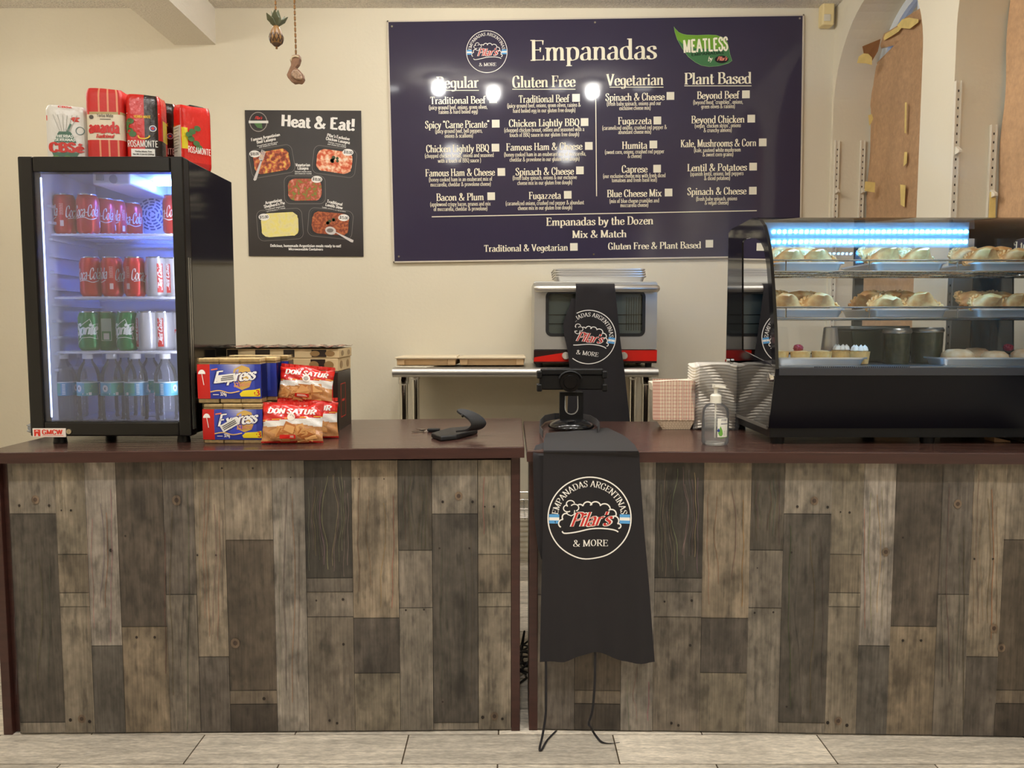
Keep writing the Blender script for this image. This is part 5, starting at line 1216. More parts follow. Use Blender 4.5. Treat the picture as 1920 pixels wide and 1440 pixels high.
# ---------------------------------------------------------------- cans
def canmap(r): return lambda h: (lambda a, b: Vector(((r + .0004 + h) * sin(a / r), -(r + .0004 + h) * cos(a / r), b)))
can_paint = mat('can print', None, rough=.28, metal=.35, spec=.6)
can_metal = mat('can aluminium', (205, 206, 210), rough=.25, metal=1)
def bend(P, n=5): return [tuple(a[i] + (b[i] - a[i]) * q / n for i in (0, 1)) for a, b in zip(P, P[1:] + P[:1]) for q in range(n)]
def patch(m, F, x0, x1, y0, y1, n=6): m.grid(lambda u, v: F(x0 + (x1 - x0) * u, y0 + (y1 - y0) * v), n, 1)
def make_can(kind):
    r, H = .0325, .1225
    t = thing('drink_can', '', 'can')
    body = {'cola': (202, 22, 18), 'sprite': (14, 128, 62), 'diet': (206, 206, 208)}[kind]
    m = MB(); m.c(body)
    prof = [(.0235, .0), (.0265, .002), (.0325, .012), (.0325, .102), (.029, .113), (.0268, .1185)]
    m.lathe((0, 0, 0), prof, 28); part('body', m, can_paint, t, smooth=40)
    m = MB(); m.lathe((0, 0, 0), [(.0268, .1185), (.0278, .1205), (.0274, .1225), (.0255, .122), (.025, .1185), (0, .1185)], 28); m.lathe((0, 0, 0), [(0, .003), (.022, .001), (.0236, 0)], 28); lid = part('lid', m, can_metal, t, smooth=40)
    m = MB(); m.box(-.006, .006, -.014, .008, .1187, .1198); part('tab', m, can_metal, lid, bevel=.001)
    m = MB(); F = canmap(r)(0)
    def wt(s, a, b, w, h, st, k=3, rot=0): m.text(s, F, a, b, w, h, st, k, rot)
    if kind == 'cola':
        m.c((240, 236, 232))
        for off in (0, .098): wt('Coca-Cola', off, .052, .076, .034, SCRIPT, 4, .06); m.line(_spline([(off - .03, .046), (off - .005, .049), (off + .015, .043), (off + .034, .05)], 4), .0022, F)
        m.c((236, 210, 200)); patch(m, F, .046, .056, .022, .04, 4)
        for q in range(9): m.line([(.045 + .001 * (q % 2), .09 - q * .004), (.056, .09 - q * .004)], .0012, F)
    elif kind == 'sprite':
        m.c((236, 244, 236)); star = [(-.036, .085), (-.012, .078), (.014, .098), (.02, .08), (.038, .084), (.03, .062), (.037, .036), (.014, .042), (-.01, .04), (-.034, .018), (-.03, .05)]
        m.line(bend(star), .0018, F, True); wt('Sprite', 0, .05, .066, .034, SCRIPTB, 4, .07)
        m.c((190, 216, 196)); patch(m, F, .066, .096, .03, .1); m.c((36, 150, 84)); patch(m, canmap(r)(.0002), .068, .094, .032, .06); m.c((232, 238, 232)); patch(m, canmap(r)(.0004), .073, .089, .034, .054)
    else:
        m.c((196, 28, 30))
        patch(m, F, .008, .026, .012, .101)
        m.c((240, 238, 236)); G_ = canmap(r)(.0003); m.text('Diet Coke', lambda a, b: G_(a, b), .0225, .018, .08, .013, SCRIPTB, 3, rot=pi / 2, align='l')
        m.c((196, 28, 30)); wt('Diet Coke', -.06, .055, .06, .016, SCRIPTB, 3)
    part('print', m, printed, t, label='printed lettering on the can'); return t
protos = {k: make_can(k) for k in ('cola', 'sprite', 'diet')}
used = set()
def can(kind, px, Y, shelf, rot, label, group):
    z = SH[shelf] - .0008; x = at(px, 400 if shelf == 0 else 520 if shelf == 1 else 615, Y).x
    if kind not in used:
        used.add(kind); o = protos[kind]; o.location = (x, Y, z); o.rotation_euler.z = rot; o['label'] = label; o['group'] = group
    else: dup(protos[kind], (x, Y, z), rot, label, group)
G1 = "cans on the fridge's top shelf"; G2 = "cans on the fridge's middle shelf"; G3 = "cans on the fridge's lowest wire shelf"
can('cola', 122, 2.43, 0, -1.35, 'leftmost red cola can on the top shelf of the fridge', G1)
can('cola', 165, 2.43, 0, .25, 'red cola can second from the left on the top fridge shelf', G1)
can('cola', 196, 2.51, 0, .1, 'red cola can standing behind the second can on the top shelf', G1)
can('cola', 217, 2.545, 0, -.35, 'red cola can in the middle of the top fridge shelf', G1)
can('cola', 247, 2.6, 0, .3, 'red cola can left of the fan grille, far back on the top shelf', G1)
can('cola', 326, 2.45, 0, -.5, 'red cola can at the right end of the top fridge shelf', G1)
can('cola', 171, 2.43, 1, .15, 'leftmost cola can on the middle fridge shelf, script name to the front', G2)
can('cola', 211, 2.432, 1, -1.2, 'second red cola can on the middle fridge shelf', G2)
can('cola', 253, 2.43, 1, -1.75, 'third red cola can on the middle fridge shelf, barcode to the front', G2)
can('diet', 293, 2.43, 1, .25, 'silver diet cola can on the middle fridge shelf, beside the red ones', G2)
can('diet', 326, 2.46, 1, -.7, 'silver diet cola can at the right edge of the middle fridge shelf', G2)
can('sprite', 168, 2.43, 2, .1, 'leftmost green lemon soda can on the lowest wire shelf', G3)
can('sprite', 203, 2.46, 2, -2.2, 'middle green lemon soda can on the lowest wire shelf', G3)
can('sprite', 239, 2.43, 2, -.15, 'rightmost green lemon soda can on the lowest wire shelf', G3)
can('diet', 276, 2.43, 2, -1.25, 'silver diet cola can right beside the green soda cans', G3)
can('diet', 306, 2.45, 2, -.35, 'silver diet cola can second from the green soda cans', G3)
can('diet', 337, 2.5, 2, .9, 'silver diet cola can at the right end of the lowest wire shelf', G3)

# ---------------------------------------------------------------- water bottles
pet = glass('clear bottle plastic', (246, 249, 251), ior=1.45, haze=.06)
def make_bottle():
    t = thing('water_bottle', '', 'bottle')
    r = .0345
    prof = [(0, .004), (.02, .001), (.03, .002), (.034, .012), (.032, .022), (.0345, .03), (.0335, .05), (.0345, .06), (.0335, .07), (r, .078), (r, .13), (.0345, .136), (.0325, .15), (.027, .168), (.018, .183), (.0135, .19), (.0135, .2)]
    m = MB(); m.lathe((0, 0, 0), prof, 28); part('body', m, pet, t, smooth=60)
    m = MB(); m.lathe((0, 0, 0), [(.0138, .196), (.0162, .197), (.0165, .21), (.015, .213), (0, .213)], 24); part('cap', m, mat('white bottle cap', (232, 232, 236), rough=.4), t, smooth=40)
    m = MB(); n = 56; r2 = r + .0006
    for k in range(n):
        a0, a1 = 2 * pi * k / n, 2 * pi * (k + 1) / n; ph = k % 28
        for b0, b1, j in ((.082, .09, 0), (.09, .122, 1), (.122, .1255, 2)):
            m.c((208, 224, 228) if j == 2 else (72, 150, 190) if 10 <= ph < 19 else (64, 160, 168) if j == 0 else (84, 168, 150) if ph < 10 else (110, 180, 206))
            m.poly([(r2 * sin(a), -r2 * cos(a), z) for a, z in ((a0, b0), (a1, b0), (a1, b1), (a0, b1))])
    F = lambda a, b: Vector(((r2 + .0004) * sin(a / r2), -(r2 + .0004) * cos(a / r2), b))
    for o in (0, .108):
        m.c((178, 206, 84)); m.line([(o - .004, .112), (o + .022, .112)], .004, F); m.line([(o - .004, .105), (o + .018, .105)], .003, F)
        m.c((236, 240, 240)); m.disc(o - .018, .105, .009, F, .011, 14); m.flat([(o + .012, .084), (o + .02, .084), (o + .02, .093), (o + .012, .093)], F)
        m.c((230, 238, 240)); m.line([(o - .006, .088), (o + .009, .088)], .004, F)
        for q in range(7): m.flat([(o + .044, .086 + q * .005), (o + .053, .086 + q * .005), (o + .053, .0885 + q * .005), (o + .044, .0885 + q * .005)], F)
        m.c((60, 80, 60)); m.line([(o - .02, .101), (o - .02, .109)], .002, F); m.line([(o - .016, .101), (o - .019, .105), (o - .016, .109)], .002, F)
    part('label', m, mat('bottle label', None, rough=.4), t)
    return t
bt = make_bottle()
for i, (px, Y, rot, lb) in enumerate(((121, 2.42, -.9, 'water bottle at the far left of the fridge bottom'), (168, 2.42, .1, 'second water bottle from the left in the front row, round seal on its label'), (212, 2.42, .35, 'water bottle in the middle of the front row'), (256, 2.42, -.8, 'fourth water bottle from the left in the front row'), (312, 2.42, -1.3, 'rightmost water bottle of the front row'), (143, 2.51, .6, 'water bottle in the back row, left one'), (236, 2.52, 1.4, 'water bottle in the back row, middle one'), (284, 2.52, -.2, 'water bottle in the back row, right one'))):
    x = at(px, 740, Y).x; loc = (x, Y, FLOORZ + .0005); g = 'water bottles at the bottom of the fridge'
    if i == 0: bt.location = loc; bt.rotation_euler.z = rot; bt['label'] = lb; bt['group'] = g
    else: dup(bt, loc, rot, lb, g)

# ---------------------------------------------------------------- yerba packs on the fridge
pack_m = mat('printed paper pack', None, rough=.45, bump=((60, 60, 60), .25, .004)); foil_m = mat('printed foil pack', None, rough=.22, bump=((45, 45, 45), .35, .006))
def pack(name, label, loc, rotz, w, d, h, colf, art, m_, group, top='fold', bulge=.002, soft=.16):
    """soft block: w wide, d deep, h high; colf(side, u, v) its print (side f r b l), art(m, F) adds lettering on the front"""
    t = thing(name, label, 'pack'); M0 = MB(); NU, NV = 40, 30
    def ring(s, v):      # s 0..4 round the block starting front-left
        k = int(s) % 4; u = s - int(s)
        c = [(-w / 2, -d / 2), (w / 2, -d / 2), (w / 2, d / 2), (-w / 2, d / 2)]; a, b = c[k], c[(k + 1) % 4]
        x, y = a[0] + (b[0] - a[0]) * u, a[1] + (b[1] - a[1]) * u
        n = [(0, -1), (1, 0), (0, 1), (-1, 0)][k]; bl_ = bulge * sin(pi * u) * (sin(pi * min(max(v, 0), 1)) ** .5 + .2)
        rc = soft * min(w, d); e = min(u, 1 - u) * (w if k % 2 == 0 else d); cut = max(0, rc - e) ** 2 / (2 * rc)
        tp = 1 - .10 * max(0, (v - .9) / .1) ** 2 - .05 * max(0, (.05 - v) / .05)
        return Vector(((x + n[0] * (bl_ - cut)) * tp, (y + n[1] * (bl_ - cut)) * tp, v * h + .003 * sin(s * 3 + 1) * max(0, v - .8) * 5))
    def cf(u, v): s = u * 4; return lin(colf('frbl'[int(s) % 4], s - int(s), v))
    M0.grid(lambda u, v: ring(u * 4, v), 4 * NU // 2, NV, cf, True)
    nring = 4 * NU // 2; last = NV * nring
    M0.c(colf('t', .5, 1)); M0.f(*[last + k for k in range(nring)]); M0.f(*reversed(range(nring)))
    b = part('pack_body', M0, m_, t, smooth=45)
    m = MB(); F = lambda a, b: ring(max(0.0, min(.999, a / w + .5)), b / h * .9 + .09) + Vector((0, -.0018, 0)); art(m, F, w, h); part('front_print', m, printed, t)
    if top == 'fold':
        m = MB(); m.c(colf('t', .5, 1)); m.box(-w * .4, w * .4, -d * .18, d * .3, h - .004, h + .004); part('top_fold', m, m_, t, bevel=.003)
    t.location = loc; t.rotation_euler.z = rotz
    if group: t['group'] = group
    return t
FT = fz1 - .0018
def top_x(px, Y): return at(px, 270, Y).x
GY = 'yerba packs on the fridge'
def htop(py, Y): return at(200, py, Y).z - FT
YP = 2.44
def cbse_col(s, u, v): return (186, 184, 176) if s == 't' else (222, 219, 212) if v > .12 or s != 'f' else (150, 170, 120)
def cbse_art(m, F, w, h):
    m.c((208, 60, 44)); m.flat([(-w * .48, h * .74), (w * .36, h * .72), (w * .3, h * .76), (w * .38, h * .8), (-w * .48, h * .83)], F)
    m.c((70, 110, 90)); m.flat([(-w * .3, h * .34), (w * .26, h * .34), (w * .16, h * .5), (w * .12, h * .54), (-w * .16, h * .54), (-w * .2, h * .5)], F)
    m.flat([(-w * .28, h * .02), (w * .22, h * .02), (w * .32, h * .16), (-w * .36, h * .16)], F); m.line([(w * .02, h * .5), (w * .14, h * .68)], .006, F)
    m.c((230, 236, 228)); m.text('HIERBAS', F, -.002, h * .43, w * .4, h * .05, BOLD, 2); m.text('SERRANAS', F, -.002, h * .365, w * .5, h * .05, BOLD, 2)
    m.c((206, 48, 36)); m.text('CBSé', F, .0, h * .17, w * .84, h * .16, dict(BOLD, thick=.26), 4); m.text('CBSé', F, -w * .0, h * .965, w * .36, h * .03, BOLD, 2)
    m.c((96, 140, 70)); [m.disc(-w * .4 + k * w * .14, h * .03 + (k % 2) * .006, .011, F, .008, 9) for k in range(4)]
    m.c((170, 168, 160)); [m.line([(w * (-.3 + .12 * k), h * .84), (w * (-.14 + .05 * k), h * .55)], .0015, F) for k in range(6)]
    m.c((90, 120, 120)); m.line([(w * .36 + .012 * cos(q * .4), h * .56 + .013 * sin(q * .4)) for q in range(17)], .002, F)
xa, xb = top_x(84, YP), top_x(158, YP); w = xb - xa
pack('yerba_pack', 'white herbal yerba pack with red and green print, leftmost on the fridge', ((xa + xb) / 2, YP + .04, FT), .12, w * .96, .075, htop(198, YP), cbse_col, cbse_art, foil_m, GY)
def am_col(s, u, v):
    if s == 't': return (190, 40, 34)
    v = (v - .09) / .9
    if .26 < v < .68 - (.03 * (2 * u - 1) ** 2 if s in 'fb' else 0): return (228, 216, 192) if .28 < v < .655 else (176, 160, 110)
    for q in ((.1, .38, .62, .88) if s in 'fb' else (.3, .7)):
        if abs(u - q) < .018: return (226, 150, 110)
    return (200, 34, 28)
def am_art(m, F, w, h):
    m.c((206, 30, 26)); m.text('amanda', F, 0, h * .375, w * .84, h * .16, dict(BOLD, thick=.25), 4); m.text('Tradicional', F, 0, h * .3, w * .5, h * .05, SCRIPTB, 3)
    m.c((80, 74, 68)); m.text('Yerba Mate', F, w * .04, h * .6, w * .46, h * .05, SANS, 3); m.line([(-w * .1, h * .57), (w * .2, h * .57)], .002, F); m.disc(-w * .34, h * .6, .007, F, None, 14)
xa, xb = top_x(162, YP - .02), top_x(228, YP - .02); w = xb - xa
pack('yerba_pack', 'tall red and cream striped yerba pack, second on the fridge', ((xa + xb) / 2, YP + .02, FT), .05, w, .075, htop(166, YP - .02), am_col, am_art, pack_m, GY)
def ro_col(s, u, v):
    if s == 't': return (186, 28, 22)
    if s == 'f': return (44, 34, 30) if u > .57 else (204, 32, 22)
    if s == 'r': return (222, 200, 40) if .38 < v < .66 and .3 < u < .95 else (40, 32, 29) if v < .38 and u < .6 else (196, 28, 22)
    return (196, 28, 22)
def ro_art(m, F, w, h, sticker=True):
    m.c((240, 236, 228)); m.text('ROSAMONTE', F, -w * .02, h * .2, w * .92, h * .1, dict(SANS, thick=.14), 3)
    m.line([(-w * .48, h * .725), (w * .48, h * .725)], .0018, F); m.c((240, 196, 40)); m.text('YERBA MATE', F, 0, h * .65, w * .5, h * .04, BOLD, 2)
    m.line(_spline([(-w * .14, h * .38), (-w * .1, h * .34), (w * .04, h * .33), (w * .16, h * .35), (w * .2, h * .38)], 4), .004, F)
    m.c((70, 110, 54)); [m.disc(-w * .42 + .012 * cos(k * 1.3), h * (.4 + .05 * k), .012, F, .010, 9) for k in range(5)]
    m.c((236, 234, 230)); m.disc(w * .3, h * .49, .011, F, None, 16); m.c((70, 90, 150)); m.disc(w * .3, h * .49, .0085, lambda a, b: F(a, b) + Vector((0, -.0005, 0)), None, 14); m.c((214, 60, 50)); m.disc(w * .3, h * .49, .005, lambda a, b: F(a, b) + Vector((0, -.001, 0)), None, 10)
    if sticker:
        m.c((238, 236, 230)); m.flat([(-w * .36, h * .05), (w * .34, h * .05), (w * .34, h * .17), (-w * .36, h * .17)], lambda a, b: F(a, b) + Vector((0, -.0005, 0)))
        m.c((70, 66, 64)); m.text('Yerba Mate Tea', lambda a, b: F(a, b) + Vector((0, -.001, 0)), 0, h * .12, w * .5, h * .022, BOLD, 2); m.text('Net Wt 17.64 OZ (500g)', lambda a, b: F(a, b) + Vector((0, -.001, 0)), 0, h * .075, w * .62, h * .022, BOLD, 2)
xa, xb = top_x(238, YP), top_x(299, YP); w = xb - xa
pack('yerba_pack', 'red and black yerba pack with a white sticker, third on the fridge', ((xa + xb) / 2, YP + .03, FT), .1, w, .07, htop(179, YP), ro_col, ro_art, foil_m, GY)
xa, xb = top_x(300, 2.56), top_x(333, 2.56)
pack('yerba_pack', 'red and black yerba pack half hidden behind the one with the sticker', (xb - .052, 2.585, FT), .1, .098, .07, htop(193, 2.55), ro_col, lambda m, F, w, h: ro_art(m, F, w, h, False), foil_m, GY)
def rb_col(s, u, v):
    if s == 't': return (40, 32, 29)
    if s == 'f': return (200, 192, 180) if .05 < u < .95 and .1 < v < .66 else (206, 34, 24) if u > .25 else (40, 32, 29)
    if s == 'r': return (222, 200, 40) if .3 < v < .62 and u < .2 else (204, 32, 22) if v > .1 else (170, 20, 16)
    return (196, 28, 22)
def rb_art(m, F, w, h):
    m.c((96, 90, 84)); [m.line([(-w * .36, h * (.6 - .05 * k)), (w * (.34 - .1 * (k % 3)), h * (.6 - .05 * k))], .0016, F) for k in range(9)]
tb = pack('yerba_pack', 'red yerba pack turned sideways at the right edge of the fridge top', (at(361, 270, 2.5).x, 2.5, FT), -.75, .062, .098, htop(203, 2.5), rb_col, rb_art, foil_m, GY)
m = MB(); RW, RD, RH = .062, .098, htop(203, 2.5)
Fr = lambda a, b: Vector((RW / 2 + .0075, a, b))
m.c((60, 104, 50)); [m.disc(-.012 + .016 * cos(k * 1.1), RH * (.34 + .06 * k), .011, Fr, .009, 9) for k in range(6)]
m.c((240, 236, 228)); m.text('ROSAMONTE', Fr, .004, RH * .24, .074, RH * .1, SANS, 3); part('side_print', m, printed, tb, world_space=False) if False else None
o_ = bpy.data.meshes.new('side_print'); o_.from_pydata(m.V, [], m.F); o_.update(); q_ = o_.attributes.new('Col', 'FLOAT_COLOR', 'FACE'); q_.data.foreach_set('color', [x for c in m.C for x in c]); o_.materials.append(printed)
sp_ = bpy.data.objects.new('side_print', o_); COL.objects.link(sp_); sp_.parent = tb

# ---------------------------------------------------------------- crackers, snack bags, cartons
cracker = mat('cracker crust', None, rough=.6, noise=((90, 90, 90), .14)); wrap = glass('cracker film', (250, 246, 238), ior=1.4)
def cracker_pack(label, cx, cy, z, w, d, h, rotz, art=True, tilt=0):
    t = thing('cracker_pack', label, 'cracker pack', group='cracker packs stacked beside the fridge'); m = MB(); random.seed(label)
    LAY = 10
    for c in range(3):
        for l in range(LAY):
            x0 = -w / 2 + c * w / 3 + .0015; x1 = x0 + w / 3 - .003; z0 = h * l / LAY; jx, jy = random.uniform(-.0012, .0012), random.uniform(-.0015, .0015)
            q = random.uniform(.9, 1.08); m.c((250 * q, 228 * q, 184 * q)); m.box(x0 + jx, x1 + jx, -d / 2 + .003 + jy, d / 2 - .003 + jy, z0 + .0006, z0 + h / LAY - .0012)
    part('crackers', m, cracker, t, bevel=.0012, seg=1)
    m = MB(); y = -d / 2 - .001; z0, z1 = h * .1, h * .86
    fold = lambda a, b: Vector((a, y - .0025 * sin(pi * (b - z0) / (z1 - z0)) - .001 * sin(a * 90), b))
    def cf(u, v): return lin((196, 34, 30)) if u < .2 + .01 * sin(v * 9) else lin((44, 56, 150)) if v < .2 or u > .9 else lin((60 + 150 * max(0, 1 - abs(u - .62) / .3) * max(0, (v - .45) / .55), 74 + 130 * max(0, 1 - abs(u - .62) / .3) * max(0, (v - .45) / .55), 168 + 40 * max(0, 1 - abs(u - .62) / .3)))
    m.grid(lambda u, v: fold(-w / 2 - .001 + (w + .002) * u, z0 + (z1 - z0) * v), 40, 16, cf)
    m.c((44, 56, 150)); m.box(w / 2 - .001, w / 2 + .0005, -d / 2, d / 2, z0, z1); m.c((196, 34, 30)); m.box(-w / 2 - .0005, -w / 2 + .001, -d / 2, d / 2, z0, z1)
    lab = part('wrapper', m, mat('printed wrapper', None, rough=.25), t)
    if art:
        m = MB(); L = lambda k: (lambda a, b: fold(a, b) + Vector((0, -.0006 - .0005 * k, 0))); X = lambda u: -w / 2 + w * u; Z = lambda v: z0 + (z1 - z0) * v
        m.c((208, 168, 88)); m.flat([(X(.6), Z(.34)), (X(.7), Z(.25)), (X(.82), Z(.34)), (X(.88), Z(.62)), (X(.82), Z(.9)), (X(.7), Z(.97)), (X(.58), Z(.86)), (X(.55), Z(.6))], L(0))
        m.c((178, 134, 62)); [m.disc(X(.62 + .06 * (k % 4)), Z(.45 + .16 * (k // 4)), .0022, L(.4), None, 6) for k in range(12)]
        m.c((242, 198, 120)); m.line(_spline([(X(.2), Z(.2)), (X(.34), Z(.24)), (X(.5), Z(.17)), (X(.66), Z(.22))], 5), .003, L(1))
        m.c((236, 210, 40)); m.flat([(X(.68), Z(.06)), (X(.99), Z(.06)), (X(.99), Z(.3)), (X(.9), Z(.26)), (X(.72), Z(.24)), (X(.66), Z(.14))], L(1))
        m.c((30, 36, 110)); m.text('Pack', L(1.6), X(.77), Z(.165), w * .09, .008, BOLD, 2); m.text('Familiar', L(1.6), X(.76), Z(.085), w * .15, .008, BOLD, 2); m.c((206, 40, 34)); m.text('x3', L(1.6), X(.92), Z(.09), w * .12, .016, BOLD, 3)
        m.c((30, 36, 110)); m.text('Express', L(1.4), X(.575), Z(.5), w * .68, .036, dict(SCRIPTB, thick=.31), 4, rot=.1); m.c((244, 242, 238)); m.text('Express', L(2.2), X(.575), Z(.505), w * .66, .035, dict(SCRIPTB, thick=.185), 4, rot=.1); m.c((226, 150, 120)); m.text('Clásicas', L(2.2), X(.7), Z(.36), w * .26, .013, SCRIPT, 3, rot=.1)
        m.c((240, 236, 232)); m.text('324g', L(1.6), X(.4), Z(.09), w * .1, .01, BOLD, 3)
        m.line([(X(.24), Z(.12)), (X(.33), Z(.12))], .002, L(1.6))
        m.flat([(X(.07) + .011 * cos(k * pi / 8), Z(.72) + .013 * sin(k * pi / 8)) for k in range(9)], L(1)); m.line([(X(.07), Z(.72)), (X(.1), Z(.4))], .002, L(1)); m.c((232, 120, 90)); m.line([(X(.22), Z(.84)), (X(.32), Z(.87))], .004, L(1.5))
        m.c((238, 236, 230)); st = [(-.029, -.0115), (.029, -.0115), (.029, .0115), (-.029, .0115)]; r_ = tilt; m.flat([(X(.46) + a * cos(r_) - b * sin(r_), Z(.6 if tilt < .3 else .5) + a * sin(r_) + b * cos(r_)) for a, b in st], L(3.4))
        m.c((80, 76, 74))
        for k in (-1, 0, 1): m.line([(X(.46) + a * cos(r_) - .005 * k * sin(r_), Z(.6 if tilt < .3 else .5) + a * sin(r_) + .005 * k * cos(r_)) for a in (-.024, .022)], .0026, L(3.8))
        part('wrapper_print', m, printed, lab)
    m = MB(); m.box(-w / 2 - .002, w / 2 + .002, -d / 2 + .001, d / 2 + .002, -.0002 if False else .0005, h + .001); part('clear_film', m, wrap, t, bevel=.003)
    t.location = (cx, cy, z); t.rotation_euler.z = rotz; return t
cy_ = 2.325; cz_ = zl(-.9)
a, b = at(381, 790, cy_ - .03), at(493, 790, cy_ - .03); cw = b.x - a.x; ch = (at(430, 757, cy_ - .03).z - cz_); ch2 = at(430, 671, cy_ - .03).z - cz_ - ch - .002
cracker_pack('lower front cracker pack, price sticker pasted askew across its name', (a.x + b.x) / 2, cy_, cz_ + .0004, cw, .062, ch, -.02, True, .5)
cracker_pack('upper front cracker pack with a sticker over the start of its name', (at(370, 715, cy_ - .03).x + at(490, 715, cy_ - .03).x) / 2, cy_, cz_ + ch + .002, cw * 1.04, .062, ch2, .03, True, .13)
cracker_pack('cracker pack behind the lower front pack', (a.x + b.x) / 2 + .006, cy_ + .07, cz_ + .0004, cw, .062, ch, -.01, False)
cracker_pack('cracker pack behind the upper front pack, in the middle row', (a.x + b.x) / 2 + .018, cy_ + .07, cz_ + ch + .002, cw * 1.03, .062, ch2, .03, False)
cracker_pack('hindmost cracker pack of the lower layer', (a.x + b.x) / 2 + .014, cy_ + .14, cz_ + .0004, cw, .062, ch, .02, False)
cracker_pack('hindmost cracker pack of the upper layer', (a.x + b.x) / 2 + .034, cy_ + .14, cz_ + ch + .002, cw * 1.02, .062, ch2 * 1.02, .05, False)

bag_m = mat('printed snack film', None, rough=.16, spec=.7, bump=((34, 34, 34), .5, .01))
biscuit = [(198, 134, 72), (182, 112, 56), (166, 96, 46), (208, 150, 88)]
def snack_bag(label, cx, cy, z, w, h, t_, rotz, lean, art=True, roll=0):
    t = thing('biscuit_bag', label, 'snack bag', group='biscuit bags in front of the cartons'); random.seed(label)
    ph = random.uniform(0, 6)
    def surf(u, v, s):
        a = 1 - abs(2 * u - 1) ** 2.6; b = 1 - abs(2 * v - 1) ** 2.6
        th = t_ / 2 * (max(a, 0) * max(b, 0)) ** .55
        cr = .004 * sin(u * 17 + ph + v * 9) * sin(v * 14 + ph) * (1 - .5 * a * b)
        x = (u - .5) * w * (1 - .05 * sin(pi * v)) ; zz_ = v * h * (1 - .0) - .006 * sin(u * 9 + ph) * (v > .9)
        return Vector((x, -s * th + cr, zz_ + .003 * sin(u * 11 + ph) * (1 if v > .95 else 0)))
    def cf(u, v):
        w1 = .60 + .05 * (2 * u - 1)
        if v > .97 or v < .05: return lin((190, 30, 22))
        if v > w1 + .035: return lin((204, 32, 24))
        if v > w1 + .02: return lin((236, 180, 70))
        if v > w1: return lin((196, 30, 24))
        if v > .44 - .03 * sin(u * 8): return lin((226, 222, 216))
        return lin((188, 132, 82))
    m = MB(); m.grid(lambda u, v: surf(u, v, 1), 36, 44, cf); m.grid(lambda u, v: surf(1 - u, v, -1), 24, 30, cf); part('bag_film', m, bag_m, t, smooth=70)
    if art:
        m = MB(); L = lambda k: (lambda a, b: surf(min(max(a / w + .5, 0), 1), min(max(b / h, 0), 1), 1) + Vector((0, -.0008 - .0006 * k, 0)))
        for k in range(11):
            bx_, bz2 = random.uniform(-.42, .36) * w, random.uniform(.1, .38) * h; r_ = random.uniform(-.5, .5); sz = random.uniform(.014, .02)
            for j, (o, q) in enumerate(((0, 1), (.002, .8))):
                m.c(random.choice(biscuit) if j == 0 else (216, 160, 98)); m.flat([(bx_ + o + sz * q * (cos(r_) * a - sin(r_) * b), bz2 + o + sz * q * (sin(r_) * a + cos(r_) * b)) for a, b in ((-1, -.8), (1, -.9), (.9, .8), (-.9, .9))], L(k * .3 + j * .2))
        m.c((244, 240, 234)); m.text('DON SATUR', L(1), -.002, h * .74, w * .8, h * .13, dict(BOLD, shear=.12, thick=.22), 4, rot=-.04)
        m.c((240, 226, 214)); m.disc(0, h * .655, .012, L(2), .011, 18); m.c((150, 140, 132)); m.disc(0, h * .655, .008, L(2.6), .007, 12)
        m.c((214, 34, 26)); m.flat([(-w * .18, h * .1), (w * .08, h * .1), (w * .08, h * .2), (-w * .18, h * .2)], L(5)); m.c((240, 190, 170)); m.text('NUEVO', L(5.6), -w * .05, h * .125, w * .2, h * .045, BOLD, 2) if False else None
        m.c((226, 180, 160)); m.line([(-w * .14, h * .135), (w * .05, h * .135)], .003, L(5.6)); m.line([(-w * .14, h * .165), (w * .05, h * .165)], .003, L(5.6))
        part('bag_print', m, printed, t)
    m = MB()
    for vz, zz_ in ((0, .0015), (1, h)):
        m.c((196, 32, 24)); n = 30; e_ = [( (k / n - .5) * w * (.98), -.0008 + .0022 * sin(k * 1.9 + ph)) for k in range(n + 1)]
        for (xa_, ya_), (xb_, yb_) in zip(e_, e_[1:]): m.hexa([(xa_, ya_, zz_ - .004 if vz else zz_ - .0015), (xb_, yb_, zz_ - .004 if vz else zz_ - .0015), (xb_, yb_ + .0014, zz_ - .004 if vz else zz_ - .0015), (xa_, ya_ + .0014, zz_ - .004 if vz else zz_ - .0015)], [(xa_, ya_ - .001, zz_ + .007 * (1 if vz else .3)), (xb_, yb_ - .001, zz_ + .007 * (1 if vz else .3)), (xb_, yb_ + .0004, zz_ + .007 * (1 if vz else .3)), (xa_, ya_ + .0004, zz_ + .007 * (1 if vz else .3))])
    part('crimped_seal', m, bag_m, t)
    t.location = (cx, cy, z); t.rotation_euler = (lean, roll, rotz); return t
def bag_at(label, px0, px1, pyb, pyt, Y, z, t_, rotz, lean, art=True, roll=0):
    a, b = at(px0, pyb, Y), at(px1, pyb, Y); h = (at(px0, pyt, Y).z - z) / cos(lean); return snack_bag(label, (a.x + b.x) / 2, Y, z, b.x - a.x, h, t_, rotz, lean, art, roll)
zb_ = zl(-.65)
bag_at('lower front red and white biscuit bag standing at the counter edge', 490, 606, 836, 760, 2.28, zb_ + .002, .045, .04, -.22)
bag_at('red biscuit bag behind the lower front bag, only its edges showing', 522, 634, 825, 752, 2.37, zb_ + .002, .045, .2, -.15)
bag_at('upper red and white biscuit bag leaning on the cartons', 521, 622, 752, 690, 2.385, at(560, 752, 2.385).z, .04, .12, -.2, True, .09)

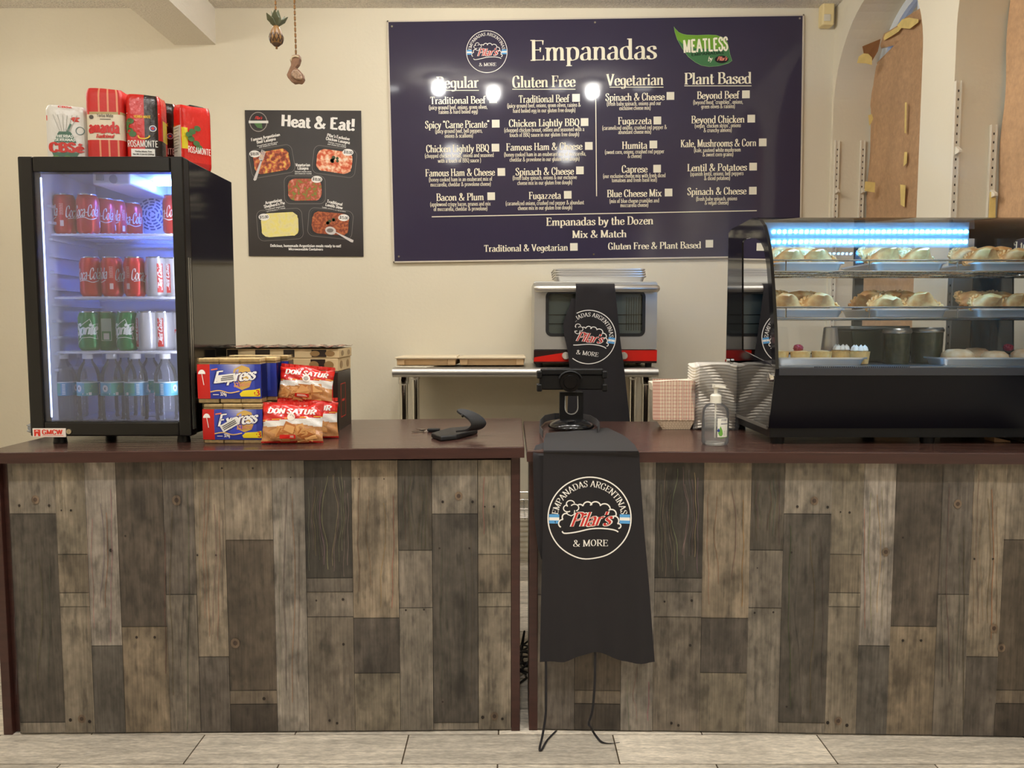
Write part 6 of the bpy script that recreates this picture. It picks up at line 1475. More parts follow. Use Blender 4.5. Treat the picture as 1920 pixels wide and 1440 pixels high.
cart_k = mat('beige carton', (214, 188, 142), rough=.6); cart_d = mat('dark printed carton', (44, 34, 28), rough=.35); film_m = mat('crinkled printed film', None, rough=.2, bump=((30, 30, 30), .6, .01))
xL, xR = -.955, at(634, 700, 2.56).x
def box_carton(label, z, h, dark, Y0=2.56, Y1=2.76, dx=0, emb=True):
    t = thing('snack_carton', label, 'carton', ((xL + xR) / 2, (Y0 + Y1) / 2, z), 0, 'snack cartons stacked beside the fridge')
    m = MB(); m.box(xL + dx, xR + dx, Y0, Y1, z + .0005, z + h); part('carton_body', m, cart_d if dark else cart_k, t, bevel=.002)
    if not dark:
        n = 4; w_ = (xR - xL) / n
        for k in range(n): m = MB(); m.box(xL + dx + k * w_ + .003, xL + dx + k * w_ + w_ * (.42 if k % 2 == 0 else .55), Y0 - .0012, Y0 + .0005, z + .004, z + h - .003); part('dark_panel', m, cart_d, t)
        m = MB(); m.c((150, 118, 74))
        for k in (0, 1): m.disc(Y0 + .05 + .1 * k, z + h * .5, .022, lambda a, b: Vector((xR + dx + .0006, a, b)), h * .3, 20); m.disc(xR + dx - .03 - .05 * k, z + h * .5, .016, lambda a, b: Vector((a, Y0 - .0016, b)), h * .3, 20)
        part('oval_mark', m, printed, t)
    else:
        m = MB(); m.c((206, 44, 34)); F = lambda a, b: Vector((xR + dx + .0006, a, b)); c = (Y0 + .07, z + h * .5)
        m.line([(c[0] + .035 * x, c[1] + h * .28 * y) for x, y in ((-1, -1), (1, -1), (1, 1), (-1, 1))], .006, F, True); m.line([(c[0] - .02, c[1]), (c[0] + .02, c[1])], .008, F)
        m.flat([(xR + dx - .03 + .012 * x, z + h * .6 + h * .2 * y) for x, y in ((-1, -1), (1, -1), (1, 1), (-1, 1))], lambda a, b: Vector((a, Y0 - .0008, b)))
        part('red_mark', m, printed, t)
    return t
z1_ = at(634, 697, 2.56).z; z2_ = at(634, 672, 2.56).z; z3_ = at(634, 654, 2.56).z
zc0 = zl(-.8)
box_carton('tall dark carton at the bottom of the stack with a red mark on its side', zc0, z1_ - zc0, True)
box_carton('beige and dark carton in the middle of the stack beside the fridge', z1_ + .0005, z2_ - z1_ - .0005, False)
box_carton('topmost beige and dark carton of the stack, under crinkled film', z2_ + .0005, z3_ - z2_ - .0005, False, dx=.004)
m = MB(); random.seed(11); y0_, y1_ = 2.545, 2.77
def fcol(u, v): return lin(random.choice([(60, 44, 40), (150, 60, 48), (196, 176, 150), (70, 52, 46), (176, 110, 90), (44, 34, 32)]))
m.sheet(lambda u, v: Vector((xL + (xR + .006 - xL) * u, y0_ + (y1_ - y0_) * v, z3_ + .0035 + .004 * abs(sin(u * 21 + v * 5)) + .003 * sin(v * 11 + u * 31) ** 2)), 40, 8, .001, fcol)
solo('carton_film', 'crinkled brown and red printed film lying over the top carton', 'wrapping film', m, film_m, ((xL + xR) / 2, y0_, z3_), smooth=30)
# crumpled clear bag left of the fridge
pb = at_z(46, 822, zl(-1.45)); m = MB(); random.seed(2); rr_ = [[random.uniform(.7, 1.15) for _a in range(14)] for _b in range(9)]
def blob(u, v):
    i = int(u * 14) % 14; j = min(int(v * 8.001), 8); r = rr_[j][i]; ph_ = pi * v
    return Vector((pb.x - .01 + .032 * r * sin(ph_) * cos(2 * pi * u), pb.y + .1 + .05 * r * sin(ph_) * sin(2 * pi * u), zl(-1.45) + .024 - .0235 * cos(ph_) * (r if v > .5 else 1)))
m.grid(blob, 14, 8, None, True); solo('plastic_bag', 'crumpled clear plastic bag on the counter, left of the fridge', 'plastic bag', m, glass('crumpled clear film', (206, 214, 210), ior=1.5, haze=.3), (pb.x, pb.y + .1, zl(-1.45)))
# ---------------------------------------------------------------- heated pastry case on the right counter
CX0, CX1 = .772, 1.69
case_blk = mat('glossy black case', (13, 13, 17), rough=.07, spec=.6)
case_mat_ = mat('satin black case', (12, 12, 20), rough=.3, spec=.2)
clear = glass('case glass', (249, 251, 252), ior=1.45)
def sx_(px, py): q = at_x(px, py, CX0); return (q.y, q.z)
cs = thing('pastry_case', 'black glass pastry case with blue light strips, on the right counter', 'display case', ((CX0 + CX1) / 2, 2.5, ZR))
OUT = [sx_(*q) for q in ((1454, 692), (1452, 620), (1448, 545), (1443, 480), (1438, 447), (1431, 422), (1422, 410), (1412, 408), (1390, 420), (1372, 429), (1366, 437))]
ybk = OUT[-1][0]; OUT += [(ybk, sx_(1366, 684)[1]), (ybk, OUT[0][1])]
INN = [sx_(*q) for q in ((1447, 686), (1445, 620), (1441, 550), (1437, 497), (1432, 467), (1425, 452), (1416, 447), (1406, 446), (1397, 448), (1393, 451), (1391, 456), (1391, 656), (1430, 676))]
zbase = OUT[0][1]; yfr = OUT[0][0]
for k, (xa, xb) in enumerate(((CX0, CX0 + .01), (CX1 - .01, CX1))):
    m = MB(); n = len(OUT)
    for i in range(n):
        j = (i + 1) % n; q = [OUT[i], OUT[j], INN[j], INN[i]]
        m.hexa([(xa, y, z) for y, z in q], [(xb, y, z) for y, z in q])
    sf = part('side_frame', m, case_blk, cs)
    m = MB(); xm_ = (xa + xb) / 2; m.hexa([(xm_ - .002, y, z) for y, z in INN], [(xm_ + .002, y, z) for y, z in INN]); part('side_glass', m, clear, sf)
FRONT_P = OUT[:8]
def shell(P, x0, x1, th):
    m = MB()
    for (y0, z0), (y1, z1) in zip(P, P[1:]): m.hexa([(x0, y0, z0), (x1, y0, z0), (x1, y1, z1), (x0, y1, z1)], [(x0, y0 + th, z0 - th * .2), (x1, y0 + th, z0 - th * .2), (x1, y1 + th * .8, z1 - th * .6), (x0, y1 + th * .8, z1 - th * .6)])
    return m
def pane_open(P, x0, x1):
    m = MB(); n = 10; S = sp3([Vector((0, y, z)) for y, z in P], 3)
    idx = [[m.v((x0, p.y, p.z)), m.v((x1, p.y, p.z))] for p in S]
    for a, b in zip(idx, idx[1:]): m.f(a[0], a[1], b[1], b[0])
    return m
part('front_glass', pane_open([(y + .002, z) for y, z in FRONT_P], CX0 + .01, CX1 - .01), clear, cs, smooth=60)
m = MB(); ya, za = OUT[7]; yb, zb_ = OUT[10]
m.hexa([(CX0 + .01, ya, za - .004), (CX1 - .01, ya, za - .004), (CX1 - .01, yb, zb_ - .004), (CX0 + .01, yb, zb_ - .004)], [(CX0 + .01, ya, za), (CX1 - .01, ya, za), (CX1 - .01, yb, zb_), (CX0 + .01, yb, zb_)]); part('top_glass', m, clear, cs)
m = MB(); m.box(CX0 + .01, CX1 - .01, ybk - .012, ybk, zb_ - .02, zb_); m.box(CX0 + .01, CX1 - .01, ybk - .012, ybk, zbase, zbase + .03)
xm = at(1606, 560, ybk).x; m.box(xm - .016, xm + .016, ybk - .016, ybk, zbase + .03, zb_ - .02); m.box(CX0 + .01, CX0 + .03, ybk - .014, ybk, zbase, zb_); m.box(CX1 - .04, CX1 - .01, ybk - .014, ybk, zbase, zb_); part('rear_frame', m, case_blk, cs)
m = MB()
for xa, xb, y in ((CX0 + .03, xm + .014, ybk - .004), (xm - .014, CX1 - .04, ybk - .008)): m.box(xa, xb, y - .0015, y + .0015, zbase + .03, zb_ - .02)
part('rear_door_glass', m, clear, cs)
# base: front leaning in towards the counter, lower plinth, rear
yb0 = sx_(1441, 803)[0]; zb0 = sx_(1441, 803)[1]; zst = at(1600, 704, yfr).z
m = MB(); P = [(yfr, zbase), (yfr + .003, zst), (yb0, zb0), (ybk, zb0), (ybk, zbase)]
m.hexa([(CX0, y, z) for y, z in P], [(CX1, y, z) for y, z in P]); part('base', m, case_mat_, cs)
m = MB(); P = [(y, z) for y, z in P]; P2 = [(yfr + .0, zbase - .0), (yfr + .003, zst), (yb0, zb0), (ybk, zb0), (ybk, zbase)]
m.hexa([(CX0 - .0015, y, z) for y, z in P2], [(CX0 - .0002, y, z) for y, z in P2]); part('side_panel', m, mat('mirror black side', (10, 10, 12), rough=.05, spec=1.0, coat=1.0), cs)
m = MB(); m.box(CX0 + .01, CX1 - .004, yfr - .0022, yfr + .004, zst, zbase + .004); part('glass_rail', m, mat('dark grey rail', (40, 42, 50), rough=.35), cs, bevel=.001)
m = MB(); m.box(CX0 + .006, CX1 - .006, yb0 + .006, ybk - .01, ZR + .022, zb0 + .0005); part('plinth', m, mat('black plinth', (12, 12, 15), rough=.4, spec=.3), cs)
m = MB(); m.box(CX0 - .004, CX0 + .0005, yb0 + .01, ybk - .02, zb0 - .004, zb0 + .006); part('side_lip', m, mat('grey lip', (96, 92, 86), rough=.35), cs)
for x, Y in ((CX0 + .04, yb0 + .04), (CX0 + .5, yb0 + .04), (CX0 + .04, ybk - .05), (CX0 + .5, ybk - .05), (CX1 - .06, yb0 + .1), (CX1 - .06, ybk - .05)):
    z0_ = (ZR if x < RX - .03 else SILL) + .0005
    m = MB(); m.cyl((x, Y, z0_), (x, Y, ZR + .0225), .02, .022, 16); part('foot', m, blk, cs, smooth=30)
for px, py in ((1447, 707), (1366, 679)):
    q = at_x(px + 1, py, CX0 - .002); m = MB(); m.cyl((CX0 - .0018, q.y, q.z), (CX0 - .012, q.y, q.z), .0135, .0135, 24); m.cyl((CX0 - .012, q.y, q.z), (CX0 - .014, q.y, q.z), .0135, .011, 24); part('glass_knob', m, chrome, cs, smooth=30)
deckz = zbase + .006
m = MB(); m.box(CX0 + .011, CX1 - .011, yfr + .03, ybk - .016, zbase + .0005, deckz); part('deck', m, mat('brushed deck steel', (176, 180, 186), rough=.32, metal=1), cs)
m = MB()
for k in range(46): x = at(1527, 678, yfr + .03).x + k * .0062; m.box(x, x + .0035, yfr + .0285, yfr + .0296, zbase + .001, zbase + .006)
part('vent_slots', m, mat('vent shadow', (30, 32, 40), rough=.6), cs)
# light strips
lx0, lx1 = at(1452, 440, 2.40).x, at(1813, 440, 2.40).x
led_bar = glass('acrylic light bar', (232, 240, 250), ior=1.4, haze=.07)
m = MB(); m.box(CX0 + .01, lx1 + .01, 2.407, 2.411, at(1600, 464, 2.4).z, at(1600, 424, 2.4).z + .012); part('light_bar', m, led_bar, cs)
for py in (434, 453):
    z = at(1600, py, 2.40).z; m = MB()
    for k in range(36): x = lx0 + (lx1 - lx0) * k / 35; m.box(x - .003, x + .003, 2.4015, 2.4068, z - .0042, z + .0042)
    part('light_strip', m, glow('blue white light strip', (.12, .50, 1.0), 240.0), cs)
# wire shelves with a front guard
SHELF = []
for pyt, pyb in ((488, 509), (576, 597)):
    yg = 2.375 if pyt < 500 else 2.35; zt_, zb2 = at(1650, pyt, yg).z, at(1650, pyb, yg).z; SHELF.append((yg, zb2)); m = MB(); xa, xb = CX0 + .014, CX1 - .014; y2 = ybk - .05
    for z in (zt_, zb2): m.tube([(xa, y2, z), (xa, yg + .01, z), (xa + .01, yg, z), (xb - .01, yg, z), (xb, yg + .01, z), (xb, y2, z)], .0028, 8)
    for px in (1474, 1630, 1796): x = at(px, pyt, yg).x; m.cyl((x, yg, zb2), (x, yg, zt_), .0022, .0022, 6)
    for k in range(58): x = xa + .012 + (xb - xa - .024) * k / 57; m.cyl((x, yg, zb2 + .0015), (x, y2, zb2 + .0015), .0014, .0014, 5)
    for k in range(3): m.cyl((xa, yg + .06 + .1 * k, zb2 - .002), (xb, yg + .06 + .1 * k, zb2 - .002), .0028, .0028, 6)
    part('wire_shelf', m, chrome, cs)

# trays and pastries
crust = food('baked empanada crust', [(0, (150, 88, 36)), (.38, (196, 136, 70)), (.55, (224, 180, 116)), (.75, (238, 206, 150)), (1, (248, 226, 184))], 26, .55)
def make_empanada():
    t = thing('empanada', '', 'pastry'); m = MB(); NR, NT = 12, 46
    def P(r, a, top):
        R = .056 * (1 + .0); rim = .0
        x, y = R * cos(a) * r, R * 1.06 * sin(a) * r
        hgt = .05 * max(0, 1 - (r / .86) ** 2.2) ** .75 * min(1, .3 + sin(a) * 1.3) if r < .86 else 0
        rp = .0045 * sin(a * 15) * max(0, (r - .8) / .2); y += rp * sin(a) ; x += rp * cos(a)
        z = hgt + .006 + .0028 * sin(a * 15 + 1.2) * max(0, (r - .75) / .25) + .002 * sin(x * 160) * sin(y * 130 + 1) * (r < .8)
        return Vector((x, y - .02, z if top else max(0.0, .001)))
    m.grid(lambda u, v: P(v, pi * u, True), NT, NR); m.grid(lambda u, v: P(v, pi * u, False), NT, 3)
    n = NT
    for i in range(n): a0, a1 = pi * i / n, pi * (i + 1) / n; m.poly([P(1, a0, False), P(1, a1, False), P(1, a1, True), P(1, a0, True)])
    for k in range(12):
        for s_ in (0, pi):
            r0, r1 = k / 12, (k + 1) / 12
            m.poly([P(r0, s_, False), P(r1, s_, False), P(r1, s_, True), P(r0, s_, True)])
    part('crust', m, crust, t, smooth=70)
    m = MB()
    for k in range(13):
        a = pi * (k + .5) / 13; c = Vector((.0555 * cos(a), .0585 * sin(a) - .02, .0075)); d = Vector((-sin(a + .6), cos(a + .6), 0))
        m.tube([c - d * .007 + Vector((0, 0, -.002)), c + Vector((0, 0, .003)), c + d * .007 + Vector((0, 0, -.001))], [.0022, .0048, .002], 7)
    part('crimped_edge', m, crust, t, smooth=70); return t
emp = make_empanada(); emp_used = []
def empanada(px, py, Y, z, rz, rx, ry, label, group, sc=1.0):
    x = at(px, py, Y).x; loc = (x, Y, z)
    if not emp_used: emp.location = loc; emp.rotation_euler = (rx, ry, rz); emp.scale = (sc, sc, sc); emp['label'] = label; emp['group'] = group; emp_used.append(1)
    else: dup(emp, loc, rz, label, group, (rx, ry), (sc, sc, sc))
ordn = ['first', 'second', 'third', 'fourth', 'fifth', 'sixth', 'seventh', 'eighth']
random.seed(21)
for si, (sn, pys) in enumerate((('upper', 480), ('middle', 565))):
    yg, zsh = SHELF[si]; zt0 = zsh + .0045
    spans = [(1458, 1589), (1642, 1782), (1831, 1975)] if si == 0 else [(1408, 1590), (1641, 1787), (1832, 1975)]
    for ti, (pa, pb) in enumerate(spans):
        pa_x = max(at(pa, pys, yg + .02).x, CX0 + .022); pb_x = min(at(pb, pys, yg + .02).x, CX1 - .022); tn = ('left', 'centre', 'right')[ti]
        tray('pastry_tray', '%s aluminium tray on the %s shelf of the pastry case' % (tn, sn), (pa_x + pb_x) / 2, yg + .155, zt0, pb_x - pa_x, .27, .026, 'aluminium trays in the pastry case', cat='tray')
        gname = 'baked empanadas in the pastry case'
        wd = pb_x - pa_x
        for row in range(2):
            n = 2 if row == 0 else 3
            for k in range(n):
                x = pa_x + .066 + (wd - .132) * (k + (0 if n == 2 else .0)) / (n - 1) + random.uniform(-.003, .003); Y = yg + (.078 if row == 0 else .18)
                if row == 0: rz, rx, z_ = random.choice((.12, -.16, .2, -.1)), .66 + random.uniform(-.1, .25), zt0 + .03
                else: rz, rx, z_ = random.choice((.75, -.75, .2)) + random.uniform(-.12, .12), .9 + random.uniform(-.1, .1), zt0 + .046
                px = 960 + FPX * x / Y
                lbl = '%s empanada in the %s row of the %s tray, %s shelf' % (ordn[k], ('front', 'back')[row], tn, sn)
                empanada(px, pys, Y, z_, rz, rx, random.uniform(-.12, .12), lbl, gname, random.uniform(1.04, 1.14))
# bottom deck: tarts, puffs, jars
za_ = deckz + .0005
def tray_px(label, pa, pb, Y, d):
    a, b = at(pa, 668, Y - d / 2).x, min(at(pb, 668, Y - d / 2).x, CX1 - .02); a = max(a, CX0 + .02)
    tray('pastry_tray', label, (a + b) / 2, Y, za_, b - a, d, .024, 'aluminium trays in the pastry case', cat='tray'); return a, b
tray_px('low tray of little tarts at the left end of the bottom deck', 1440, 1632, 2.46, .26); tray_px('low tray of round puffs at the right end of the bottom deck', 1763, 1990, 2.46, .26)
tart_m = food('tart crust', [(0, (186, 128, 62)), (.5, (222, 178, 104)), (1, (240, 206, 140))], 60, .6); cream_m = mat('pale custard', (214, 176, 118), rough=.4); berry = mat('raspberry', (150, 34, 52), rough=.45, bump=((260, 260, 260), .6, .003))
tt = za_ + .0025
def tart(px, Y, w, label, cream=False):
    x = at(px, 650, Y).x; t = thing('custard_tart', label, 'tart', (x, Y, tt), random.uniform(-.2, .2), 'little tarts on the bottom deck')
    m = MB(); m.lathe((x, Y, tt), [(0, 0), (w * .85, 0), (w, .034), (w * 1.02, .038), (w * .92, .038), (w * .86, .033)], 26); part('crust', m, tart_m, t, smooth=40)
    m = MB(); m.lathe((x, Y, tt), [(w * .9, .034), (w * .6, .04), (0, .042)], 22); part('filling', m, cream_m, t, smooth=50)
    if cream:
        m = MB()
        for k in range(7): a = k * .9; m.lathe((x + .016 * cos(a), Y + .016 * sin(a), tt + .039), [(0, -.006), (.011, .002), (.008, .012), (0, .02)], 9)
        part('whipped_cream', m, mat('whipped cream', (238, 234, 222), rough=.5), t, smooth=60)
    return t
tart(1462, 2.40, .028, 'custard tart at the left end of the bottom tray'); tart(1501, 2.385, .03, 'custard tart second from the left, under the raspberry'); tart(1541, 2.4, .03, 'custard tart in the middle of the bottom tray'); tart(1612, 2.39, .03, 'cream-topped tart at the right end of the left bottom tray', True)
tart(1578, 2.47, .03, 'cream-topped tart behind the clear cup', True)
def raspberry(px, py, Y, label, r=.0145):
    p = at(px, py, Y); z_ = tt + .037 + r * .78; m = MB(); m.lathe((p.x, Y, z_), [(0, -r * .8), (r * .7, -r * .6), (r, 0), (r * .8, r * .55), (r * .35, r * .8), (0, r * .7)], 16)
    for k in range(26): a = k * 2.4; b = -.6 + 1.5 * k / 26; m.lathe((p.x + r * .93 * cos(a) * cos(b), Y + r * .93 * sin(a) * cos(b), z_ + r * .8 * sin(b)), [(0, -.003), (.003, 0), (0, .003)], 6)
    solo('raspberry', label, 'raspberry', m, berry, (p.x, Y, z_ - r * .8), 'raspberries on the bottom deck', smooth=50)
raspberry(1497, 643, 2.385, 'raspberry lying on the left custard tarts')
puff_m = food('puff crust', [(0, (176, 116, 66)), (.45, (212, 164, 112)), (.7, (230, 196, 150)), (1, (244, 226, 196))], 30, .55)
def puff(px, Y, w, hgt, label):
    x = at(px, 650, Y).x; t = thing('round_puff', label, 'pastry', (x, Y, tt), 0, 'round puffs on the bottom deck')
    m = MB(); m.lathe((x, Y, tt), [(0, 0), (w * .85, .0), (w, hgt * .35), (w * .92, hgt * .7), (w * .6, hgt * .95), (0, hgt)], 26); part('bun', m, puff_m, t, smooth=60)
    m = MB(); m.lathe((x, Y, tt), [(w * 1.0, hgt * .3), (w * 1.03, hgt * .36), (w * 1.0, hgt * .42)], 26); part('cream_seam', m, cream_m, t, smooth=60)
for px, Y, w, lb in ((1796, 2.4, .048, 'round puff nearest the jars on the right bottom tray'), (1866, 2.4, .04, 'round puff in the middle of the right bottom tray'), (1925, 2.41, .045, 'round puff at the right edge of the bottom tray'), (1830, 2.52, .044, 'round puff in the back of the right bottom tray')): puff(px, Y, w, .046 if w > .042 else .04, lb)
raspberry(1891, 639, 2.44, 'raspberry on the right bottom tray between the puffs')
pesto = food('green herb sauce', [(0, (36, 44, 20)), (.5, (58, 66, 30)), (1, (92, 92, 46))], 60, .4); lid_m = mat('jar lid metal', (176, 172, 164), rough=.3, metal=1)
def jar(px, py0, py1, w, Y, label):
    x = at(px, 650, Y).x; h = at(px, py0, Y).z - za_; t = thing('sauce_jar', label, 'jar', (x, Y, za_), 0, 'jars of green sauce in the case')
    m = MB(); m.lathe((x, Y, za_), [(0, .001), (w * .9, .001), (w * .94, .01), (w, h - .018), (w * .98, h - .016), (0, h - .016)], 30); part('sauce', m, pesto, t, smooth=40)
    m = MB(); m.lathe((x, Y, za_), [(w * .93, .0005), (w * .97, .01), (w * 1.03, h - .014)], 30); part('jar_glass', m, clear, t, smooth=40)
    m = MB(); m.lathe((x, Y, za_), [(w * 1.04, h - .015), (w * 1.08, h - .012), (w * 1.08, h - .006), (w * 1.04, h - .004), (w * 1.0, h), (0, h + .001)], 30); part('lid', m, lid_m, t, smooth=30)
jar(1681, 616, 675, .040, 2.44, 'jar of green sauce in the middle of the bottom deck'); jar(1737, 614, 675, .046, 2.46, 'jar of green sauce next to the right bottom tray')
x0_, x1_ = at(1583, 650, 2.58).x, at(1688, 650, 2.58).x; h = at(1620, 611, 2.58).z - za_
t = thing('sauce_tub', 'wide dark tub of green sauce behind the jars', 'tub', ((x0_ + x1_) / 2, 2.62, za_))
m = MB(); m.hexa([(x0_ + .02, 2.54, za_), (x1_ - .02, 2.54, za_), (x1_ - .02, 2.66, za_), (x0_ + .02, 2.66, za_)], [(x0_, 2.53, za_ + h - .012), (x1_, 2.53, za_ + h - .012), (x1_, 2.67, za_ + h - .012), (x0_, 2.67, za_ + h - .012)]); part('tub_body', m, mat('dark green tub', (56, 62, 44), rough=.3), t, bevel=.008)
m = MB(); m.box(x0_ - .004, x1_ + .004, 2.526, 2.674, za_ + h - .0115, za_ + h); part('lid', m, mat('clear grey lid', (150, 154, 150), rough=.25), t, bevel=.003)
x_ = at(1566, 650, 2.5).x; h = at(1566, 613, 2.5).z - tt
t = thing('clear_cup', 'clear plastic dessert cup left of the dark sauce tub', 'cup', (x_, 2.54, tt))
m = MB(); m.lathe((x_, 2.54, tt), [(0, .001), (.03, .001), (.032, .004), (.026, h * .6), (.022, h - .003), (.018, h), (0, h)], 26); part('cup', m, glass('cup plastic', (226, 222, 210), ior=1.5, haze=.22), t, smooth=40)
m = MB(); m.lathe((x_, 2.54, tt), [(0, .003), (.028, .004), (.026, h * .4), (0, h * .45)], 20); part('dessert', m, cream_m, t, smooth=50)

# ---------------------------------------------------------------- beside the case
# wrapped stack of foam trays, standing on edge
foam_m = mat('white foam trays', (244, 237, 224), rough=.6)
qa, qb = at_z(1311, 806, ZR), at_z(1377, 806, ZR); Yf = qa.y
t = thing('foam_tray_stack', 'wrapped stack of white foam trays leaning beside the pastry case', 'tray stack', ((qa.x + qb.x) / 2, Yf + .08, ZR))
Ht = at(1340, 683, Yf).z - ZR; m = MB(); xa, xb = at(1313, 750, Yf).x, at(1380, 750, Yf).x
NP = 22
def stk(u, v):
    z = .003 + (Ht - .006) * v; k = v * NP; s_ = u * 4; side = int(s_) % 4; f = s_ - int(s_)
    lean = .016 * v; arc_ = .008
    x0, x1 = xa - .008 + lean * .2, xb - .006 + lean * .75; ya, yb2 = Yf, Yf + .15
    bul = .0055 * abs(sin(pi * k)) ** .6
    zz = z + arc_ * sin(pi * f) - .004 * (f - .5) if side in (0, 2) else z - .008 * sin(pi * f)
    zz = min(max(zz, .0005), Ht)
    if side == 0: return Vector((x0 + (x1 - x0) * f, ya - bul, ZR + zz))
    if side == 1: return Vector((x1 + bul * .8, ya + (yb2 - ya) * f, ZR + zz))
    if side == 2: return Vector((x1 + (x0 - x1) * f, yb2 + bul, ZR + zz))
    return Vector((x0 - bul, yb2 + (ya - yb2) * f, ZR + zz))
m.grid(lambda u, v: stk(u, v), 48, NP * 8, None, True)
L = NP * 8 * 48; m.f(*[L + k for k in range(48)]); m.f(*reversed(range(48))); part('tray_edges', m, foam_m, t, smooth=60)
m = MB(); e = .006
m.sheet(lambda u, v: Vector((xa - .026 + .006 * sin(v * 9) + (xb - xa + .034) * u, Yf - .007 + .004 * sin(u * 9 + v * 13), ZR + .003 + (Ht + .006) * v + .004 * sin(u * 5))), 10, 14, .0005); part('plastic_wrap', m, glass('shiny wrap', (248, 248, 248), ior=1.35, haze=.06), t, smooth=50)
# nested paper food boats, red check
chk = mat('red check paper', None, rough=.75)
qa, qb = at_z(1250, 806, ZR), at_z(1296, 806, ZR); Yb = qa.y
t = thing('paper_boat_stack', 'nested red-check paper food boats standing left of the foam trays', 'food boats', ((qa.x + qb.x) / 2, Yb + .06, ZR))
def bx(px, py): return at(px, py, Yb)
Hb = bx(1270, 715).z - ZR; zc_ = bx(1270, 787).z - ZR
cols_ = [(228, 206, 178), (214, 170, 146)]
def boat(off, w0, w1, y0, hgt, nm):
    m = MB(); A = bx(1250, 806).x, bx(1295, 806).x; B = bx(1236, 788).x, bx(1303, 788).x; Cc = bx(1236, 716).x, bx(1304, 716).x
    prof = [(A, 0.0005), (B, zc_), (Cc, hgt)]
    def fr_(u, z):
        for (p, za), (q, zb) in zip(prof, prof[1:]):
            if za <= z <= zb + 1e-6: f = (z - za) / (zb - za); l, r = p[0] + (q[0] - p[0]) * f, p[1] + (q[1] - p[1]) * f; return l, r, f
        return prof[-1][0][0], prof[-1][0][1], 1
    def wall(u, v):
        z = .0005 + (hgt - .001) * v; l, r, f = fr_(u, z); k = u * 4; side = int(k) % 4; g = k - int(k); d = .10 + .03 * min(z / zc_, 1); ya = Yb + off; inn = .012 * (1 - min(z / zc_, 1))
        rip = .0035 * sin(g * 2 * pi * 6) if z > zc_ * .9 else 0
        tp = .004 * sin(g * pi) * (v > .95)
        if side == 0: return Vector((l + (r - l) * g, ya + inn - abs(rip), ZR + z + tp))
        if side == 1: return Vector((r, ya + inn + d * g, ZR + z))
        if side == 2: return Vector((r + (l - r) * g, ya + inn + d, ZR + z))
        return Vector((l - .022 * sin(pi * g) * 0 - (.022 if z > zc_ * .95 else .012) * g, ya + inn + d * (1 - g), ZR + z))
    def cf(u, v):
        i, j = int(u * 160), int(v * 40)
        if v * (hgt) < zc_: return lin((196, 168, 138) if (i + j) % 4 == 0 or (i - j) % 4 == 0 else (226, 204, 176))
        a, b = (i % 3 == 0), (j % 3 == 0); stripe = int(u * 4 * 6 * 2 - .5) % 2 == 0
        return lin((204, 150, 132) if a and b else (220, 184, 162) if (a or b) else (236, 218, 192) if stripe else (226, 200, 176))
    m.grid(wall, 160, 40, cf, True); m.c((226, 204, 176)); m.f(*reversed(range(160)))
    part(nm, m, chk, t)
boat(0, 0, 0, 0, Hb, 'boat_wall')
m = MB(); m.c((240, 230, 208)); a, b = bx(1228, 722), bx(1302, 717)
m.hexa([(a.x, Yb + .02, ZR + Hb - .035), (b.x - .002, Yb + .02, ZR + Hb - .035), (b.x - .002, Yb + .1, ZR + Hb - .035), (a.x, Yb + .1, ZR + Hb - .035)], [(a.x - .006, Yb + .03, ZR + Hb - .008), (b.x, Yb + .014, ZR + Hb + .006), (b.x, Yb + .1, ZR + Hb + .002), (a.x - .006, Yb + .1, ZR + Hb - .006)]); part('inner_boat', m, chk, t)
# hand sanitiser
q = at_z(1341, 836, ZR); Ys = q.y + .033; X_ = at(1341, 800, Ys).x
t = thing('sanitizer_bottle', 'clear pump bottle of hand sanitizer in front of the foam trays', 'sanitizer', (X_, Ys, ZR))
def sz(py): return at(1341, py, Ys - .02).z - ZR
rB = (at(1366, 800, Ys).x - at(1316, 800, Ys).x) / 2
prof = [(0, .0012), (rB * .9, .001), (rB, .008), (rB * .99, sz(775)), (rB * .93, sz(767)), (rB * .7, sz(760)), (rB * .36, sz(756)), (rB * .33, sz(754))]
m = MB(); m.lathe((X_, Ys, ZR), prof, 32); part('bottle', m, glass('clear sanitizer plastic', (254, 254, 254), ior=1.22, haze=.05), t, smooth=45)
m = MB(); m.lathe((X_, Ys, ZR), [(0, .005), (rB * .88, .005), (rB * .93, .012), (rB * .92, sz(786)), (0, sz(786))], 28); part('gel', m, glass('clear gel', (248, 250, 249), ior=1.2, haze=.06), t, smooth=45)
m = MB(); m.lathe((X_, Ys, ZR), [(rB * .4, sz(757)), (rB * .42, sz(743)), (rB * .3, sz(740)), (.006, sz(739)), (.005, sz(730)), (.0115, sz(728)), (.0115, sz(723)), (0, sz(722))], 22)
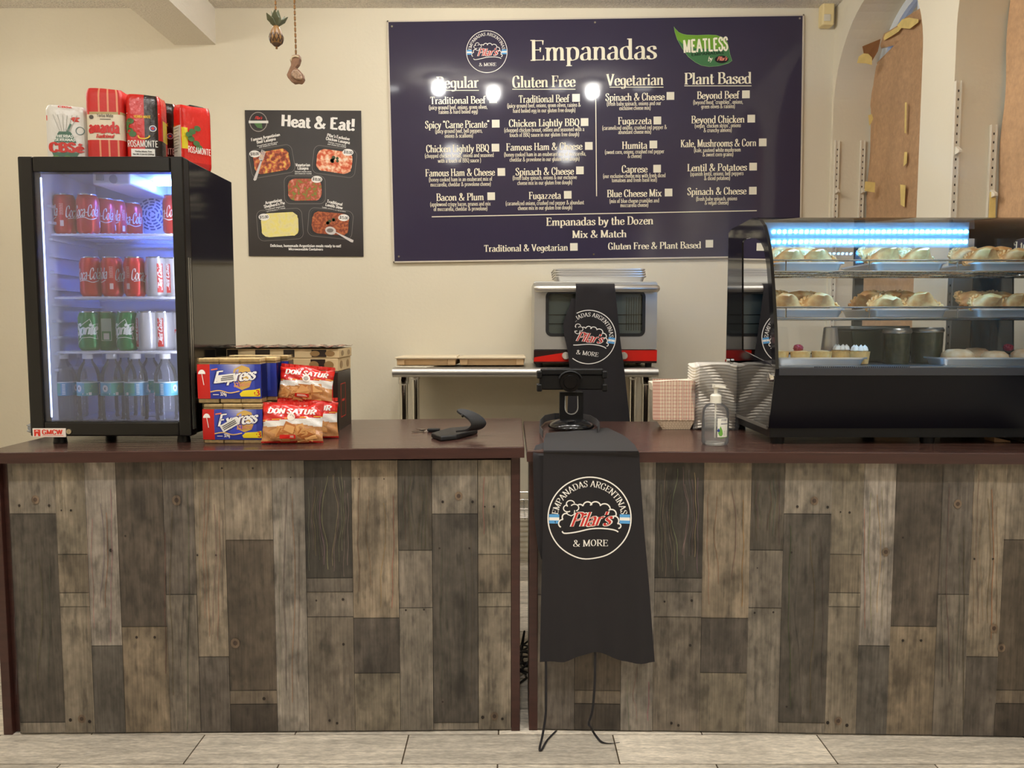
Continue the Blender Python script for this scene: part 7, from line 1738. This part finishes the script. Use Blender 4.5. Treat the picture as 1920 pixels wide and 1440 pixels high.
zt_ = ZR + sz(722); m.hexa([(X_ - .009, Ys - .02, zt_ - .006), (X_ + .024, Ys - .02, zt_ - .01), (X_ + .024, Ys - .008, zt_ - .01), (X_ - .009, Ys + .01, zt_ - .006)], [(X_ - .009, Ys - .02, zt_ + .002), (X_ + .024, Ys - .02, zt_ - .004), (X_ + .024, Ys - .008, zt_ - .004), (X_ - .009, Ys + .01, zt_ + .002)]); m.cyl((X_, Ys, ZR + .02), (X_, Ys, ZR + sz(757)), .0025, .0025, 8)
part('pump', m, mat('white pump plastic', (226, 222, 208), rough=.4), t, smooth=40)
r2 = rB + .0006; F = lambda a, b: Vector((X_ + r2 * sin(a / r2), Ys - r2 * cos(a / r2), ZR + b)); F2 = lambda a, b: Vector((X_ + (r2 + .0005) * sin(a / r2), Ys - (r2 + .0005) * cos(a / r2), ZR + b))
m = MB(); wl = .031; z0_, z1_ = sz(818), sz(783)
m.c((228, 226, 214)); m.grid(lambda u, v: F(-.004 + (wl + .004) * u, z0_ + (z1_ - z0_) * v), 12, 1)
m.c((104, 166, 60)); m.flat([(-.002, z0_ + .012), (.002, z0_ + .004), (.009, z0_ + .003), (.013, z0_ + .009), (.011, z0_ + .02), (.005, z0_ + .034)], F2)
m.c((44, 62, 140)); m.flat([(-.005, z0_ + .019), (-.001, z0_ + .015), (.004, z0_ + .019), (-.001, z0_ + .027)], lambda a, b: F2(a, b) + Vector((0, -.0004, 0)))
m.c((70, 64, 110)); m.text('PURE', F2, .018, z1_ - .008, .022, .0055, ROMAN, 3); m.text('HAND SANITIZER', F2, .018, z1_ - .018, .024, .0028, BOLD, 2)
m.c((130, 128, 124)); [m.line([(.016, z0_ + .006 + .004 * k), (.03, z0_ + .006 + .004 * k)], .0012, F2) for k in range(4)]
m.c((104, 166, 60)); m.line([(.004, z0_ - .003), (.03, z0_ + .001)], .003, F2); part('label', m, mat('bottle label', None, rough=.4), t)
# paper slip under the case
q = at_z(1880, 830, ZR); m = MB(); P_ = [Vector((q.x - .02, q.y + .01, ZR + .0006)), Vector((q.x + .03, q.y + .01, ZR + .0006)), Vector((q.x + .03, q.y + .06, ZR + .0006)), Vector((q.x - .02, q.y + .06, ZR + .0006))]
m.hexa(P_, [P_[0] + Vector((0, 0, .014)), P_[1] + Vector((0, 0, .003)), P_[2] + Vector((0, 0, .003)), P_[3] + Vector((0, 0, .014))]); solo('paper_slip', 'folded kraft paper slip poking out under the pastry case', 'paper', m, kraft, tuple(P_[0]))
